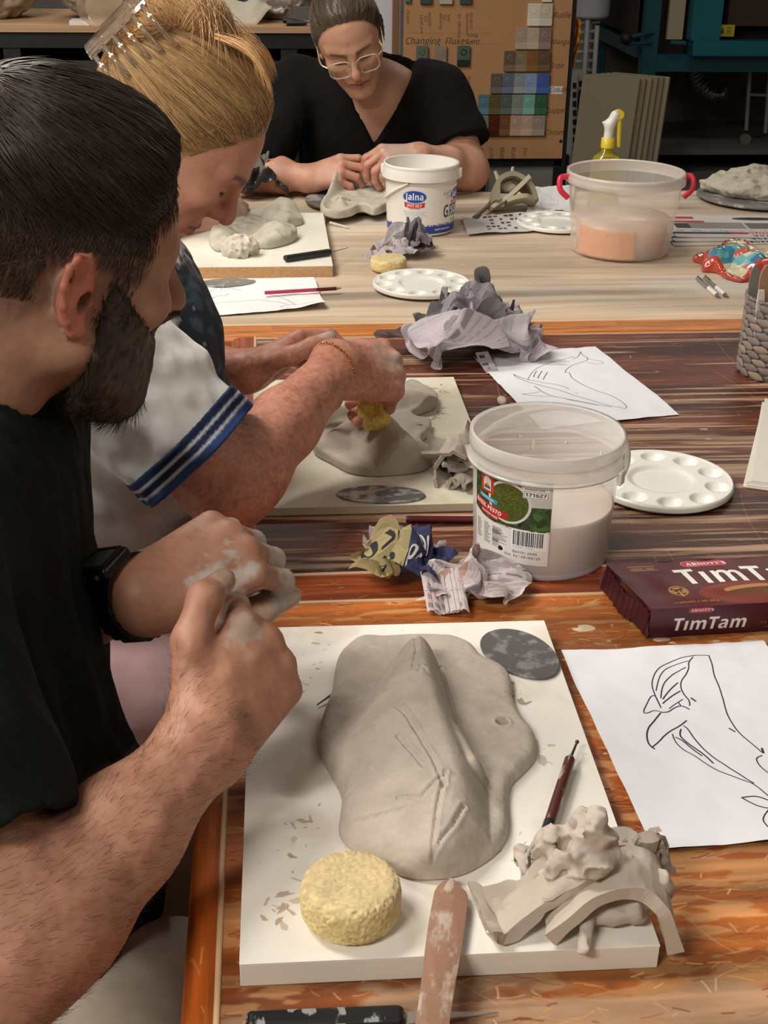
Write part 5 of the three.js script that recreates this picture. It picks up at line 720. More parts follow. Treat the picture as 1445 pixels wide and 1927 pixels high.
  { // rough lump with a hollow
    const p = (a) => a, L = [cone([0.1841, 0.775, -0.7522], [0.1912, 0.8, -0.7458], 0.012, 0.01), cone([0.1912, 0.8, -0.7458], [0.2081, 0.832, -0.7352], 0.012, 0.009), cone([0.2081, 0.832, -0.7352], [0.2162, 0.835, -0.7297], 0.008, 0.009), cone([0.2176, 0.83, -0.734], [0.2114, 0.815, -0.7266], 0.01, 0.014), cone([0.2192, 0.845, -0.7212], [0.2183, 0.82, -0.7201], 0.009, 0.015), cone([0.2183, 0.82, -0.7201], [0.2089, 0.79, -0.7332], 0.016, 0.02), cone([0.2005, 0.8, -0.7336], [0.195, 0.785, -0.7399], 0.016, 0.015), cone([0.1781, 0.778, -0.7638], [0.1793, 0.77, -0.7524], 0.008, 0.009)];
    const f0 = union(L, 0.006), holes = [ell([0.2005, 0.825, -0.728], [0.011, 0.01, 0.014]), ell([0.1839, 0.79, -0.7452], [0.009, 0.009, 0.009])], [lo, hi] = boundsOf([[0.1802, 0.77, -0.773], [0.1804, 0.764, -0.7563], [0.2173, 0.85, -0.7152], [0.2141, 0.78, -0.7443]], 0.03);
    solo('clay_offcut', nets(rough((x, y, z) => { let d = f0(x, y, z); for (const h of holes) d = smax(d, -h(x, y, z), 0.003); return d; }, 1.3), lo, hi, 0.0022, dirty), clayM, 'torn lumpy clay scrap with hollows, standing up behind the curved slab', 'clay scrap', [0, 0, 0], 0, oc);
  }
  { const q = [[0.2451, 0.8, -0.7479], [0.2733, 0.805, -0.7506], [0.2434, 0.775, -0.7319], [0.2879, 0.77, -0.7506]]; solo('clay_offcut', sheet((u, v) => { const p = mix3(mix3(q[0], q[1], u), mix3(q[2], q[3], u), v); return [p[0] + noise(u * 4, v * 4, 2) * 0.004, p[1] + 0.008 * Math.sin(u * 3.1) * Math.sin(v * 2.2) + noise(u * 6, v * 6, 5) * 0.003, p[2] + noise(u * 5, v * 5, 8) * 0.003]; }, 20, 16, 0.014), mat(0x9d9184, 0.82), 'smooth grey slab scrap leaning at the back of the heap', 'clay scrap', [0, 0, 0], 0, oc); }
  { const f0 = union([cone([0.221, 0.772, -0.7109], [0.2474, 0.774, -0.7085], 0.009, 0.01), cone([0.2476, 0.79, -0.7304], [0.2683, 0.785, -0.7178], 0.014, 0.012)], 0.012), [lo, hi] = boundsOf([[0.2223, 0.77, -0.7157], [0.2637, 0.77, -0.6888], [0.2588, 0.8, -0.6962]], 0.035); solo('clay_offcut', nets(rough(f0), lo, hi, 0.003, dirty), clayM, 'plain clay scrap tucked under the arched strip', 'clay scrap', [0, 0, 0], 0, oc); }
  for (const [a, b, r, w] of [[[0.2137, 0.775, -0.7055], [0.2064, 0.766, -0.6816], 0.0055, 'stubby clay peg under the arched strip, nearer the lump'], [[0.1989, 0.772, -0.7071], [0.1958, 0.766, -0.6994], 0.0045, 'tiny clay crumb beside the foot of the arched strip']]) solo('clay_offcut', nets(rough(cone(a, b, r, r * 0.7), 0.5), ...boundsOf([a, b], 0.012), 0.0018, dirty), clayM, w, 'clay scrap', [0, 0, 0], 0, oc);
  // drawing
  const S = (p, w) => ({ p, w });
  const ink = [[[0.4808, -1.084], [-1.5606, -8.5599]].slice(0, 0)].filter((q) => q.length);
  const st = [
    S([[0.4262, -1.0885], [0.417, -1.0901], [0.407, -1.0878], [0.3908, -1.0839], [0.3759, -1.0751], [0.3654, -1.0643], [0.3585, -1.0506], [0.355, -1.0397], [0.3539, -1.0279], [0.3535, -1.0153], [0.3537, -1.003]]), S([[0.4262, -1.0885], [0.4245, -1.071], [0.4205, -1.055], [0.4193, -1.0345], [0.4171, -1.0147], [0.4131, -0.9929], [0.4123, -0.9767], [0.4144, -0.9574], [0.4195, -0.9432], [0.4249, -0.9293]]),
    S([[0.4091, -1.0857], [0.4017, -1.0773], [0.4, -1.0678], [0.3935, -1.0567], [0.3861, -1.0478], [0.3819, -1.0351], [0.3818, -1.0224], [0.3842, -1.0115], [0.3816, -1.0046]]), S([[0.4028, -1.0792], [0.3885, -1.0762], [0.3753, -1.0674], [0.3649, -1.0529], [0.3569, -1.0313]]), S([[0.3966, -1.0689], [0.3831, -1.0612], [0.3711, -1.0488], [0.363, -1.0345], [0.358, -1.0186]]), S([[0.3819, -1.0444], [0.3696, -1.0323], [0.3595, -1.0167]]), S([[0.3798, -1.0298], [0.3686, -1.0215], [0.3576, -1.0097]]), S([[0.3782, -1.0155], [0.3701, -1.0089], [0.3614, -1.0016]]),
    S([[0.3537, -1.003], [0.3538, -1.0126], [0.3539, -1.0242], [0.3486, -1.0219], [0.3426, -1.0107], [0.3333, -0.9931], [0.3394, -0.9935], [0.346, -0.9991], [0.3513, -0.9962]]), S([[0.3515, -0.9953], [0.3575, -0.9949], [0.3661, -1.0022], [0.3731, -1.0052], [0.3781, -1.0014], [0.3793, -0.9987]]), S([[0.3506, -0.9937], [0.3412, -0.9815], [0.3322, -0.9704], [0.3278, -0.9575], [0.3267, -0.9447], [0.3304, -0.9405]]), S([[0.3292, -0.9429], [0.3361, -0.9489], [0.3436, -0.9581], [0.3531, -0.9673], [0.3638, -0.9732], [0.3716, -0.9811]]),
    S([[0.3667, -0.9731], [0.3694, -0.9704], [0.3706, -0.953], [0.3744, -0.9367], [0.3791, -0.9238], [0.3848, -0.9149], [0.3908, -0.9039], [0.3966, -0.8945], [0.4019, -0.8852]]), S([[0.3529, -0.9615], [0.3514, -0.9511], [0.3556, -0.9388], [0.3626, -0.9296], [0.3678, -0.9184], [0.3752, -0.9072], [0.3844, -0.899], [0.3953, -0.8894], [0.4021, -0.8845], [0.4089, -0.8681]]), S([[0.3628, -0.9683], [0.3587, -0.9612], [0.361, -0.952], [0.3668, -0.9404], [0.3725, -0.9289], [0.3762, -0.9163]]), S([[0.3545, -0.9565], [0.3591, -0.9538], [0.3649, -0.9373], [0.3696, -0.9276]]),
    S([[0.3854, -0.8668], [0.394, -0.8691], [0.4021, -0.8671], [0.4087, -0.861]]), S([[0.3854, -0.8668], [0.3909, -0.8601], [0.3971, -0.854], [0.4053, -0.8514]]), S([[0.403, -0.8502], [0.3957, -0.8424], [0.3916, -0.8332], [0.3941, -0.825]]), S([[0.4233, -0.9247], [0.4173, -0.9228], [0.4156, -0.9151], [0.4171, -0.9058], [0.4214, -0.8965]]), S([[0.4076, -0.967], [0.4109, -0.9618]], 1.4), S([[0.3868, -1.0167], [0.3892, -1.0112]], 1.4), S([[0.3726, -1.0105], [0.3731, -1.0052]]), S([[0.4268, -0.9347], [0.426, -0.9285]], 1.5),
  ];
  const a = [0.28, 0.74, -1.105], b = [0.4909, 0.74, -1.1127], c = [0.2921, 0.74, -0.8067];
  paper('white sheet with a bold ink whale drawing, beside the biscuit packet', [a[0], a[2]], [b[0], b[2]], [c[0], c[2]], st, TT, { seed: 8, lift: 0.006, paper: '#e6e6ec' });
  // biscuit packet
  const pk = thing('biscuit_packet', 'glossy maroon chocolate biscuit packet with white lettering and an opened crimped end', 'biscuit packet');
  const o = [0.3756, 0.74, -1.1295], e = [0.5042, 0.74, -1.136], bk = [0.3619, 0.772, -1.1904], dx = norm([e[0] - o[0], 0, e[2] - o[2]]), dz = norm(cross(dx, [0, 1, 0])), W = 0.2, Dp = 0.098, Hh = 0.034;
  const topT = canvasTex(1024, 512, (x, w, h) => {
    const gr = x.createLinearGradient(0, 0, w, h); gr.addColorStop(0, '#43101a'); gr.addColorStop(0.5, '#5c1a1c'); gr.addColorStop(1, '#4a1218'); x.fillStyle = gr; x.fillRect(0, 0, w, h);
    x.fillStyle = '#7c2a1c'; x.beginPath(); x.ellipse(650, 400, 330, 110, 0, 0, 7); x.fill(); x.fillStyle = '#b5804a'; x.beginPath(); x.ellipse(700, 360, 230, 40, -0.05, 0, 7); x.fill(); x.fillStyle = '#6b3a1c'; x.beginPath(); x.ellipse(700, 392, 240, 40, -0.05, 0, 7); x.fill(); x.fillStyle = '#3a160e'; x.beginPath(); x.ellipse(790, 372, 90, 22, 0, 0, 7); x.fill();
    x.strokeStyle = '#a8823a'; x.lineWidth = 4; x.strokeRect(95, 48, 150, 2); x.strokeRect(95, 92, 150, 2); x.fillStyle = '#a8823a'; x.font = 'bold 24px sans-serif'; x.fillText('SINCE  1865', 98, 84); x.font = 'bold 20px sans-serif'; x.fillText('11 BISCUITS  e  NET 200 g', 150, 470);
    x.beginPath(); x.arc(230, 350, 46, 0, 7); x.lineWidth = 8; x.stroke(); for (let k = 0; k < 14; k++) { x.beginPath(); x.arc(230 + 34 * Math.cos(k), 345 + 24 * Math.sin(k * 2.1), 9, 0, 7); x.fill(); } x.fillRect(224, 350, 12, 60);
    x.fillStyle = '#c22238'; x.beginPath(); x.roundRect(400, 22, 250, 60, 28); x.fill(); x.strokeStyle = '#e9b6bd'; x.lineWidth = 3; x.stroke(); x.fillStyle = '#fff'; x.font = 'bold 44px serif'; x.fillText("ARNOTT'S", 425, 68);
    x.save(); x.translate(300, 285); x.transform(1, 0, -0.06, 1, 0, 0); x.font = 'bold 245px sans-serif'; x.strokeStyle = '#2a0a0c'; x.lineWidth = 12; x.fillStyle = '#f4efe8'; x.scale(0.86, 1); x.strokeText('TımTam', 0, 0); x.fillText('TımTam', 0, 0); x.restore();
  });
  const frT = canvasTex(1024, 200, (x, w, h) => { x.fillStyle = '#4c1626'; x.fillRect(0, 0, w, h); x.fillStyle = '#3e1020'; x.fillRect(0, 130, w, 70); x.fillStyle = '#b03040'; x.beginPath(); x.roundRect(205, 8, 130, 34, 15); x.fill(); x.fillStyle = '#f4dfe0'; x.font = 'bold 24px serif'; x.fillText("ARNOTT'S", 216, 34); x.font = 'bold 120px sans-serif'; x.fillStyle = '#efe9e2'; x.save(); x.translate(120, 158); x.transform(1, 0, -0.12, 1, 0, 0); x.scale(0.88, 1); x.fillText('TımTam', 0, 0); x.restore(); x.font = 'italic bold 58px serif'; x.fillStyle = '#f1e9e0'; x.fillText('Original', 660, 92); x.fillStyle = '#8a5a4a'; x.font = 'bold 22px sans-serif'; x.fillText('THE MOST IRRESISTIBLE', 600, 140); x.fillText('CHOCOLATE BISCUIT', 630, 172); });
  const puff = (u, v) => 0.0022 * Math.sin(u * Math.PI) * Math.sin(v * Math.PI) + noise(u * 9, v * 6, 4) * 0.0008;
  const at = (x, y, z) => add(add(add([o[0], TT + 0.0008, o[2]], dx, x), dz, -z), [0, 1, 0], y);
  const flipV = (g) => { const uv = g.attributes.uv; for (let i = 0; i < uv.count; i++) uv.setY(i, 1 - uv.getY(i)); return g; }, foil = (map) => mat(0xffffff, 0.42, { map, clearcoat: 0.15, clearcoatRoughness: 0.3 });
  const skew = -0.018;
  part(pk, 'top_wrap', flipV(grid((u, v) => at(u * W + skew * (1 - v), Hh + puff(u, v), Dp * (1 - v)), 40, 24)), foil(topT));
  part(pk, 'front_wrap', flipV(grid((u, v) => add(at(u * W, Hh * (1 - v) + 0.0, 0), dz, 0.0018 * Math.sin(v * 3.1) * Math.sin(u * 3.1)), 40, 10)), foil(frT));
  const plain = mat(0x4a1420, 0.3, { clearcoat: 0.6, clearcoatRoughness: 0.2 });
  part(pk, 'back_wrap', grid((u, v) => at(u * W + skew, Hh * v, Dp), 10, 6), plain); part(pk, 'base_wrap', grid((u, v) => at(u * W + skew * v, 0.0004, Dp * v), 8, 6), plain);
  for (const [x0, s] of [[0, -1], [W, 1]]) part(pk, 'end_fold', grid((u, v) => { const inn = Math.sin(v * Math.PI) * 0.008 * Math.sin(u * Math.PI) + noise(u * 7, v * 7, s) * 0.0012; return at(x0 + skew * u + s * (-inn), Hh * v, Dp * u); }, 20, 12), plain);
  part(pk, 'crimp', sheet((u, v) => at(skew * u - 0.001 - 0.004 * (1 - v) - 0.0012 * Math.sin(u * 60), 0.004 + v * 0.024 + 0.003 * Math.sin(u * 9), Dp * u), 40, 6, 0.0006), mat(0x3a0e1a, 0.3));
}

// ---------- middle table ----------
const plastic = (c, tr, ro, more = {}) => mat(c, ro, { transmission: tr, thickness: 0, ...more });
// open bucket of revolution: profile of the outer wall, wall thickness t
function bucketGeo(rb, rt, h, t, seg = 64) { return lathe([[0.001, 0.003], [rb - 0.004, 0.003], [rb, 0.007], [lerp(rb, rt, 0.5), h * 0.5], [rt, h - 0.001], [rt, h]], seg); }
// a label wrapped round a bucket wall: angles a0..a1, heights y0..y1, radius by height
function wrapLabel(rf, a0, a1, y0, y1, off = 0.0008) { return grid((u, v) => { const a = lerp(a0, a1, u), y = lerp(y0, y1, v), r = rf(y) + off; return [Math.sin(a) * r, y, Math.cos(a) * r]; }, 40, 12); }
function palette(label, pos, r, turn) {
  const t = thing('mixing_palette', label, 'palette', pos, turn), wells = []; for (let k = 0; k < 10; k++) { const a = k / 10 * 6.2832; wells.push([Math.cos(a) * r * 0.775, Math.sin(a) * r * 0.775]); }
  const H = (x, z) => { const d = Math.hypot(x, z); let y = 0.0105 - 0.004 * sstep(r * 0.5, r * 0.38, d) * 1.0 + 0.002 * sstep(r * 0.93, r, d) - 0.003 * sstep(r * 0.985, r, d); for (const [a, b] of wells) { const q = Math.hypot(x - a, z - b) / (r * 0.165); if (q < 1) y -= 0.0088 * (1 - q * q * q); } return y; };
  const g = grid((u, v) => { const a = u * 6.2832, d = r * v, x = Math.cos(a) * d, z = Math.sin(a) * d; return [x, H(x, z), z]; }, 160, 70), rim = lathe([[r * 0.9, 0.0012], [r, 0.0035], [r + 0.0006, 0.0055], [r, H(r, 0)]], 96);
  part(t, 'dish', merge([g, rim]), mat(0xeceae2, 0.32));
  return t;
}
{
  // cream board with the second whale
  board('cream_board', 'thin cream work board under the hand with the sponge', [0.1235, TT, -1.662], 0.304, 0.448, 0.011, 0.0, boardTex(14, [[0.85, 0.35, 24, 0.08], [0.6, 0.6, 20, 0.4], [0.9, 0.12, 14, 0.06]], 0.6, [226, 220, 200]), mat(0xcfc4ab, 0.7));
  const B = TT + 0.0115;
  const out = [[0.0513, -1.5984], [0.0604, -1.6528], [0.0923, -1.7091], [0.1415, -1.7681], [0.1859, -1.8313], [0.2074, -1.8484], [0.224, -1.8182], [0.2379, -1.7889], [0.232, -1.7529], [0.2062, -1.7273], [0.1934, -1.7138], [0.1994, -1.6994], [0.2155, -1.6906], [0.2164, -1.673], [0.2092, -1.6485], [0.1962, -1.623], [0.2024, -1.5901], [0.2061, -1.5617], [0.192, -1.5352], [0.1634, -1.5235], [0.1225, -1.5208], [0.0961, -1.5306], [0.0707, -1.5659]];
  const rid = [[0.0588, -1.6046], [0.1017, -1.621], [0.1388, -1.6003], [0.1631, -1.5275], [0.1618, -1.4805]], base = whaleHeight(rid, [0.006, 0.024, 0.04, 0.036, 0.002], [0.022, 0.04, 0.045, 0.034, 0.015], [0.02, 0.034, 0.042, 0.04, 0.015], 0.013);
  const cut = [[[0.1552, -1.6277], [0.1625, -1.577], [0.1611, -1.5276], [0.1542, -1.4908]]], hole = [0.1992, 0.765, -1.6589], spine = [[0.1547, -1.7453], [0.1939, -1.7581], [0.2226, -1.7417]];
  solo('clay_whale', slab(out, B, (x, z) => { let h = base(x, z); for (const c of cut) { const d = lineD(x, z, c); h -= 0.0014 * Math.exp(-((d / 0.0012) ** 2)); } const d = Math.hypot(x - hole[0], z - hole[2]); h -= 0.008 * sstep(0.004, 0.002, d); h += 0.012 * sstep(0.03, 0.0, lineD(x, z, spine)); return h + fbm(x * 26, z * 26, 7, 3) * 0.004; }, 0.0026, 0.005, clayCol([0.5, 0.435, 0.365])), clayM, 'smooth grey clay whale on a wavy slab, being wiped with a sponge', 'clay sculpture');
  { // the sponge in her fingers: a folded wad
    const c = [0.1258, 0.812, -1.5795], f = (x, y, z) => smin(smin(ell(add(c, [0.004, -0.004, 0.006]), [0.021, 0.013, 0.016])(x, y, z), ell(add(c, [-0.006, 0.008, 0]), [0.012, 0.019, 0.013])(x, y, z), 0.006), ell(add(c, [0.013, 0.006, 0.004]), [0.008, 0.02, 0.01])(x, y, z), 0.003) + noise(x * 350, y * 350, z * 350) * 0.0012 + fbm(x * 110, y * 110, z * 110, 2) * 0.002; solo('sponge_wad', nets(f, ...boundsOf([c], 0.04), 0.0016, (x, y, z) => { const k = 1 + noise(x * 500, y * 500, z * 500) * 0.18; return [0.8 * k, 0.58 * k, 0.13 * k]; }), spongeM, 'folded yellow sponge pinched in the fingers over the clay', 'sponge');
  }
  ovalScraper('long grey oval scraper mottled with slip, on the cream board', [0.1294, 0.752, -1.4648], 0.0535, 0.0235, -0.1, slipTex(33, [120, 120, 120], [200, 196, 190], -0.25, 0.2), 0);
  { // clay shavings heap against the bucket
    const r = mulberry(8), c = [0.2353, 0.752, -1.5096], oc = 'torn clay shavings beside the pesto bucket';
    for (let k = 0; k < 9; k++) { const a = r() * 6.28, d = r() * 0.022, q = add(c, [Math.cos(a) * d * 0.8, 0.004 + k * 0.0042, Math.sin(a) * d * 1.9 - 0.012]), w = 0.026 + r() * 0.022, l = 0.05 + r() * 0.03, t = r() * 6.28, sd = k * 3.1; solo('clay_shaving', sheet((u, v) => { const x = (u - 0.5) * w, z = (v - 0.5) * l, y = 0.012 * Math.sin(u * 3.1 + sd) * (0.5 + v) + noise(u * 5, v * 6, sd) * 0.006 + 0.004; return add(q, [x * Math.cos(t) - z * Math.sin(t) + noise(u * 3, v * 3, sd + 2) * 0.004, y, x * Math.sin(t) + z * Math.cos(t)]); }, 12, 14, 0.0045), mat(0xaea295, 0.85), 'ragged grey clay shaving in the heap against the pesto bucket', 'clay scrap', [0, 0, 0], 0, oc); }
  }
  { const p = [0.3361, 0.745, -1.7969]; solo('clay_pellet', nets((x, y, z) => ell(p, [0.007, 0.006, 0.012])(x, y, z) + noise(x * 150, y * 150, z * 150) * 0.001, ...boundsOf([p], 0.02), 0.0016, clayCol()), clayM, 'small clay pellet between the cream board and a drawing', 'clay scrap'); }
  { const t = thing('red_pencil', 'dark red pencil lying behind the pesto bucket', 'pencil'), a = [0.1577, 0.7445, -1.4114], b = [0.2449, 0.7445, -1.4048]; part(t, 'shaft', bar(a, b, 0.0042, 0.0042, 6), mat(0x5a1420, 0.35)); part(t, 'end_cap', bar(add(a, sub(a, b), 0.03), a, 0.0036, 0.0042, 6), mat(0x3a0f18, 0.4)); }
  // pesto bucket
  const bp = [0.3021, TT, -1.331], bk = thing('pesto_bucket', 'translucent plastic bucket of pale slip with a basil pesto label', 'bucket', bp), rb = 0.0768, rt = 0.083, h = 0.15, rf = (y) => lerp(rb, rt, y / h);
  const pm = plastic(0xffffff, 0.56, 0.25);
  part(bk, 'tub', bucketGeo(rb, rt, h, 0.001), pm);
  part(bk, 'rim', lathe([[rt - 0.001, h - 0.002], [rt + 0.0035, h], [rt + 0.004, h - 0.014], [rt + 0.0012, h - 0.015], [rt + 0.001, h - 0.028], [rt + 0.0055, h - 0.029], [rt + 0.0055, h - 0.032], [rt - 0.001, h - 0.033]], 72), plastic(0xf3efea, 0.5, 0.28));
  part(bk, 'base_ring', lathe([[rb - 0.008, 0.001], [rb - 0.001, 0.0], [rb + 0.0006, 0.003], [rb, 0.008]], 64), plastic(0xd8d2dc, 0.3, 0.3));
  const lv = 0.066; part(bk, 'clay_slip', lathe([[0.001, lv], [rf(lv) - 0.006, lv], [rf(lv) - 0.002, lv + 0.001], [rf(lv) - 0.0018, lv], [rb - 0.0035, 0.006], [0.001, 0.005]], 64), mat(0xe6d7c8, 0.4), 'milky beige slip');
  { const r = mulberry(3), L = []; for (let k = 0; k < 14; k++) { const a = r() * 6.28, y = 0.076 + r() * 0.04, s = 0.001 + r() * 0.002, q = new THREE.SphereGeometry(1, 8, 6); q.scale(s, s * (1 + r() * 2.5), 0.0006); q.rotateY(a); q.translate(Math.sin(a) * (rf(y) - 0.001), y, Math.cos(a) * (rf(y) - 0.001)); L.push(q); } part(bk, 'slip_drips', merge(L), mat(0xe2d8cc, 0.6)); }
  { const turn = 0.95, rr = rt + 0.006, pts = []; for (let k = 0; k <= 18; k++) { const a = lerp(0, Math.PI, k / 18), x = Math.cos(a) * rr, d = Math.sin(a); pts.push([d * (rr + 0.004) * 0.98, 0.113 + 0.03 * d, -x]); } part(bk, 'handle', merge([tube(pts, 0.0034, 60, 8), box(0.012, 0.016, 0.006, 0, 0.113, rr, 0.002), box(0.012, 0.016, 0.006, 0, 0.113, -rr, 0.002)]).rotateY(turn), mat(0xece8e2, 0.4)); }
  const lab = canvasTex(900, 1100, (x, w, hh) => {
    const r = mulberry(2); x.fillStyle = '#f2f0ec'; x.fillRect(0, 0, w, hh);
    x.fillStyle = '#3b4a2a'; x.fillRect(0, 0, w, 640); for (let k = 0; k < 340; k++) { const g = 40 + r() * 70; x.fillStyle = `rgb(${g * 0.7},${g * 1.1},${g * 0.5})`; x.beginPath(); x.ellipse(r() * w, r() * 640, 10 + r() * 40, 6 + r() * 16, r() * 6, 0, 7); x.fill(); }
    x.fillStyle = '#d9d6cc'; x.fillRect(600, 0, 300, 330); x.fillStyle = '#e8e5dc'; x.beginPath(); x.ellipse(470, 330, 240, 270, 0, 0, 7); x.fill(); x.fillStyle = '#4c5722'; x.beginPath(); x.ellipse(470, 330, 212, 240, 0, 0, 7); x.fill(); for (let k = 0; k < 900; k++) { const a = r() * 6.28, d = Math.sqrt(r()); x.fillStyle = `rgb(${60 + r() * 70},${70 + r() * 70},${20 + r() * 40})`; x.beginPath(); x.ellipse(470 + Math.cos(a) * d * 205, 330 + Math.sin(a) * d * 232, 3 + r() * 10, 2 + r() * 5, r() * 6, 0, 7); x.fill(); }
    for (let k = 0; k < 9; k++) { x.fillStyle = ['#39602c', '#4b7a35', '#2c4a22'][k % 3]; x.beginPath(); x.ellipse(760 + r() * 120, 460 + r() * 170, 80, 40, r() * 3, 0, 7); x.fill(); }
    x.fillStyle = '#c8452c'; x.beginPath(); x.moveTo(110, 300); x.lineTo(110, 130); x.arc(205, 130, 95, Math.PI, 0); x.lineTo(300, 300); x.fill(); x.fillStyle = '#efe4d2'; x.beginPath(); x.moveTo(150, 270); x.lineTo(150, 150); x.arc(205, 150, 55, Math.PI, 0); x.lineTo(260, 270); x.fill(); x.fillStyle = '#e08030'; x.beginPath(); x.arc(205, 215, 34, Math.PI, 0); x.fill(); x.fillStyle = '#2a6f9a'; x.fillRect(160, 215, 90, 36); x.fillStyle = '#f2d9a0'; x.font = 'bold 34px sans-serif'; x.fillText('CHEF', 165, 85); 
    x.fillStyle = '#4a9fc4'; x.save(); x.translate(90, 330); x.rotate(0.12); x.fillRect(0, 0, 260, 56); x.fillStyle = '#fff'; x.font = 'bold 30px sans-serif'; x.fillText('TRADITIONAL', 22, 38); x.restore();
    x.fillStyle = '#cc2a2e'; x.save(); x.translate(20, 405); x.rotate(0.16); x.fillRect(0, 0, 460, 96); x.fillStyle = '#fff'; x.font = 'bold 74px sans-serif'; x.scale(0.86, 1); x.fillText('BASIL PESTO', 14, 74); x.restore(); x.fillStyle = '#cc2a2e'; x.save(); x.translate(120, 520); x.rotate(0.16); x.fillRect(0, 0, 250, 54); x.fillStyle = '#fff'; x.font = 'bold 36px sans-serif'; x.fillText('GLUTEN FREE', 10, 40); x.restore();
    x.fillStyle = '#f2f0ec'; x.beginPath(); x.moveTo(0, 560); x.quadraticCurveTo(200, 660, 500, 660); x.lineTo(900, 660); x.lineTo(900, 1100); x.lineTo(0, 1100); x.fill(); x.strokeStyle = '#c23a3a'; x.lineWidth = 6; x.beginPath(); x.moveTo(0, 556); x.quadraticCurveTo(200, 656, 500, 656); x.lineTo(900, 660); x.stroke();
    x.fillStyle = '#33333a'; for (let j = 0; j < 18; j++) for (let c = 0; c < 3; c++) if (r() < 0.92) x.fillRect([30, 165, 290][c], 700 + j * 15, 60 + r() * 50, 6); for (let j = 0; j < 12; j++) x.fillRect(290, 700 + j * 17, 100 + r() * 90, 6);
    x.fillStyle = '#fff'; x.fillRect(520, 650, 360, 250); let px = 540; while (px < 850) { const ww = 3 + r() * 9; x.fillStyle = '#111'; x.fillRect(px, 665, ww, 190); px += ww + 3 + r() * 8; } x.font = '28px sans-serif'; x.fillText('9 331061 171627', 540, 888);
    x.fillStyle = '#151515'; x.font = 'bold 42px monospace'; x.fillText('Batch:2605', 540, 960); x.fillText('Use by:24/08/25', 450, 1016); x.beginPath(); x.arc(400, 960, 30, 0, 7); x.fill();
    x.fillStyle = '#f7f6f2'; x.fillRect(620, 70, 250, 150); x.strokeStyle = '#222'; x.lineWidth = 4; x.strokeRect(632, 128, 226, 82); x.fillStyle = '#111'; x.font = 'bold 26px sans-serif'; x.fillText('REORDER CODE', 636, 112); x.font = 'bold 62px sans-serif'; x.fillText('171627', 640, 192);
  });
  part(bk, 'label', wrapLabel(rf, -1.36, -0.1, 0.02, 0.122), mat(0xffffff, 0.35, { map: lab }), 'basil pesto label with reorder code and barcode');
  palette('white ten-well palette half behind the pesto bucket', add([0.4911, 0.742, -1.4973], [0, -0.0015, 0]), 0.0905, 0.2);
  // drawing under the crumpled paper
  const S = (p, w) => ({ p, w });
  const st = [[[0.3919, -1.8915], [0.4044, -1.9271], [0.4216, -1.951], [0.4421, -1.9676], [0.4671, -1.9843], [0.4871, -1.9963]], [[0.5027, -2.0193], [0.5018, -2.0035], [0.5073, -1.9928], [0.507, -1.9798], [0.4912, -1.9678], [0.474, -1.9559], [0.46, -1.9342], [0.4566, -1.922]], [[0.5027, -2.0193], [0.4963, -1.9985], [0.4849, -1.986], [0.4814, -1.9862]], [[0.5061, -1.9876], [0.5175, -1.9767], [0.5311, -1.9607], [0.5129, -1.9565], [0.5032, -1.9672]], [[0.4566, -1.922], [0.4646, -1.9241], [0.4611, -1.9], [0.4692, -1.8758], [0.4829, -1.845], [0.5018, -1.8214], [0.5152, -1.7941], [0.5187, -1.7701], [0.5124, -1.764]], [[0.5124, -1.764], [0.4937, -1.7714], [0.4722, -1.7985], [0.4522, -1.8172], [0.4369, -1.8405], [0.4091, -1.8649], [0.3882, -1.8846], [0.3751, -1.9043], [0.3735, -1.9189], [0.3776, -1.909], [0.3899, -1.894], [0.4118, -1.8787], [0.4381, -1.8657], [0.4474, -1.8514]], [[0.3973, -1.8632], [0.4034, -1.8354], [0.4234, -1.8143], [0.4444, -1.7999], [0.4652, -1.7858], [0.4931, -1.7693]], [[0.3717, -1.8303], [0.3829, -1.8297], [0.4003, -1.8401]], [[0.3717, -1.8303], [0.3845, -1.8207], [0.4163, -1.8191]], [[0.4032, -1.9029], [0.4085, -1.922], [0.4137, -1.9315]], [[0.4089, -1.8978], [0.4151, -1.9168], [0.422, -1.9311]], [[0.4162, -1.8927], [0.4233, -1.9115], [0.4295, -1.9258]], [[0.4304, -1.8095], [0.4504, -1.7909], [0.4756, -1.7788]], [[0.4532, -1.8329], [0.4575, -1.8304]]];
  const a = [0.3225, 0.74, -1.9991], b = [0.5325, 0.74, -2.0448], d = [0.5856, 0.74, -1.7369], c = [a[0] + d[0] - b[0], a[2] + d[2] - b[2]];
  paper('white sheet with a fine line drawing of a diving whale, on the dark table', [a[0], a[2]], [b[0], b[2]], c, st, TT, { seed: 13, lift: 0.004, pen: 6, paper: '#e9e9ee', ink: '#3a3c50' });
  // crumpled newspapers
  const gm = (seed, tint, o) => mat(0xffffff, 0.85, { map: newsTex(seed, tint, o), side: THREE.DoubleSide });
  { const t = thing('crumpled_newspaper', 'large crumpled grey newspaper heaped over the corner of the diving whale drawing', 'newspaper', add([0.3208, 0.74, -2.0175], [0, 0, 0]), 0.3), m1 = gm(4, '#b6acb2', { pics: ['#57565a', '#8a8288', '#3c3b40'] }), m2 = gm(6, '#8d878c', { pics: ['#3c3b40', '#2e2e33'] });
    part(t, 'outer_sheet', crumple(0.3, 0.2, 0.075, 5, 56, 0.72), m1); part(t, 'inner_sheet', crumple(0.2, 0.16, 0.085, 9, 48, 0.6).translate(0.005, 0.02, -0.02), m2); part(t, 'loose_corner', crumple(0.12, 0.12, 0.05, 15, 22, 0.7).translate(0.085, 0.012, -0.03), m1); part(t, 'torn_strip', sheet((u, v) => [-0.005 + (u - 0.5) * 0.022, 0.02 * Math.max(0, 1 - v) ** 1.5 + 0.002, 0.05 + v * 0.045], 4, 12, 0.0005), m1); }
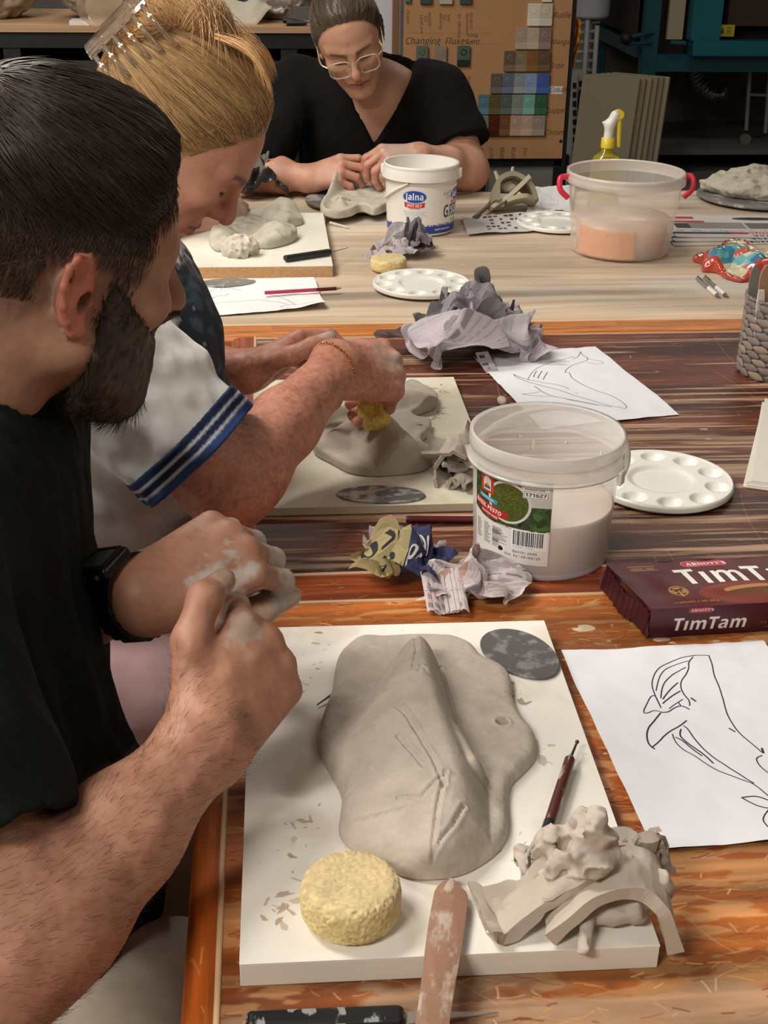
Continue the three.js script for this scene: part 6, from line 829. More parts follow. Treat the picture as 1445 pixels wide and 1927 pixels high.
  { const t = thing('crumpled_newspaper', 'crumpled newspaper with yellow and navy print in front of the pesto bucket', 'newspaper', add([0.1743, 0.74, -1.2422], [0, 0, 0]), -0.2), ph = gm(8, '#cdbfc0', { pics: ['#2f3350', '#a8965a', '#b58a80'], draw: (x, w, h) => { x.fillStyle = '#a3956a'; x.fillRect(0, 0, w * 0.5, h * 0.62); x.fillStyle = '#2c3052'; x.fillRect(w * 0.5, 0, w * 0.5, h * 0.62); x.fillStyle = '#26262c'; x.font = 'bold 120px sans-serif'; x.fillText('07 38', 30, 300); x.font = 'bold 90px sans-serif'; x.fillText('d co', 60, 150); x.fillStyle = '#e6e2dc'; x.fillText('bire', w * 0.54, 200); x.fillText('ploic', w * 0.54, 330); } }), pl = gm(12, '#c6babb', { pics: ['#b08a80', '#8d8488'] });
    part(t, 'printed_sheet', crumple(0.13, 0.11, 0.05, 21, 30, 0.7).rotateZ(-0.1).translate(-0.04, 0.008, -0.02), ph); part(t, 'plain_sheet', crumple(0.14, 0.12, 0.042, 24, 30, 0.68).translate(0.035, 0.002, 0.0), pl); for (let k = 0; k < 5; k++) part(t, 'torn_strip', sheet((u, v) => [-0.012 + k * 0.007 + (u - 0.5) * 0.016 + v * 0.012, 0.03 - v * 0.026 + 0.003 * Math.sin(u * 6 + k) + k * 0.001, 0.012 + v * 0.042], 5, 10, 0.0004), pl); }
  // stack of papers at the right-hand edge
  { const g = thing('paper_stack', 'thin stack of blank cream paper on the dark table past the palette', 'paper'), p0 = [0.5883, 0.74, -1.4435], p1 = [0.7115, 0.74, -1.7302], dz = sub(p1, p0), L = len(dz), ang = Math.atan2(dz[0], -dz[2]); for (let k = 0; k < 6; k++) part(g, 'sheet', box(0.21, 0.0009, L, 0, 0, 0).applyMatrix4(new THREE.Matrix4().makeRotationY(-ang + (k % 3 - 1) * 0.012)).translate(p0[0] + dz[0] / 2 + 0.105 + k * 0.002, TT + 0.001 + k * 0.0011, p0[2] + dz[2] / 2 - 0.002 * k), mat(0xded8cd, 0.8)); }
  // woven basket of tools
  { const c = [0.795, TT, -1.9126], t = thing('woven_basket', 'round grey-brown woven basket holding wooden tools', 'basket', c), R = 0.061, Hb = 0.122;
    part(t, 'lining', lathe([[0.001, 0.003], [R - 0.005, 0.003], [R - 0.004, Hb], [R - 0.002, Hb + 0.001], [R - 0.001, 0.0], [0.001, 0.0]], 40), mat(0x7c6e66, 0.9));
    const gs = [0, 1, 2].map((k) => { const g = new THREE.SphereGeometry(1, 10, 7); const p = g.attributes.position; for (let i = 0; i < p.count; i++) { const x = p.getX(i), y = p.getY(i), z = p.getZ(i); p.setXYZ(i, x * 0.0148, (y * (1 - 0.55 * x * x) + 0.25 * x) * 0.0066, z * 0.0032 + noise(x * 6, y * 6, k) * 0.0006); } g.computeVertexNormals(); return g; }), ms = [0x8f8078, 0x7c706b, 0x9a8676, 0x857a76].map((q) => mat(q, 0.8));
    const r = mulberry(6), rows = 11, per = 14; for (let j = 0; j < rows; j++) for (let i = 0; i < per; i++) { const a = (i + (j % 2) * 0.5 + (r() - 0.5) * 0.15) / per * 6.2832, m = part(t, 'weave_strand', gs[Math.floor(r() * 3)], ms[Math.floor(r() * 4)]); m.position.set(Math.sin(a) * R, 0.007 + j * 0.0107, Math.cos(a) * R); m.rotation.set(0, a, -0.28 + (r() - 0.5) * 0.2); const s = 0.95 + r() * 0.15; m.scale.set(s, s, 1); }
    for (let s = 0; s < 2; s++) { const q = []; for (let k = 0; k < 60; k++) { const a = k / 60 * 6.2832; q.push([Math.sin(a) * (R + 0.001 + 0.0014 * Math.sin(a * 22 + s * 3.14)), Hb + 0.0012 + 0.0016 * Math.cos(a * 22 + s * 3.14), Math.cos(a) * (R + 0.001 + 0.0014 * Math.sin(a * 22 + s * 3.14))]); } part(t, 'rim_braid', tube(q, 0.0022, 180, 5, true), ms[s]); }
    const stick = (label, x_, z, y0, y1, w, th, lean, c, round) => { const g = sheet((u, v) => { const x = x_ - 0.019, e = v > 0.8 ? Math.sqrt(Math.max(0.02, 1 - ((v - 0.8) / 0.2) ** 2 * (round ? 1 : 0.5))) : 1; return [x + (u - 0.5) * w * e + lean * v, lerp(y0, y1, v), z + 0.008 * v]; }, 6, 16, th); solo('modelling_tool', g, mat(c, 0.6), label, 'clay tool', c ? [c0[0], c0[1], c0[2]] : [0, 0, 0], 0, 'tools in the woven basket'); }, c0 = c;
    stick('broad tan wooden spatula, tallest in the woven basket', -0.014, 0.012, 0.006, 0.178, 0.021, 0.004, -0.016, 0xa98566, true);
    stick('white plastic rib standing in the woven basket', -0.026, 0.02, 0.006, 0.142, 0.012, 0.003, -0.01, 0xe6e0d4, false);
    stick('short wide white plastic tool in the woven basket', -0.004, 0.03, 0.006, 0.138, 0.02, 0.004, 0.002, 0xefe9df, false);
    stick('dark brown wooden tool behind the tan spatula in the basket', 0.006, 0.0, 0.006, 0.168, 0.018, 0.004, 0.004, 0x5a463c, true);
    stick('pale pointed wooden skewer in the woven basket', -0.002, -0.014, 0.006, 0.19, 0.007, 0.003, 0.0, 0xd2b896, false);
    stick('grey metal spatula at the back of the woven basket', -0.022, -0.022, 0.006, 0.17, 0.018, 0.002, -0.012, 0x8f8a86, true);
    stick('maroon handled tool in the woven basket', 0.018, 0.022, 0.006, 0.145, 0.013, 0.008, 0.006, 0x4a1a28, true);
  }
}

// ---------- far table ----------
{
  const chipTex = canvasTex(512, 128, (x, w, h) => { const r = mulberry(4); x.fillStyle = '#c9a277'; x.fillRect(0, 0, w, h); for (let k = 0; k < 1800; k++) { const v = r(); x.fillStyle = `rgba(${150 + v * 90},${105 + v * 90},${70 + v * 80},0.8)`; x.fillRect(r() * w, r() * h, 2 + r() * 7, 1 + r() * 3); } }); chipTex.wrapS = chipTex.wrapT = THREE.RepeatWrapping;
  // chipboard with the third piece
  const bt = 0.022, core = mat(0xffffff, 0.8, { map: chipTex });
  board('chipboard', 'white topped chipboard with raw crumbly edges, under a scored clay piece', [-0.03, TT, -2.708], 0.302, 0.442, bt, 0, boardTex(24, [[0.7, 0.4, 14, 0.2]], 0.3, [232, 228, 214]), core);
  const B = TT + bt;
  const out = [[-0.1235, -2.679], [-0.096, -2.7901], [-0.0758, -2.9103], [-0.0412, -2.9551], [0.0178, -2.943], [0.0466, -2.9065], [0.069, -2.871], [0.0708, -2.8129], [0.0441, -2.7855], [0.0507, -2.7303], [0.0587, -2.6944], [0.0359, -2.6434], [-0.0071, -2.6113], [-0.039, -2.6292], [-0.0706, -2.6137], [-0.1017, -2.5942]];
  const cut = [[-0.0005, -2.7684], [-0.0032, -2.6684]], dip = [[-0.0606, -2.6905], [-0.0173, -2.725]], up1 = [0.0287, 0.77, -2.8728], up2 = [0.0149, 0.77, -2.6728];
  solo('clay_relief', slab(out, B, (x, z) => { let h = 0.016 + 0.016 * sstep(0.05, 0.01, Math.hypot(x - up1[0], (z - up1[2]) * 0.5)) + 0.014 * sstep(0.045, 0.01, Math.hypot(x - up2[0], (z - up2[2]) * 0.6)) - 0.006 * sstep(0.02, 0.0, lineD(x, z, dip)); const d = lineD(x, z, cut); return h - 0.002 * Math.exp(-((d / 0.0014) ** 2)) + fbm(x * 20, z * 20, 5, 3) * 0.02; }, 0.0034, 0.008, clayCol([0.5, 0.46, 0.37])), clayM, 'pale clay relief with a scored fold on the chipboard', 'clay sculpture');
  { const c = [-0.0569, 0.775, -2.5712], f = (x, y, z) => ell(c, [0.036, 0.027, 0.03])(x, y, z) + (Math.abs(fbm(x * 34, y * 34, z * 34, 3)) - 0.12) * 0.03; solo('clay_lump', nets(f, ...boundsOf([c], 0.055), 0.0026, clayCol([0.56, 0.51, 0.42])), clayM, 'crinkled ball of pale clay at the front of the chipboard', 'clay lump'); }
  { const t = thing('needle_tool', 'needle tool with a black handle across the chipboard corner', 'clay tool'), a = [0.0284, 0.766, -2.5144], b = [0.1203, 0.768, -2.5632], c = [0.1585, 0.762, -2.6221], d = norm(sub(b, a)); part(t, 'handle', xf(box(len(sub(b, a)), 0.011, 0.014, 0, 0.0025, 0, 0.004), mix3(a, b, 0.5), [0, Math.atan2(-d[2], d[0]), 0]), mat(0x1b1b1d, 0.4)); part(t, 'needle', bar(b, c, 0.001, 0.0006, 6), mat(0x777777, 0.3, { metalness: 0.8 })); }
  ovalScraper('plain grey oval scraper half on the pencil drawing', [-0.08, 0.745, -2.4338], 0.053, 0.025, 0.13, slipTex(43, [140, 138, 134], [176, 172, 164], 0.1, 0.3));
  // pencil drawing and pencil
  const st = [[[-0.1114, -2.3857], [-0.0974, -2.4094], [-0.0897, -2.4161], [-0.0921, -2.3952], [-0.0824, -2.4018], [-0.0678, -2.4047], [-0.0528, -2.3901]], [[-0.105, -2.3382], [-0.0942, -2.3645], [-0.0861, -2.3507], [-0.0769, -2.3706]], [[-0.0993, -2.3084], [-0.0663, -2.3233], [-0.0281, -2.3316], [0.0007, -2.3204], [0.029, -2.2964]], [[-0.0038, -2.3675], [0.0202, -2.3462], [0.037, -2.3123], [0.044, -2.2861], [0.0622, -2.2917], [0.0814, -2.2941]], [[0.044, -2.2861], [0.0337, -2.293], [0.0194, -2.2871], [0.0163, -2.2745], [0.0334, -2.2769]]];
  const a = [-0.1299, 0.74, -2.4354], b = [0.0832, 0.74, -2.4739], c = [-0.0784, 0.74, -2.2227], b2 = [c[0] + 0.205, c[2] - 0.012];
  paper('sheet with a faint whale drawing, crossed by a pencil, in front of the chipboard', [a[0], a[2]], [b[0], b[2]], [a[0] + 0.013, a[2] + 0.2], st, TT, { seed: 3, lift: 0.008, pen: 7, ink: '#5a5860', curl: (u, v) => 0.008 * sstep(0.75, 1, u) * sstep(0.6, 1, v) });
  { const t = thing('pink_pencil', 'red and pink hexagonal pencil lying on a faint drawing', 'pencil'), p = [-0.0105, 0.7505, -2.3491], q = [0.1208, 0.7505, -2.3712], e = [0.1319, 0.7495, -2.3776]; part(t, 'shaft', bar(p, mix3(p, q, 0.72), 0.0036, 0.0036, 6), mat(0xb03a58, 0.4)); part(t, 'dark_band', bar(mix3(p, q, 0.72), q, 0.0036, 0.0036, 6), mat(0x5c1220, 0.4)); part(t, 'point', bar(q, e, 0.0034, 0.0006, 6), mat(0xc9a078, 0.6)); }
  // palette, sponge, scrap paper
  palette('white ten-well palette alone on the bare timber', [0.2835, 0.7415, -2.4025], 0.0915, 0.1);
  palette('white ten-well palette behind the bucket with red handles', [0.6403, 0.7415, -2.8795], 0.09, 0.5);
  solo('round_sponge', spongeGeo(0.0365, 0.027, 7), spongeM, 'damp yellow sponge next to the white palette on bare timber', 'sponge', [0.2324, 0.741, -2.5286], 0);
  { const t = thing('crumpled_newspaper', 'little crumpled newspaper with a pink patch in front of the yoghurt bucket', 'newspaper', [0.2804, 0.74, -2.6516], 0.3), m = mat(0xffffff, 0.85, { map: newsTex(31, '#b9aeb2', { pics: ['#c2405e', '#4a4a50', '#8a8088'] }) }), m2 = mat(0xffffff, 0.85, { map: newsTex(33, '#7a7278', { pics: ['#2b2b30'] }) }); part(t, 'outer_sheet', crumple(0.15, 0.12, 0.055, 41, 28, 0.66), m); part(t, 'inner_sheet', crumple(0.1, 0.1, 0.06, 44, 22, 0.6).translate(0.01, 0.008, 0.012), m2); part(t, 'torn_end', sheet((u, v) => [-0.05 - v * 0.045, 0.012 * (1 - v) + 0.002 + 0.004 * Math.sin(u * 5), (u - 0.5) * 0.03 * (1 - v * 0.6)], 6, 8, 0.0004), m); }
  // yoghurt bucket
  { const t = thing('yoghurt_bucket', 'white yoghurt tub with a blue oval logo and a blue base band', 'bucket', [0.3304, TT, -2.8568]), rb = 0.0725, rt = 0.0785, h = 0.147, rf = (y) => lerp(rb, rt, y / h), wm = mat(0xf0ece4, 0.32);
    part(t, 'tub', lathe([[0.001, 0.002], [rb - 0.003, 0.002], [rb, 0.006], [rt, h], [rt - 0.002, h], [rb - 0.003, 0.01], [0.001, 0.008]], 64), wm);
    part(t, 'rim', lathe([[rt - 0.001, h], [rt + 0.0028, h + 0.001], [rt + 0.0034, h - 0.004], [rt + 0.002, h - 0.006], [rt + 0.0035, h - 0.008], [rt + 0.0065, h - 0.028], [rt + 0.006, h - 0.03], [rt - 0.001, h - 0.028]], 72), wm);
    const rr = rt + 0.006, pts = []; for (let k = 0; k <= 18; k++) { const a = lerp(0, Math.PI, k / 18), d = Math.sin(a); pts.push([Math.cos(a) * rr, h - 0.022 - 0.052 * d, d * (rr - 0.002)]); } part(t, 'handle', tube([[-1.5, 0.072], [-1.2, 0.082], [-0.85, 0.098], [-0.45, 0.116]].map(([q, y]) => [Math.sin(q) * (rf(y) + 0.004), y, Math.cos(q) * (rf(y) + 0.004)]), 0.0032, 30, 8), wm);
    part(t, 'lug', merge([box(0.008, 0.02, 0.012, rr, h - 0.018, 0, 0.002), box(0.008, 0.02, 0.012, -rr, h - 0.018, 0, 0.002)]).rotateY(-0.3), wm);
    const lab = canvasTex(1800, 620, (x, w, hh) => {
      const r = mulberry(9); x.fillStyle = '#f3efe8'; x.fillRect(0, 0, w, hh); x.fillStyle = '#2244a0'; x.fillRect(0, hh - 100, w, 100); for (let k = 0; k < 90; k++) { x.fillRect(r() * w, hh - 112 - r() * 18, 6 + r() * 16, 26); }
      x.fillStyle = '#f3efe8'; x.font = 'bold 34px sans-serif'; for (const q of [220, 900, 1500]) x.fillText('DAIRY FREE FROM', q, hh - 40);
      const logo = (cx, cy, s) => { x.save(); x.translate(cx, cy); x.scale(s, s); x.fillStyle = '#2a54b0'; x.beginPath(); x.ellipse(0, 0, 130, 62, 0, 0, 7); x.fill(); x.strokeStyle = '#8fb0e6'; x.lineWidth = 5; x.stroke(); x.fillStyle = '#fff'; x.font = 'bold 92px sans-serif'; x.textAlign = 'center'; x.scale(0.92, 1); x.fillText('Jalna', 0, 32); x.scale(1.08, 1); x.fillStyle = '#d23a40'; x.beginPath(); x.moveTo(-118, 52); x.quadraticCurveTo(0, 84, 118, 52); x.lineTo(112, 104); x.quadraticCurveTo(0, 132, -112, 104); x.fill(); x.fillStyle = '#fff'; x.font = 'bold 40px serif'; x.fillText('POT SET', 0, 104); x.restore(); };
      logo(590, 130, 1.3); logo(1345, 130, 1.3); x.textAlign = 'center'; x.fillStyle = '#9a8f86'; x.font = 'bold 30px sans-serif'; x.fillText('OUR STORY', 590, 300); x.fillStyle = '#a9bccb'; for (let j = 0; j < 8; j++) { const ww = 330 - j * 26; let px = 590 - ww / 2; while (px < 590 + ww / 2) { const q = 10 + r() * 40; x.fillRect(px, 322 + j * 24, q, 9); px += q + 9; } }
      x.fillStyle = '#2c3a78'; x.textAlign = 'left'; x.font = 'bold 230px sans-serif'; x.save(); x.translate(1030, 420); x.scale(0.72, 1); x.fillText('GREEK', 0, 0); x.restore(); x.font = '46px sans-serif'; x.fillText('NATURAL', 1200, 480); x.strokeStyle = '#3a3a50'; x.lineWidth = 7; x.font = 'italic 60px serif'; x.fillStyle = '#33334a'; x.save(); x.translate(1020, 130); x.rotate(-0.2); x.fillText('Paper', 0, 0); x.fillText('Clay', 50, 62); x.restore();
    });
    part(t, 'printed_label', wrapLabel(rf, -1.45, 2.1, 0.008, 0.108), mat(0xffffff, 0.35, { map: lab }), 'blue and white yoghurt label'); }
  // turntable with a clay dish, behind the yoghurt bucket
  { const p = [0.2093, 0.742, -3.1112], t = thing('banding_wheel', 'dark slip-stained turntable disc under a clay dish', 'turntable', p), dm = mat(0xffffff, 0.55, { map: slipTex(53, [98, 93, 90], [160, 154, 148], 0.0, 0.35) }), g = lathe([[0.001, 0.012], [0.118, 0.012], [0.122, 0.01], [0.122, 0.005], [0.114, 0.003], [0.001, 0.003]], 64); uvXZ(g, -0.125, -0.125, 0.25, 0.25); part(t, 'disc', g, dm); part(t, 'foot', lathe([[0.001, 0.004], [0.06, 0.004], [0.062, 0], [0.001, 0]], 40), mat(0x3a3836, 0.6));
    const o = [[0.1189, -2.9281], [0.1317, -3.055], [0.1723, -3.1678], [0.2051, -3.2452], [0.2457, -3.3005], [0.2859, -3.2743], [0.2949, -3.1411], [0.2726, -2.9754], [0.2325, -2.9246], [0.2085, -2.9563], [0.1821, -2.916], [0.1481, -2.8969]], sd = polySD(smoothLoop(o, 60)), lump = [0.1619, 0.765, -2.9778]; solo('clay_dish', slab(o, p[1] + 0.0125, (x, z) => { const e = -sd(x, z), back = sstep(-3.06, -3.16, z); return 0.01 + (0.012 + 0.045 * back) * Math.exp(-((Math.max(0, e - 0.004) / 0.011) ** 2)) + 0.02 * Math.exp(-((Math.hypot(x - lump[0], z - lump[2]) / 0.014) ** 2)) + fbm(x * 26, z * 26, 3, 3) * 0.006; }, 0.0034, 0.006, clayCol([0.55, 0.5, 0.41])), clayM, 'raw clay dish with a raised back wall on the dark turntable', 'clay dish'); }
  { const p = [0.1647, 0.758, -3.0302]; solo('clay_shell', nets((x, y, z) => Math.max(ell(p, [0.026, 0.02, 0.018])(x, y, z), -ell(add(p, [0.006, 0.006, 0.014]), [0.014, 0.014, 0.012])(x, y, z)) + noise(x * 80, y * 80, z * 80) * 0.002, ...boundsOf([p], 0.035), 0.0028, clayCol([0.5, 0.46, 0.38])), clayM, 'hollow clay shell shape at the rim of the turntable', 'clay scrap'); }
  solo('clay_crumb', nets((x, y, z) => cone([0.1367, 0.744, -2.9051], [0.1734, 0.743, -2.869], 0.004, 0.002)(x, y, z) + noise(x * 200, y * 200, z * 200) * 0.0008, ...boundsOf([[0.1367, 0.744, -2.9051], [0.1734, 0.743, -2.869]], 0.008), 0.0015, clayCol([0.6, 0.56, 0.48])), clayM, 'sliver of pale clay on bare timber near the turntable', 'clay scrap');
  // dark plastic bundle beside the chipboard
  { const t = thing('plastic_bundle', 'crumpled dark plastic bundle with pink print behind the chipboard', 'plastic bag', [-0.0092, 0.74, -3.1831], 0), m = mat(0xffffff, 0.25, { map: newsTex(61, '#2a282b', { pics: ['#c89aa0', '#1a1a1c', '#6c6a70'] }), clearcoat: 0.5 }), m2 = mat(0x8b857c, 0.35, { clearcoat: 0.4 }); part(t, 'dark_wrap', crumple(0.2, 0.14, 0.07, 51, 30, 0.68), m); part(t, 'grey_wrap', crumple(0.15, 0.1, 0.11, 55, 26, 0.6).translate(-0.03, 0.012, -0.02), m2); }
  // clay coil scraps on a torn newspaper
  paper('torn piece of newspaper under the curled clay scraps', ...((p, q, r) => [[p[0], p[2]], [q[0], q[2]], [r[0], r[2]]])([0.4354, 0.74, -2.9527], [0.6023, 0.74, -2.9838], [0.4264, 0.74, -2.7876]), [], TT, { name: 'newspaper_piece', seed: 21, lift: 0.01, paper: '#c8c2be', n: 16, draw: (g, W, H) => { const r = mulberry(5); g.fillStyle = '#46434a'; for (let j = 0; j < 5; j++) for (let i = 0; i < 9; i++) if (r() < 0.7) g.fillRect(300 + i * 75, 40 + j * H / 6, 40 + r() * 26, H / 11); } });
  { const g0 = 'curled clay scraps on the torn newspaper', cm = mat(0xa79c86, 0.8), c = [0.5635, 0.745, -3.0326], bend = (label, q, w, th, m = cm) => { const cv = new THREE.CatmullRomCurve3(q.map((p) => V(add(c, p)))); solo('curled_clay_scrap', sheet((u, v) => { const p = cv.getPoint(clamp(u)); return [p.x + noise(u * 4, v * 3, w * 99) * 0.003, p.y + (v - 0.5) * w * 0.55, p.z + (v - 0.5) * w]; }, 24, 8, th), m, label, 'clay scrap', [0, 0, 0], 0, g0); };
    bend('arched olive clay strip, largest of the curled scraps', [[-0.045, 0.012, 0.02], [-0.035, 0.055, 0.0], [0.0, 0.066, -0.01], [0.035, 0.045, 0.0], [0.052, 0.012, 0.01]], 0.07, 0.011, mat(0x938a72, 0.8));
    bend('straight pale clay strip lying across the curled scraps', [[-0.055, 0.008, 0.035], [-0.02, 0.03, 0.035], [0.012, 0.058, 0.03], [0.035, 0.075, 0.02]], 0.026, 0.009, mat(0xbdb29c, 0.8));
    bend('low pale clay fold at the base of the curled scraps', [[-0.02, 0.02, 0.03], [0.02, 0.03, 0.032], [0.05, 0.02, 0.02]], 0.04, 0.01, mat(0xb3a890, 0.8));
    for (const [a, b, w] of [[[-0.03, 0.06, 0], [-0.042, 0.085, -0.004], 'thin clay horn rising from the curled scraps, leaning outwards'], [[-0.004, 0.06, -0.004], [0.0, 0.094, -0.006], 'thin upright clay horn rising from the curled scraps']]) solo('curled_clay_scrap', bar(add(c, a), add(c, b), 0.007, 0.0035, 8), mat(0xb9ae98, 0.8), w, 'clay scrap', [0, 0, 0], 0, g0);
    solo('curled_clay_scrap', nets((x, y, z) => ell(add(c, [-0.012, 0.05, 0.0]), [0.028, 0.016, 0.022])(x, y, z) + noise(x * 90, y * 90, z * 90) * 0.004, ...boundsOf([add(c, [-0.012, 0.05, 0])], 0.04), 0.003, clayCol([0.42, 0.37, 0.29])), clayM, 'rounded clay wad between the two clay horns', 'clay scrap', [0, 0, 0], 0, g0); }
  { const a = [0.4632, 0.746, -2.9366], b = [0.5164, 0.758, -3.031]; solo('wooden_clay_knife', merge([bar(a, mix3(a, b, 0.5), 0.006, 0.004, 8), bar(mix3(a, b, 0.5), b, 0.004, 0.007, 8)]), mat(0x6d5f4c, 0.6), 'short wooden tool propped against the curled clay scraps', 'clay tool'); }
  paper('creased sheet with a loose outline drawing beyond the curled clay', ...((p, q, r) => [[p[0], p[2]], [q[0], q[2]], [r[0], r[2]]])([0.6585, 0.74, -3.2484], [0.7611, 0.74, -3.2457], [0.59, 0.74, -2.9842]), [[[0.6632, -3.224], [0.6711, -3.1761], [0.6813, -3.1295], [0.6944, -3.1177], [0.6753, -3.0622], [0.6595, -3.0849]], [[0.638, -3.1193], [0.6447, -3.0742], [0.6366, -3.0199]], [[0.7191, -3.1985], [0.7249, -3.1513], [0.723, -3.0942]]], TT, { seed: 31, lift: 0.016, n: 24, ink: '#77757c', pen: 9, paper: '#e2e0e0' });
  // big bucket of murky water
  { const t = thing('water_bucket', 'frosted plastic bucket of murky water with red handle lugs and an orange sponge inside', 'bucket', [0.7271, TT, -2.6608]), rb = 0.101, rt = 0.116, h = 0.166, rf = (y) => lerp(rb, rt, y / h), m = plastic(0xfffaf5, 0.7, 0.25);
    part(t, 'tub', bucketGeo(rb, rt, h, 0.001, 72), m);
    part(t, 'rim', lathe([[rt - 0.001, h - 0.003], [rt + 0.003, h], [rt + 0.0042, h - 0.006], [rt + 0.0015, h - 0.009], [rt + 0.0045, h - 0.012], [rt + 0.005, h - 0.022], [rt, h - 0.023]], 80), plastic(0xf4efea, 0.5, 0.28));
    const lv = 0.075; part(t, 'murky_water', lathe([[0.001, lv], [rf(lv) - 0.012, lv], [rb - 0.012, 0.006], [0.001, 0.006]], 64), mat(0xe0c4b2, 0.3));
    part(t, 'orange_sponge', nets((x, y, z) => { const q = [Math.abs(x + 0.045) - 0.05, Math.abs(y - 0.034) - 0.028, Math.abs(z - 0.062) - 0.036]; return Math.max(...q, Math.hypot(x, z) - rf(y) + 0.003) + noise(x * 300, y * 300, z * 300) * 0.0008; }, [-0.11, 0.0, 0.02], [0.02, 0.07, 0.1], 0.0025, (x, y, z) => { const k = 1 + noise(x * 300, y * 300, z * 300) * 0.15; return [0.85 * k, 0.36 * k, 0.06 * k]; }), spongeM, 'orange block sponge under water');
    const red = mat(0xe0324a, 0.35); for (const s of [-1, 1]) part(t, 'handle_lug', tube([[s * (rt + 0.002), h - 0.012, 0], [s * (rt + 0.02), h - 0.013, 0.006], [s * (rt + 0.021), h - 0.035, 0.014], [s * (rt + 0.004), h - 0.052, 0.016]], 0.0058, 24, 8), red); }
  // spray bottle beyond the bucket
  { const q = [0.7758, 0.9298, -3.02], t = thing('spray_bottle', 'spray bottle with a white and yellow trigger head behind the bucket of murky water', 'spray bottle', [q[0], TT, q[2]], 0), top = q[1] - TT + 0.035, ym = mat(0xe6cf3c, 0.35), cl = mat(0xcfc64a, 0.1, { transmission: 0.75, thickness: 0.01, ior: 1.4 });
    part(t, 'bottle', lathe([[0.001, 0.002], [0.034, 0.002], [0.036, 0.01], [0.036, top - 0.12], [0.03, top - 0.1], [0.014, top - 0.088], [0.013, top - 0.072], [0.001, top - 0.072]], 36), cl); part(t, 'collar', lathe([[0.0145, top - 0.08], [0.0155, top - 0.078], [0.015, top - 0.058], [0.001, top - 0.056]], 28), ym);
    part(t, 'spray_head', nets((x, y, z) => union([cone([0, top - 0.058, 0], [0.001, top - 0.03, 0], 0.011, 0.01), cone([0.001, top - 0.03, 0], [0.012, top - 0.008, 0], 0.011, 0.011), cone([-0.016, top - 0.024, 0], [0.0, top - 0.026, 0], 0.002, 0.008)], 0.008)(x, y, z), [-0.03, top - 0.075, -0.02], [0.03, top + 0.01, 0.02], 0.002), mat(0xe9e6df, 0.35)); part(t, 'trigger', merge([bar([0.022, top - 0.012, 0], [0.026, top - 0.078, 0], 0.006, 0.0045, 10), bar([0.02, top - 0.006, -0.008], [0.02, top - 0.006, 0.008], 0.0105, 0.0105, 18)]), ym); }
  // disc of clay, newspapers, glazed piece, pens at the right
  { const p = [1.1861, 0.742, -3.1295], t = thing('banding_wheel', 'grey turntable disc under a big wrinkled clay mass', 'turntable', p), dm = mat(0xffffff, 0.5, { map: slipTex(57, [120, 116, 112], [176, 170, 164], 0.05, 0.3) }), g = lathe([[0.001, 0.012], [0.142, 0.012], [0.146, 0.009], [0.146, 0.005], [0.14, 0.003], [0.001, 0.003]], 72); uvXZ(g, -0.15, -0.15, 0.3, 0.3); part(t, 'disc', g, dm); part(t, 'foot', lathe([[0.001, 0.003], [0.08, 0.003], [0.082, 0], [0.001, 0]], 40), mat(0x444240, 0.6));
    const c = add(p, [0.0, 0.03, -0.005]), f = (x, y, z) => Math.max(ell(c, [0.125, 0.034, 0.09])(x, y, z) + fbm(x * 16, y * 22, z * 18, 4) * 0.03 + (Math.abs(fbm(x * 30 + 4, y * 24, z * 34, 3)) - 0.15) * 0.016, p[1] + 0.0125 - y); solo('clay_mass', nets(f, ...boundsOf([add(c, [-0.13, 0, 0]), add(c, [0.13, 0, 0]), add(c, [0, 0.03, 0.09]), add(c, [0, -0.02, -0.09])], 0.03), 0.0045, clayCol([0.52, 0.47, 0.38])), clayM, 'wrinkled mass of raw clay spread on the grey turntable', 'clay lump'); }
  { const t = thing('newspaper_stack', 'folded advertising newspapers with red and grey print under the turntable edge', 'newspaper'), a = [0.8483, 0.74, -2.7002], b = [0.9979, 0.74, -3.0528], tx = canvasTex(1024, 700, (x, w, h) => { const r = mulberry(71); x.fillStyle = '#cfc9c4'; x.fillRect(0, 0, w, h); for (const [px, py, ww, hh, c] of [[0, 560, w, 60, '#2e4256'], [300, 560, 360, 60, '#b23038'], [120, 250, 300, 200, '#8f8a86'], [430, 260, 240, 190, '#6c6864'], [690, 240, 300, 210, '#34302f'], [700, 200, 240, 90, '#a8383c'], [40, 60, 140, 80, '#b44146'], [40, 200, 180, 60, '#b44146'], [40, 280, 80, 160, '#3a3c44'], [760, 40, 200, 120, '#aaa49e']]) { x.fillStyle = c; x.fillRect(px, py, ww, hh); } x.fillStyle = '#2e2a2a'; x.beginPath(); x.ellipse(520, 120, 130, 50, 0, 0, 7); x.fill(); x.fillStyle = '#23232a'; x.font = 'bold 64px sans-serif'; x.save(); x.translate(640, 640); x.rotate(Math.PI); x.fillText('SURVEY', -300, 0); x.fillText('RAISE', 60, 0); x.restore(); x.fillStyle = '#e8e2dc'; x.font = 'bold 50px sans-serif'; x.save(); x.translate(640, 580); x.rotate(Math.PI); x.fillText('BEDROOM', 0, 0); x.restore(); for (let k = 0; k < 160; k++) { x.fillStyle = 'rgba(50,48,52,0.6)'; x.fillRect(r() * w, 480 + r() * 70, 10 + r() * 30, 5); } });
    const W = 0.42, Dp = 0.2; for (let k = 0; k < 3; k++) { const g = box(W, 0.0028, Dp, 0, 0, 0, 0.001); uvXZ(g, -W / 2, -Dp / 2, W, Dp); g.rotateY(0.05 - k * 0.06); g.translate(a[0] + W / 2 + 0.015 * k, TT + 0.0018 + k * 0.0034, a[2] - Dp / 2 - 0.012 * k); part(t, 'folded_paper', g, mat(0xffffff, 0.75, { map: tx })); } }
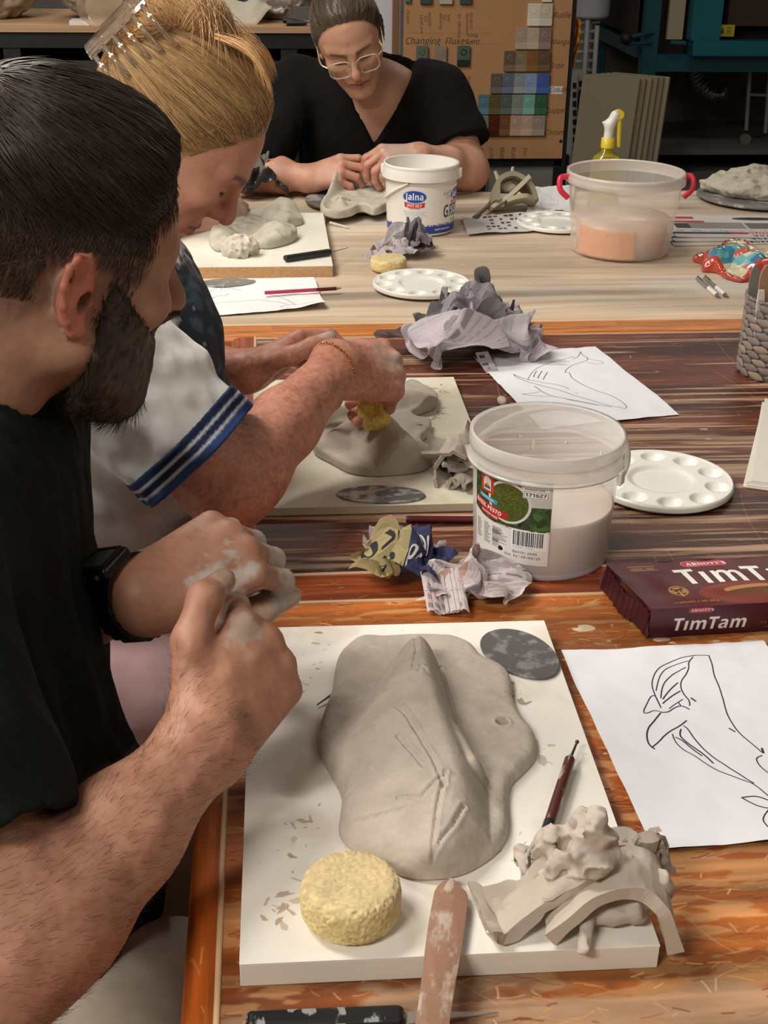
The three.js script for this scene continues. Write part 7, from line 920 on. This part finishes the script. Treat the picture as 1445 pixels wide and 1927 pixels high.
  { // glazed relief
    const out = [[0.8569, -2.5738], [0.8821, -2.6019], [0.8983, -2.593], [0.9253, -2.643], [0.9613, -2.6945], [0.9978, -2.7067], [1.0126, -2.6485], [1.0471, -2.617], [1.0535, -2.5136], [1.0005, -2.4007], [0.9485, -2.4326], [0.9045, -2.412], [0.8837, -2.4352], [0.874, -2.4813], [0.852, -2.4899], [0.8677, -2.5408]], mound = [[0.8892, -2.515], [0.9286, -2.5259], [0.9534, -2.4566], [0.9878, -2.4052]], sdv = polySD(smoothLoop(out, 60));
    const col = (x, y, z) => { const d = -sdv(x, z), n = fbm(x * 45, y * 45, z * 45, 3); if (d < 0.011) return [0.5 + n * 0.1, 0.06, 0.035]; const k = noise(x * 38, z * 60, 3), q = noise(x * 26 + 7, z * 40, 9); let c = [0.66, 0.6, 0.42]; if (y > 0.76) { c = k > 0.1 ? [0.06, 0.24, 0.36] : k > -0.25 ? [0.16, 0.44, 0.46] : [0.62, 0.56, 0.46]; if (q > 0.42) c = [0.52, 0.12, 0.09]; } return c.map((v) => v * (1 + n * 0.3)); };
    solo('glazed_relief', slab(out, TT + 0.0005, (x, z) => 0.012 + 0.032 * sstep(0.055, 0.0, lineD(x, z, mound)) + fbm(x * 40, z * 40, 3, 3) * 0.008, 0.0026, 0.007, col), new THREE.MeshPhysicalMaterial({ color: 0xffffff, vertexColors: true, roughness: 0.2, clearcoat: 0.7 }), 'glazed relief in turquoise and blue with a red wavy rim', 'ceramic'); }
  for (const [a, b, w] of [[[0.8231, 0.745, -2.4301], [0.8263, 0.745, -2.3087], 'clear ballpoint pen with a pale sleeve, left of its twin by the glazed relief'], [[0.8388, 0.745, -2.4332], [0.8424, 0.745, -2.3114], 'clear ballpoint pen with a white sleeve, alongside its twin near the basket']]) { const t = thing('ballpoint_pen', w.replace(', left of its twin by the glazed relief', ' lying farther from the glazed relief').replace(', alongside its twin near the basket', ' lying nearer to the glazed relief'), 'pen'); part(t, 'barrel', bar(a, mix3(a, b, 0.55), 0.0038, 0.0038, 10), mat(0x9a9894, 0.2, { transmission: 0.4, thickness: 0.003 })); part(t, 'sleeve', bar(mix3(a, b, 0.55), mix3(a, b, 0.92), 0.0043, 0.0043, 10), mat(0xe8e6e2, 0.4)); part(t, 'tip', bar(mix3(a, b, 0.92), b, 0.004, 0.0008, 10), mat(0x8d8a88, 0.3, { metalness: 0.7 })); part(t, 'clip', bar(add(a, [0, 0.005, 0]), add(mix3(a, b, 0.25), [0, 0.005, 0]), 0.0011, 0.0011, 6), mat(0x777777, 0.3, { metalness: 0.8 })); }
}

// ---------- the back of the room ----------
{
  const black = mat(0x0b0a0a, 0.6), ply = mat(0xffffff, 0.7, { map: canvasTex(512, 64, (x, w, h) => perPixel(x, w, h, (i, j) => { const v = 1 + fbm(i / 60, j / 5, 4, 3) * 0.2; return [176 * v, 140 * v, 104 * v]; })) });
  // storage bench on a black frame
  const sx0 = -2.2, sx1 = 0.33, z0 = -4.2, yS = 1.026, bench = thing('storage_bench', 'wood topped storage bench on a black steel frame along the wall', 'bench');
  part(bench, 'top_board', box(sx1 - sx0, 0.018, 0.55, (sx0 + sx1) / 2, yS - 0.009, z0 - 0.275), ply);
  part(bench, 'front_beam', box(sx1 - sx0, 0.045, 0.04, (sx0 + sx1) / 2, yS - 0.0405, z0 - 0.03), black); part(bench, 'back_beam', box(sx1 - sx0, 0.045, 0.04, (sx0 + sx1) / 2, yS - 0.0405, z0 - 0.52), black);
  for (const x of [-1.6, -0.75, 0.075, 0.31]) { part(bench, 'post', box(0.05, yS - 0.02, 0.05, x, (yS - 0.02) / 2, z0 - 0.04), black); part(bench, 'post', box(0.05, yS - 0.02, 0.05, x, (yS - 0.02) / 2, z0 - 0.52), black); }
  part(bench, 'back_panel', box(sx1 - sx0, 0.86, 0.012, (sx0 + sx1) / 2, 0.53, z0 - 0.53), mat(0x2c2828, 0.8)); part(bench, 'lower_shelf', box(sx1 - sx0, 0.018, 0.5, (sx0 + sx1) / 2, 0.82, z0 - 0.29), ply);
  for (const [x, w] of [[-1.18, 0.8], [-0.34, 0.78]]) part(bench, 'grey_panel', box(w, 0.62, 0.014, x, 0.61, z0 - 0.075), mat(0x4c4545, 0.7));
  solo('clay_tray', nets((x, y, z) => { const q = Math.max(Math.abs(x) - 0.085, Math.abs(y - 0.028) - 0.026, Math.abs(z) - 0.06); return smax(q, -ell([0, 0.07, 0.01], [0.07, 0.03, 0.05])(x, y, z), 0.01) + noise(x * 30, y * 30, z * 30) * 0.004; }, [-0.1, -0.004, -0.075], [0.1, 0.065, 0.075], 0.006, clayCol([0.42, 0.37, 0.3])), clayM, 'beige slab of clay on the lower shelf of the storage bench', 'clay lump', [0.17, 0.83, z0 - 0.12]);
  // bags and trays on the bench
  const bag = (label, x, w, h, d, c, seed, sheen) => solo('plastic_bag', nets((X, Y, Z) => { const q = ell([0, h * 0.46, 0], [w / 2, h * 0.56, d / 2])(X, Y, Z); return Math.max(q + (Math.abs(fbm(X * 14 + seed, Y * 18, Z * 14, 4)) - 0.12) * 0.05, -Y); }, [-w / 2 - 0.03, -0.01, -d / 2 - 0.03], [w / 2 + 0.03, h * 1.1, d / 2 + 0.03], 0.008, (X, Y, Z) => { const k = 1 + fbm(X * 20 + seed, Y * 12, Z * 20, 3) * 0.5; return c.map((v) => v * k); }, (X, Y, Z) => noise(X * 60, Y * 90, Z * 60) * 0.004), new THREE.MeshPhysicalMaterial({ color: 0xffffff, vertexColors: true, roughness: 0.28, clearcoat: sheen, clearcoatRoughness: 0.2 }), label, 'plastic bag', [x, yS, z0 - 0.25]);
  bag('lumpy beige clay in a clear plastic bag on the storage bench', -0.88, 0.4, 0.24, 0.3, [0.3, 0.24, 0.18], 1, 0.6); bag('broad grey plastic bag of clay behind the blonde bun', -0.42, 0.44, 0.22, 0.34, [0.3, 0.28, 0.25], 6, 0.8); bag('crinkled clear plastic bag behind the person in black', 0.07, 0.2, 0.2, 0.22, [0.34, 0.31, 0.28], 11, 0.9);
  solo('paper_scrap', box(0.11, 0.012, 0.08, 0, 0.006, 0), mat(0xd8d4ce, 0.8), 'folded white paper under the grey plastic bag', 'paper', [-0.52, yS, z0 - 0.06]);
  { const c = [-0.115, yS, z0 - 0.15]; solo('slab_tray', sheet((u, v) => { const x = (u - 0.5) * 0.25, e = Math.abs(u - 0.5) * 2, y = 0.006 + 0.055 * sstep(0.55, 1, e) * (u < 0.5 ? 1 : 0.8) + 0.05 * sstep(0.55, 1, v < 0.5 ? 1 - v * 2 : 0) * (1 - e * 0.5) + noise(u * 4, v * 4, 2) * 0.006; return add(c, [x + (v - 0.5) * 0.03, y, (v - 0.5) * 0.17]); }, 40, 20, 0.007), mat(0xc9bfae, 0.7), 'curled cream clay slab drying like a tray on the storage bench', 'clay slab'); }
  { const t = thing('printed_bag', 'bundle with red, blue and white print on the storage bench', 'bag', [-0.015, yS + 0.005, z0 - 0.36]); part(t, 'wrap', crumple(0.2, 0.16, 0.16, 71, 24, 0.7), mat(0xffffff, 0.4, { map: canvasTex(256, 256, (x, w, h) => { const r = mulberry(3); x.fillStyle = '#20242e'; x.fillRect(0, 0, w, h); for (let k = 0; k < 40; k++) { x.fillStyle = ['#b32036', '#24508f', '#d8d4d0', '#1a1c22', '#b0407a'][Math.floor(r() * 5)]; x.beginPath(); x.ellipse(r() * w, r() * h, 10 + r() * 30, 8 + r() * 18, r() * 3, 0, 7); x.fill(); } }) })); }
  solo('grey_box', box(0.12, 0.045, 0.1, 0, 0.0225, 0, 0.003), mat(0x5c5954, 0.7), 'small grey box behind the person in black', 'box', [0.15, yS, z0 - 0.2]);
  { const t = thing('black_clamp', 'black plastic clamp at the front of the storage bench', 'clamp', [0.1, yS, z0 - 0.04]); part(t, 'jaw', merge([bar([-0.04, 0.016, 0], [0.02, 0.008, 0.01], 0.01, 0.008, 8), bar([-0.03, 0.008, 0.012], [0.03, -0.005 + 0.014, 0.02], 0.009, 0.006, 8)]), mat(0x0c0c0c, 0.4)); part(t, 'rod', bar([0.0, 0.012, 0.01], [0.12, 0.012, 0.012], 0.004, 0.004, 8), mat(0xb8b4ae, 0.25, { metalness: 0.9 })); }
  // white sheet board and timber post
  { const a = [0.3321, 1.1053, -4.17], b = [0.4103, 0.986, -4.17]; solo('white_sheet_board', box(0.13, 0.9, 0.012, 0, 0, 0, 0.002), mat(0xc9c7ca, 0.6), 'white sheet of card standing behind the person in black', 'board', [b[0] - 0.065, 0.95, -4.17]); const c = [0.409, 1.051, -4.12]; solo('timber_post', box(0.018, 0.95, 0.03, 0, 0, 0, 0.002), mat(0x7a5638, 0.7), 'thin timber edge between the white card and the glaze display', 'post', [c[0] - 0.02, 0.98, -4.12]); }
  // glaze test display
  const zD = -4.1, d = thing('glaze_display', 'brown cardboard panel of small glaze test tiles with handwritten oxide names', 'display board');
  const X0 = [0.3794, 1.1112, -4.1], X1 = [0.9632, 1.1146, -4.1], X2 = [0.3876, 0.5884, -4.1], X3 = [1.0065, 0.5853, -4.1], pt = (zx, zy) => { const u = zx / 1445, v = zy / 1328; return [lerp(lerp(X0[0], X1[0], u), lerp(X2[0], X3[0], u), v), lerp(lerp(X0[1], X1[1], u), lerp(X2[1], X3[1], u), v)]; };
  const L = pt(80, 0)[0], Rr = 0.912, Bt = 0.654, Tp = 1.42, W = Rr - L, Hh = Tp - Bt, S = 1400 / W;
  const face = canvasTex(1400, Math.min(2048, Math.round(Hh * S)), (x, w, h) => {
    perPixel(x, w, h, (i, j) => { const v = 1 + fbm(i / 200, j / 200, 2, 3) * 0.06 + noise(i / 3, j / 40, 5) * 0.02; return [176 * v, 130 * v, 88 * v]; });
    const P2 = (zx, zy) => { const [a, b] = pt(zx, zy); return [(a - L) * S, (Tp - b) * S]; }, u = P2(1000, 0)[0] - P2(900, 0)[0];
    x.strokeStyle = x.fillStyle = '#2e2620'; const wr = (s, zx, zy, size, rot = 0) => { const [a, b] = P2(zx, zy); x.save(); x.translate(a, b); x.rotate(rot); x.font = `italic ${Math.round(size * u / 100)}px sans-serif`; x.fillText(s, 0, 0); x.restore(); };
    x.fillStyle = '#d9d4cc'; { const [a, b] = P2(1140, 552); x.fillRect(a, b, u * 1.1, u * 0.55); } x.fillStyle = '#2e2620';
    wr('Changing  Fluxes -', 85, 262, 62); wr('using', 538, 212, 34); wr('umt', 540, 262, 50); wr('Rutile', 1170, 85, 52); wr('Manganese', 1160, 262, 44); wr('Iron', 1155, 428, 52); wr('Cobalt', 1145, 595, 46); wr('Copper', 1118, 742, 50); wr('Chrome', 1108, 898, 50);
    for (const [s, zx] of [['Cobalt', 630], ['Iron', 705], ['Manganese', 785], ['Rutile', 868], ['Tin', 952]]) wr(s, zx, 985, 44, 1.5); for (const [s, zx, zy] of [['Veechan', 545, 480], ['Ormuble', 515, 485], ['for', 490, 490], ['Ashley', 462, 470], ['Talc', 365, 490], ['Stratton', 560, 45], ['Wollaston', 530, 50], ['for Whiting', 470, 55], ['Talc', 395, 55], ['for', 365, 60], ['Whiting', 335, 50], ['supply', 255, 45], ['for', 225, 70], ['Lead ore', 195, 60], ['Potash', 95, 30]]) wr(s, zx, zy, 32, 1.52);
    x.strokeStyle = 'rgba(60,48,38,0.45)'; x.lineWidth = 2; for (const [a, b, c, e] of [[90, 188, 740, 190], [90, 255, 790, 262]]) { x.beginPath(); x.moveTo(...P2(a, b)); x.lineTo(...P2(c, e)); x.stroke(); }
    { const [a, b] = P2(1235, 945); x.beginPath(); x.arc(a, b, u * 0.14, 0, 7); x.fill(); }
  });
  const fg = box(W, Hh, 0.012, (L + Rr) / 2, (Bt + Tp) / 2, zD - 0.006); { const p = fg.attributes.position, uv = fg.attributes.uv; for (let i = 0; i < p.count; i++) uv.setXY(i, (p.getX(i) - L) / W, (p.getY(i) - Bt) / Hh); }
  part(d, 'cardboard_panel', fg, mat(0xffffff, 0.8, { map: face }));
  const tileG = new RoundedBoxGeometry(1, 1, 1, 2, 0.08), tile = (zx0, zx1, zy0, zy1, c, c2) => { const a = pt(zx0, zy0), b = pt(zx1, zy1), w = Math.abs(b[0] - a[0]) * 0.97, h = Math.abs(a[1] - b[1]) * 0.97, m = part(d, 'glaze_tile', tileG, mat(c, 0.25)); m.position.set((a[0] + b[0]) / 2, (a[1] + b[1]) / 2, zD + 0.004); m.scale.set(w, h, 0.008); const k = part(m, 'overlap_band', tileG, mat(c2 ?? c, 0.22)); k.position.set(0, -0.33, 0.25); k.scale.set(0.98, 0.3, 0.8); const s = part(m, 'stamp', stampG, mat(c2 ?? c, 0.3)); s.position.set(0, 0.18, 0.5); s.scale.set(0.2, 0.2 * w / h, 0.12); }, stampG = new THREE.TorusGeometry(1, 0.25, 5, 16);
  const rows = [[20, 185, [[985, 1068, 0xd6cdbb, 0xe0d8c6], [1070, 1160, 0xc3b9a6, 0xcfc6b5]]], [190, 350, [[895, 975, 0xa3917f, 0xb3a191], [978, 1060, 0xb5a28f, 0xc2ac9c], [1063, 1150, 0x85706c, 0x95807c]]], [355, 510, [[810, 890, 0x5f5147, 0x7a6650], [893, 972, 0x7f6e58, 0x8d7b62], [975, 1052, 0x80562c, 0x8a5e34], [1055, 1145, 0x5e4a34, 0x6b573e]]], [518, 670, [[712, 795, 0x5c5350, 0x6d6663], [797, 878, 0x5d6478, 0x6b7488], [880, 955, 0x838c8e, 0x99a3a2], [960, 1045, 0x7f96b8, 0x8d9fb8], [1048, 1138, 0x4257a0, 0x4b62ac]]], [672, 825, [[620, 695, 0x4f737f, 0x5d8590], [698, 780, 0x5a5132, 0x655b3b], [782, 862, 0x515c54, 0x5f6f66], [865, 945, 0x7d8478, 0x889082], [948, 1030, 0x6fa596, 0x80b8a6], [1032, 1122, 0x2f5c40, 0x3c6a4c]]], [825, 985, [[530, 605, 0x58513f, 0x6a6450], [610, 690, 0x757a6a, 0x858a7c], [692, 772, 0x55200f, 0x4e1c0e], [775, 850, 0x74462f, 0x84563e], [852, 930, 0xae8d78, 0xb99a86], [932, 1010, 0xb89784, 0xc4a694], [1012, 1105, 0x96847c, 0xa3928a]]], [-60, 15, [[1090, 1160, 0xcfcbc2, 0xdad7cf]]], [-90, 20, [[85, 125, 0x53705a]]], [-90, 32, [[195, 280, 0x4e6258, 0x3c4e46], [335, 430, 0x9a8f80, 0xb5ab9c], [485, 570, 0x4f5e66, 0x3c4a52]]], [318, 470, [[165, 250, 0x5c6a60, 0x49544c], [300, 385, 0x8a7c6a, 0x94856f], [465, 555, 0x4a5c50, 0x1e2622]]]];
  for (const [y0, y1, l] of rows) for (const [a, b, c, c2] of l) tile(a, b, y0, y1, c, c2);
  part(d, 'black_frame', merge([box(0.012, Tp - 0.02, 0.03, Rr + 0.008, (Tp - 0.02) / 2, zD - 0.02), box(0.04, 0.66, 0.03, 0.66, 0.33, zD - 0.03), box(0.04, 0.66, 0.03, Rr, 0.33, zD - 0.03), box(0.6, 0.03, 0.03, 0.64, 0.645, zD - 0.03)]), black);
  part(d, 'grey_infill', box(0.21, 0.5, 0.01, 0.793, 0.385, zD - 0.03), mat(0x77746c, 0.7));
  solo('orange_cloth', sheet((u, v) => [0.932 + 0.02 * Math.sin(v * 5) * 0.4 + (u - 0.5) * 0.02, 1.06 - v * 0.14, zD - 0.025 + 0.01 * Math.sin(u * 9 + v * 6)], 8, 20, 0.003), mat(0xc8861c, 0.8), 'strip of orange cloth hanging at the edge of the glaze display', 'cloth');
  // kiln
  const teal = mat(0x0f4a55, 0.45), brick = mat(0x37291d, 0.9), k = thing('kiln', 'large teal framed kiln on legs with a dark panelled door', 'kiln'), zk = -7.0, A = 1.93, R2 = 3.5;
  part(k, 'body', box(R2 - A - 0.06, 1.5, 0.95, (A + R2) / 2 + 0.03, 1.36, zk - 0.55), brick);
  part(k, 'side_panel', box(0.012, 1.4, 0.8, A - 0.005, 1.4, zk - 0.5), mat(0x3a2b20, 0.85)); for (const y of [0.64, 2.1]) part(k, 'side_rail', box(0.03, 0.07, 0.95, A, y, zk - 0.5), teal);
  for (const [x, z] of [[A + 0.04, zk], [R2, zk], [A + 0.02, zk - 1.0], [R2, zk - 1.0]]) part(k, 'post', box(0.075, 2.15, 0.07, x, 1.075, z), teal);
  part(k, 'front_rail', box(R2 - A, 0.085, 0.06, (A + R2) / 2, 0.585, zk), teal); part(k, 'insulation_strip', box(0.08, 1.4, 0.03, A + 0.165, 1.4, zk + 0.005), mat(0xa89a82, 0.85));
  const D0 = A + 0.24, dr = 0.1; part(k, 'door_panel', box(R2 - D0 - 0.2, 1.3, 0.06, (D0 + 0.16 + R2) / 2, 1.42, zk + 0.03), mat(0x3a2c20, 0.85)); for (const [w, h, x, y] of [[R2 - D0, 0.075, (D0 + R2) / 2, 0.665], [0.15, 1.4, D0 + 0.06, 1.4], [R2 - D0, 0.09, (D0 + R2) / 2, 2.1]]) part(k, 'door_frame', box(w, h, dr, x, y, zk + 0.06, 0.005), mat(0x13626e, 0.45));
  { const q = [1.8158, 0.715, -6.88], r = [1.9689, 0.7388, -6.95]; part(k, 'latch_arm', merge([bar(q, r, 0.012, 0.012, 8), bar([q[0], q[1] - 0.03, q[2]], [r[0], r[1] - 0.05, r[2]], 0.008, 0.008, 8)]), teal); part(k, 'latch_knob', new THREE.SphereGeometry(0.032, 16, 12).translate(...q), black); const s = [2.0534, 0.6933, -6.9], u = [2.1311, 0.6885, -6.9]; part(k, 'door_handle', bar(s, u, 0.013, 0.013, 10), teal); }
  { const a = [2.3013, 0.7197, -6.9], b = [2.3879, 0.776, -6.9], w = b[0] - a[0], h = b[1] - a[1]; const st = canvasTex(256, 170, (x) => { x.fillStyle = '#c8b32e'; x.fillRect(0, 0, 256, 170); x.fillStyle = '#2a2612'; x.beginPath(); x.moveTo(70, 30); x.lineTo(105, 125); x.lineTo(35, 125); x.fill(); x.fillStyle = '#c8b32e'; x.font = 'bold 60px sans-serif'; x.fillText('!', 60, 115); x.fillStyle = '#4a4320'; for (let j = 0; j < 7; j++) x.fillRect(130, 30 + j * 16, 100 - (j % 3) * 14, 7); x.fillRect(12, 145, 232, 6); }); const g = box(w, h, 0.004, (a[0] + b[0]) / 2, (a[1] + b[1]) / 2, zk + 0.066); part(k, 'warning_sticker', g, mat(0xffffff, 0.5, { map: st }), 'yellow warning sticker'); }
  part(k, 'bottom_shelf', box(R2 - A, 0.03, 0.9, (A + R2) / 2, 0.12, zk - 0.5), mat(0x5a5550, 0.9)); part(k, 'back_sheet', box(R2 - A, 0.6, 0.02, (A + R2) / 2, 0.33, zk - 0.98), mat(0x5a5550, 0.95));
  { const t = thing('foil_duct', 'crumpled silver foil duct in the dark under the kiln', 'duct'), q = [[2.3604, 0.5029, -7.5], [2.3998, 0.4247, -7.45], [2.4819, 0.3666, -7.4], [2.5412, 0.3752, -7.4]], cv = new THREE.CatmullRomCurve3(q.map(V)); part(t, 'duct', grid((u, v) => { const p = cv.getPoint(u), tg = cv.getTangent(u), a = norm(cross([tg.x, tg.y, tg.z], [0, 0, 1])), b = cross([tg.x, tg.y, tg.z], a), r = 0.04 + 0.006 * Math.sin(u * 90) + noise(u * 14, v * 8, 2) * 0.012, c = v * 6.2832; return add(add([p.x, p.y, p.z], a, Math.cos(c) * r), b, Math.sin(c) * r); }, 60, 16), mat(0x8a8682, 0.3, { metalness: 0.8 })); }
  { const t = thing('steel_trolley', 'pale steel trolley frame standing under the kiln', 'trolley'), q = (x, y) => [2.6074, 0.5285, -7.3], m = mat(0x8b8a84, 0.4, { metalness: 0.4 }); const P0 = [2.5903, 0.5546, -7.2], P1 = [2.6139, 0.2082, -7.2], Q0 = [2.6994, 0.5684, -7.2], Q1 = [2.7235, 0.1938, -7.2], M0 = [2.6003, 0.3957, -7.2], M1 = [2.7547, 0.3902, -7.2]; part(t, 'upright', bar(P0, P1, 0.012), m); part(t, 'upright', bar(Q0, Q1, 0.012), m); part(t, 'cross_bar', bar(M0, M1, 0.009), m); const f0 = [2.6145, 0.1599, -7.2]; part(t, 'castor', new THREE.CylinderGeometry(0.03, 0.03, 0.02, 16).rotateX(1.57).translate(f0[0], f0[1], f0[2]), mat(0x666058, 0.6)); }
  // kiln shelves leaning in a row, slotted crate, stool and white tub
  for (let i = 0; i < 6; i++) { const g = box(0.3, 0.56, 0.022, 0, 0.28, 0, 0.003); g.rotateX(-0.16); g.rotateY(-0.62); solo('kiln_shelf', g, mat([0x9c8f76, 0x94876e, 0xa5977e][i % 3], 0.85), i === 0 ? 'frontmost pale ceramic kiln shelf leaning by the teal kiln' : 'pale ceramic kiln shelf within the leaning row by the teal kiln', 'kiln shelf', [1.66 + i * 0.034, 0.002, -6.62 - i * 0.016], 0, 'kiln shelves leaning by the kiln'); }
  { const t = thing('slotted_panel', 'white slotted plastic panel leaning beside the kiln shelves', 'panel', [1.56, 0, -6.75], 0.35); for (let s = 0; s < 2; s++) { const g = box(0.1, 0.56, 0.03, 0, 0.28, 0, 0.002); g.rotateX(-0.14); part(t, 'panel', g.translate(s * 0.07 - 0.02, 0, -s * 0.05), mat(0x9a9890, 0.7)); for (let j = 0; j < 11; j++) { const q = box(0.018, 0.026, 0.034, 0.03, 0.06 + j * 0.044, 0.002); q.rotateX(-0.14); part(t, 'slot', q.translate(s * 0.07 - 0.02, 0, -s * 0.05 + 0.002), mat(0x0e0d0c, 0.9)); } } }
  { const t = thing('white_stool', 'stack of white tubular stool frames by the kiln', 'stool', [0, 0, 0]), m = mat(0xa8a6a4, 0.35); for (let j = 0; j < 6; j++) { const a = [1.5937, 0.7586, -7.15], b = [1.7395, 0.7592, -7.15]; part(t, 'rung', bar([a[0], a[1] - j * 0.048, a[2]], [b[0], b[1] - j * 0.048 + 0.01, b[2]], 0.011), m); } for (const s of [[1.6648, 0.7792, -7.1], [1.717, 0.7536, -7.1], [1.5929, 0.7737, -7.1]]) part(t, 'leg', bar(s, [s[0] + 0.01, 0.0, s[2]], 0.013), m); }
  { const a = [1.6141, 0.7799, -7.2], b = [1.7861, 0.7808, -7.2], r = (b[0] - a[0]) / 2 + 0.02; solo('white_tub', lathe([[0.001, 0], [r * 0.94, 0], [r, 0.02], [r * 1.08, 0.34], [r * 1.1, 0.34], [r * 1.05, 0.33], [r * 0.93, 0.02], [0.001, 0.015]], 40), mat(0xa5a4a8, 0.4), 'white plastic tub on the tubular stool frames', 'tub', [(a[0] + b[0]) / 2 - 0.01, a[1], a[2]]); }
}

scene.traverse((o) => { if (o.isMesh) { o.castShadow = true; o.receiveShadow = true; } });
renderer.render(scene, camera);
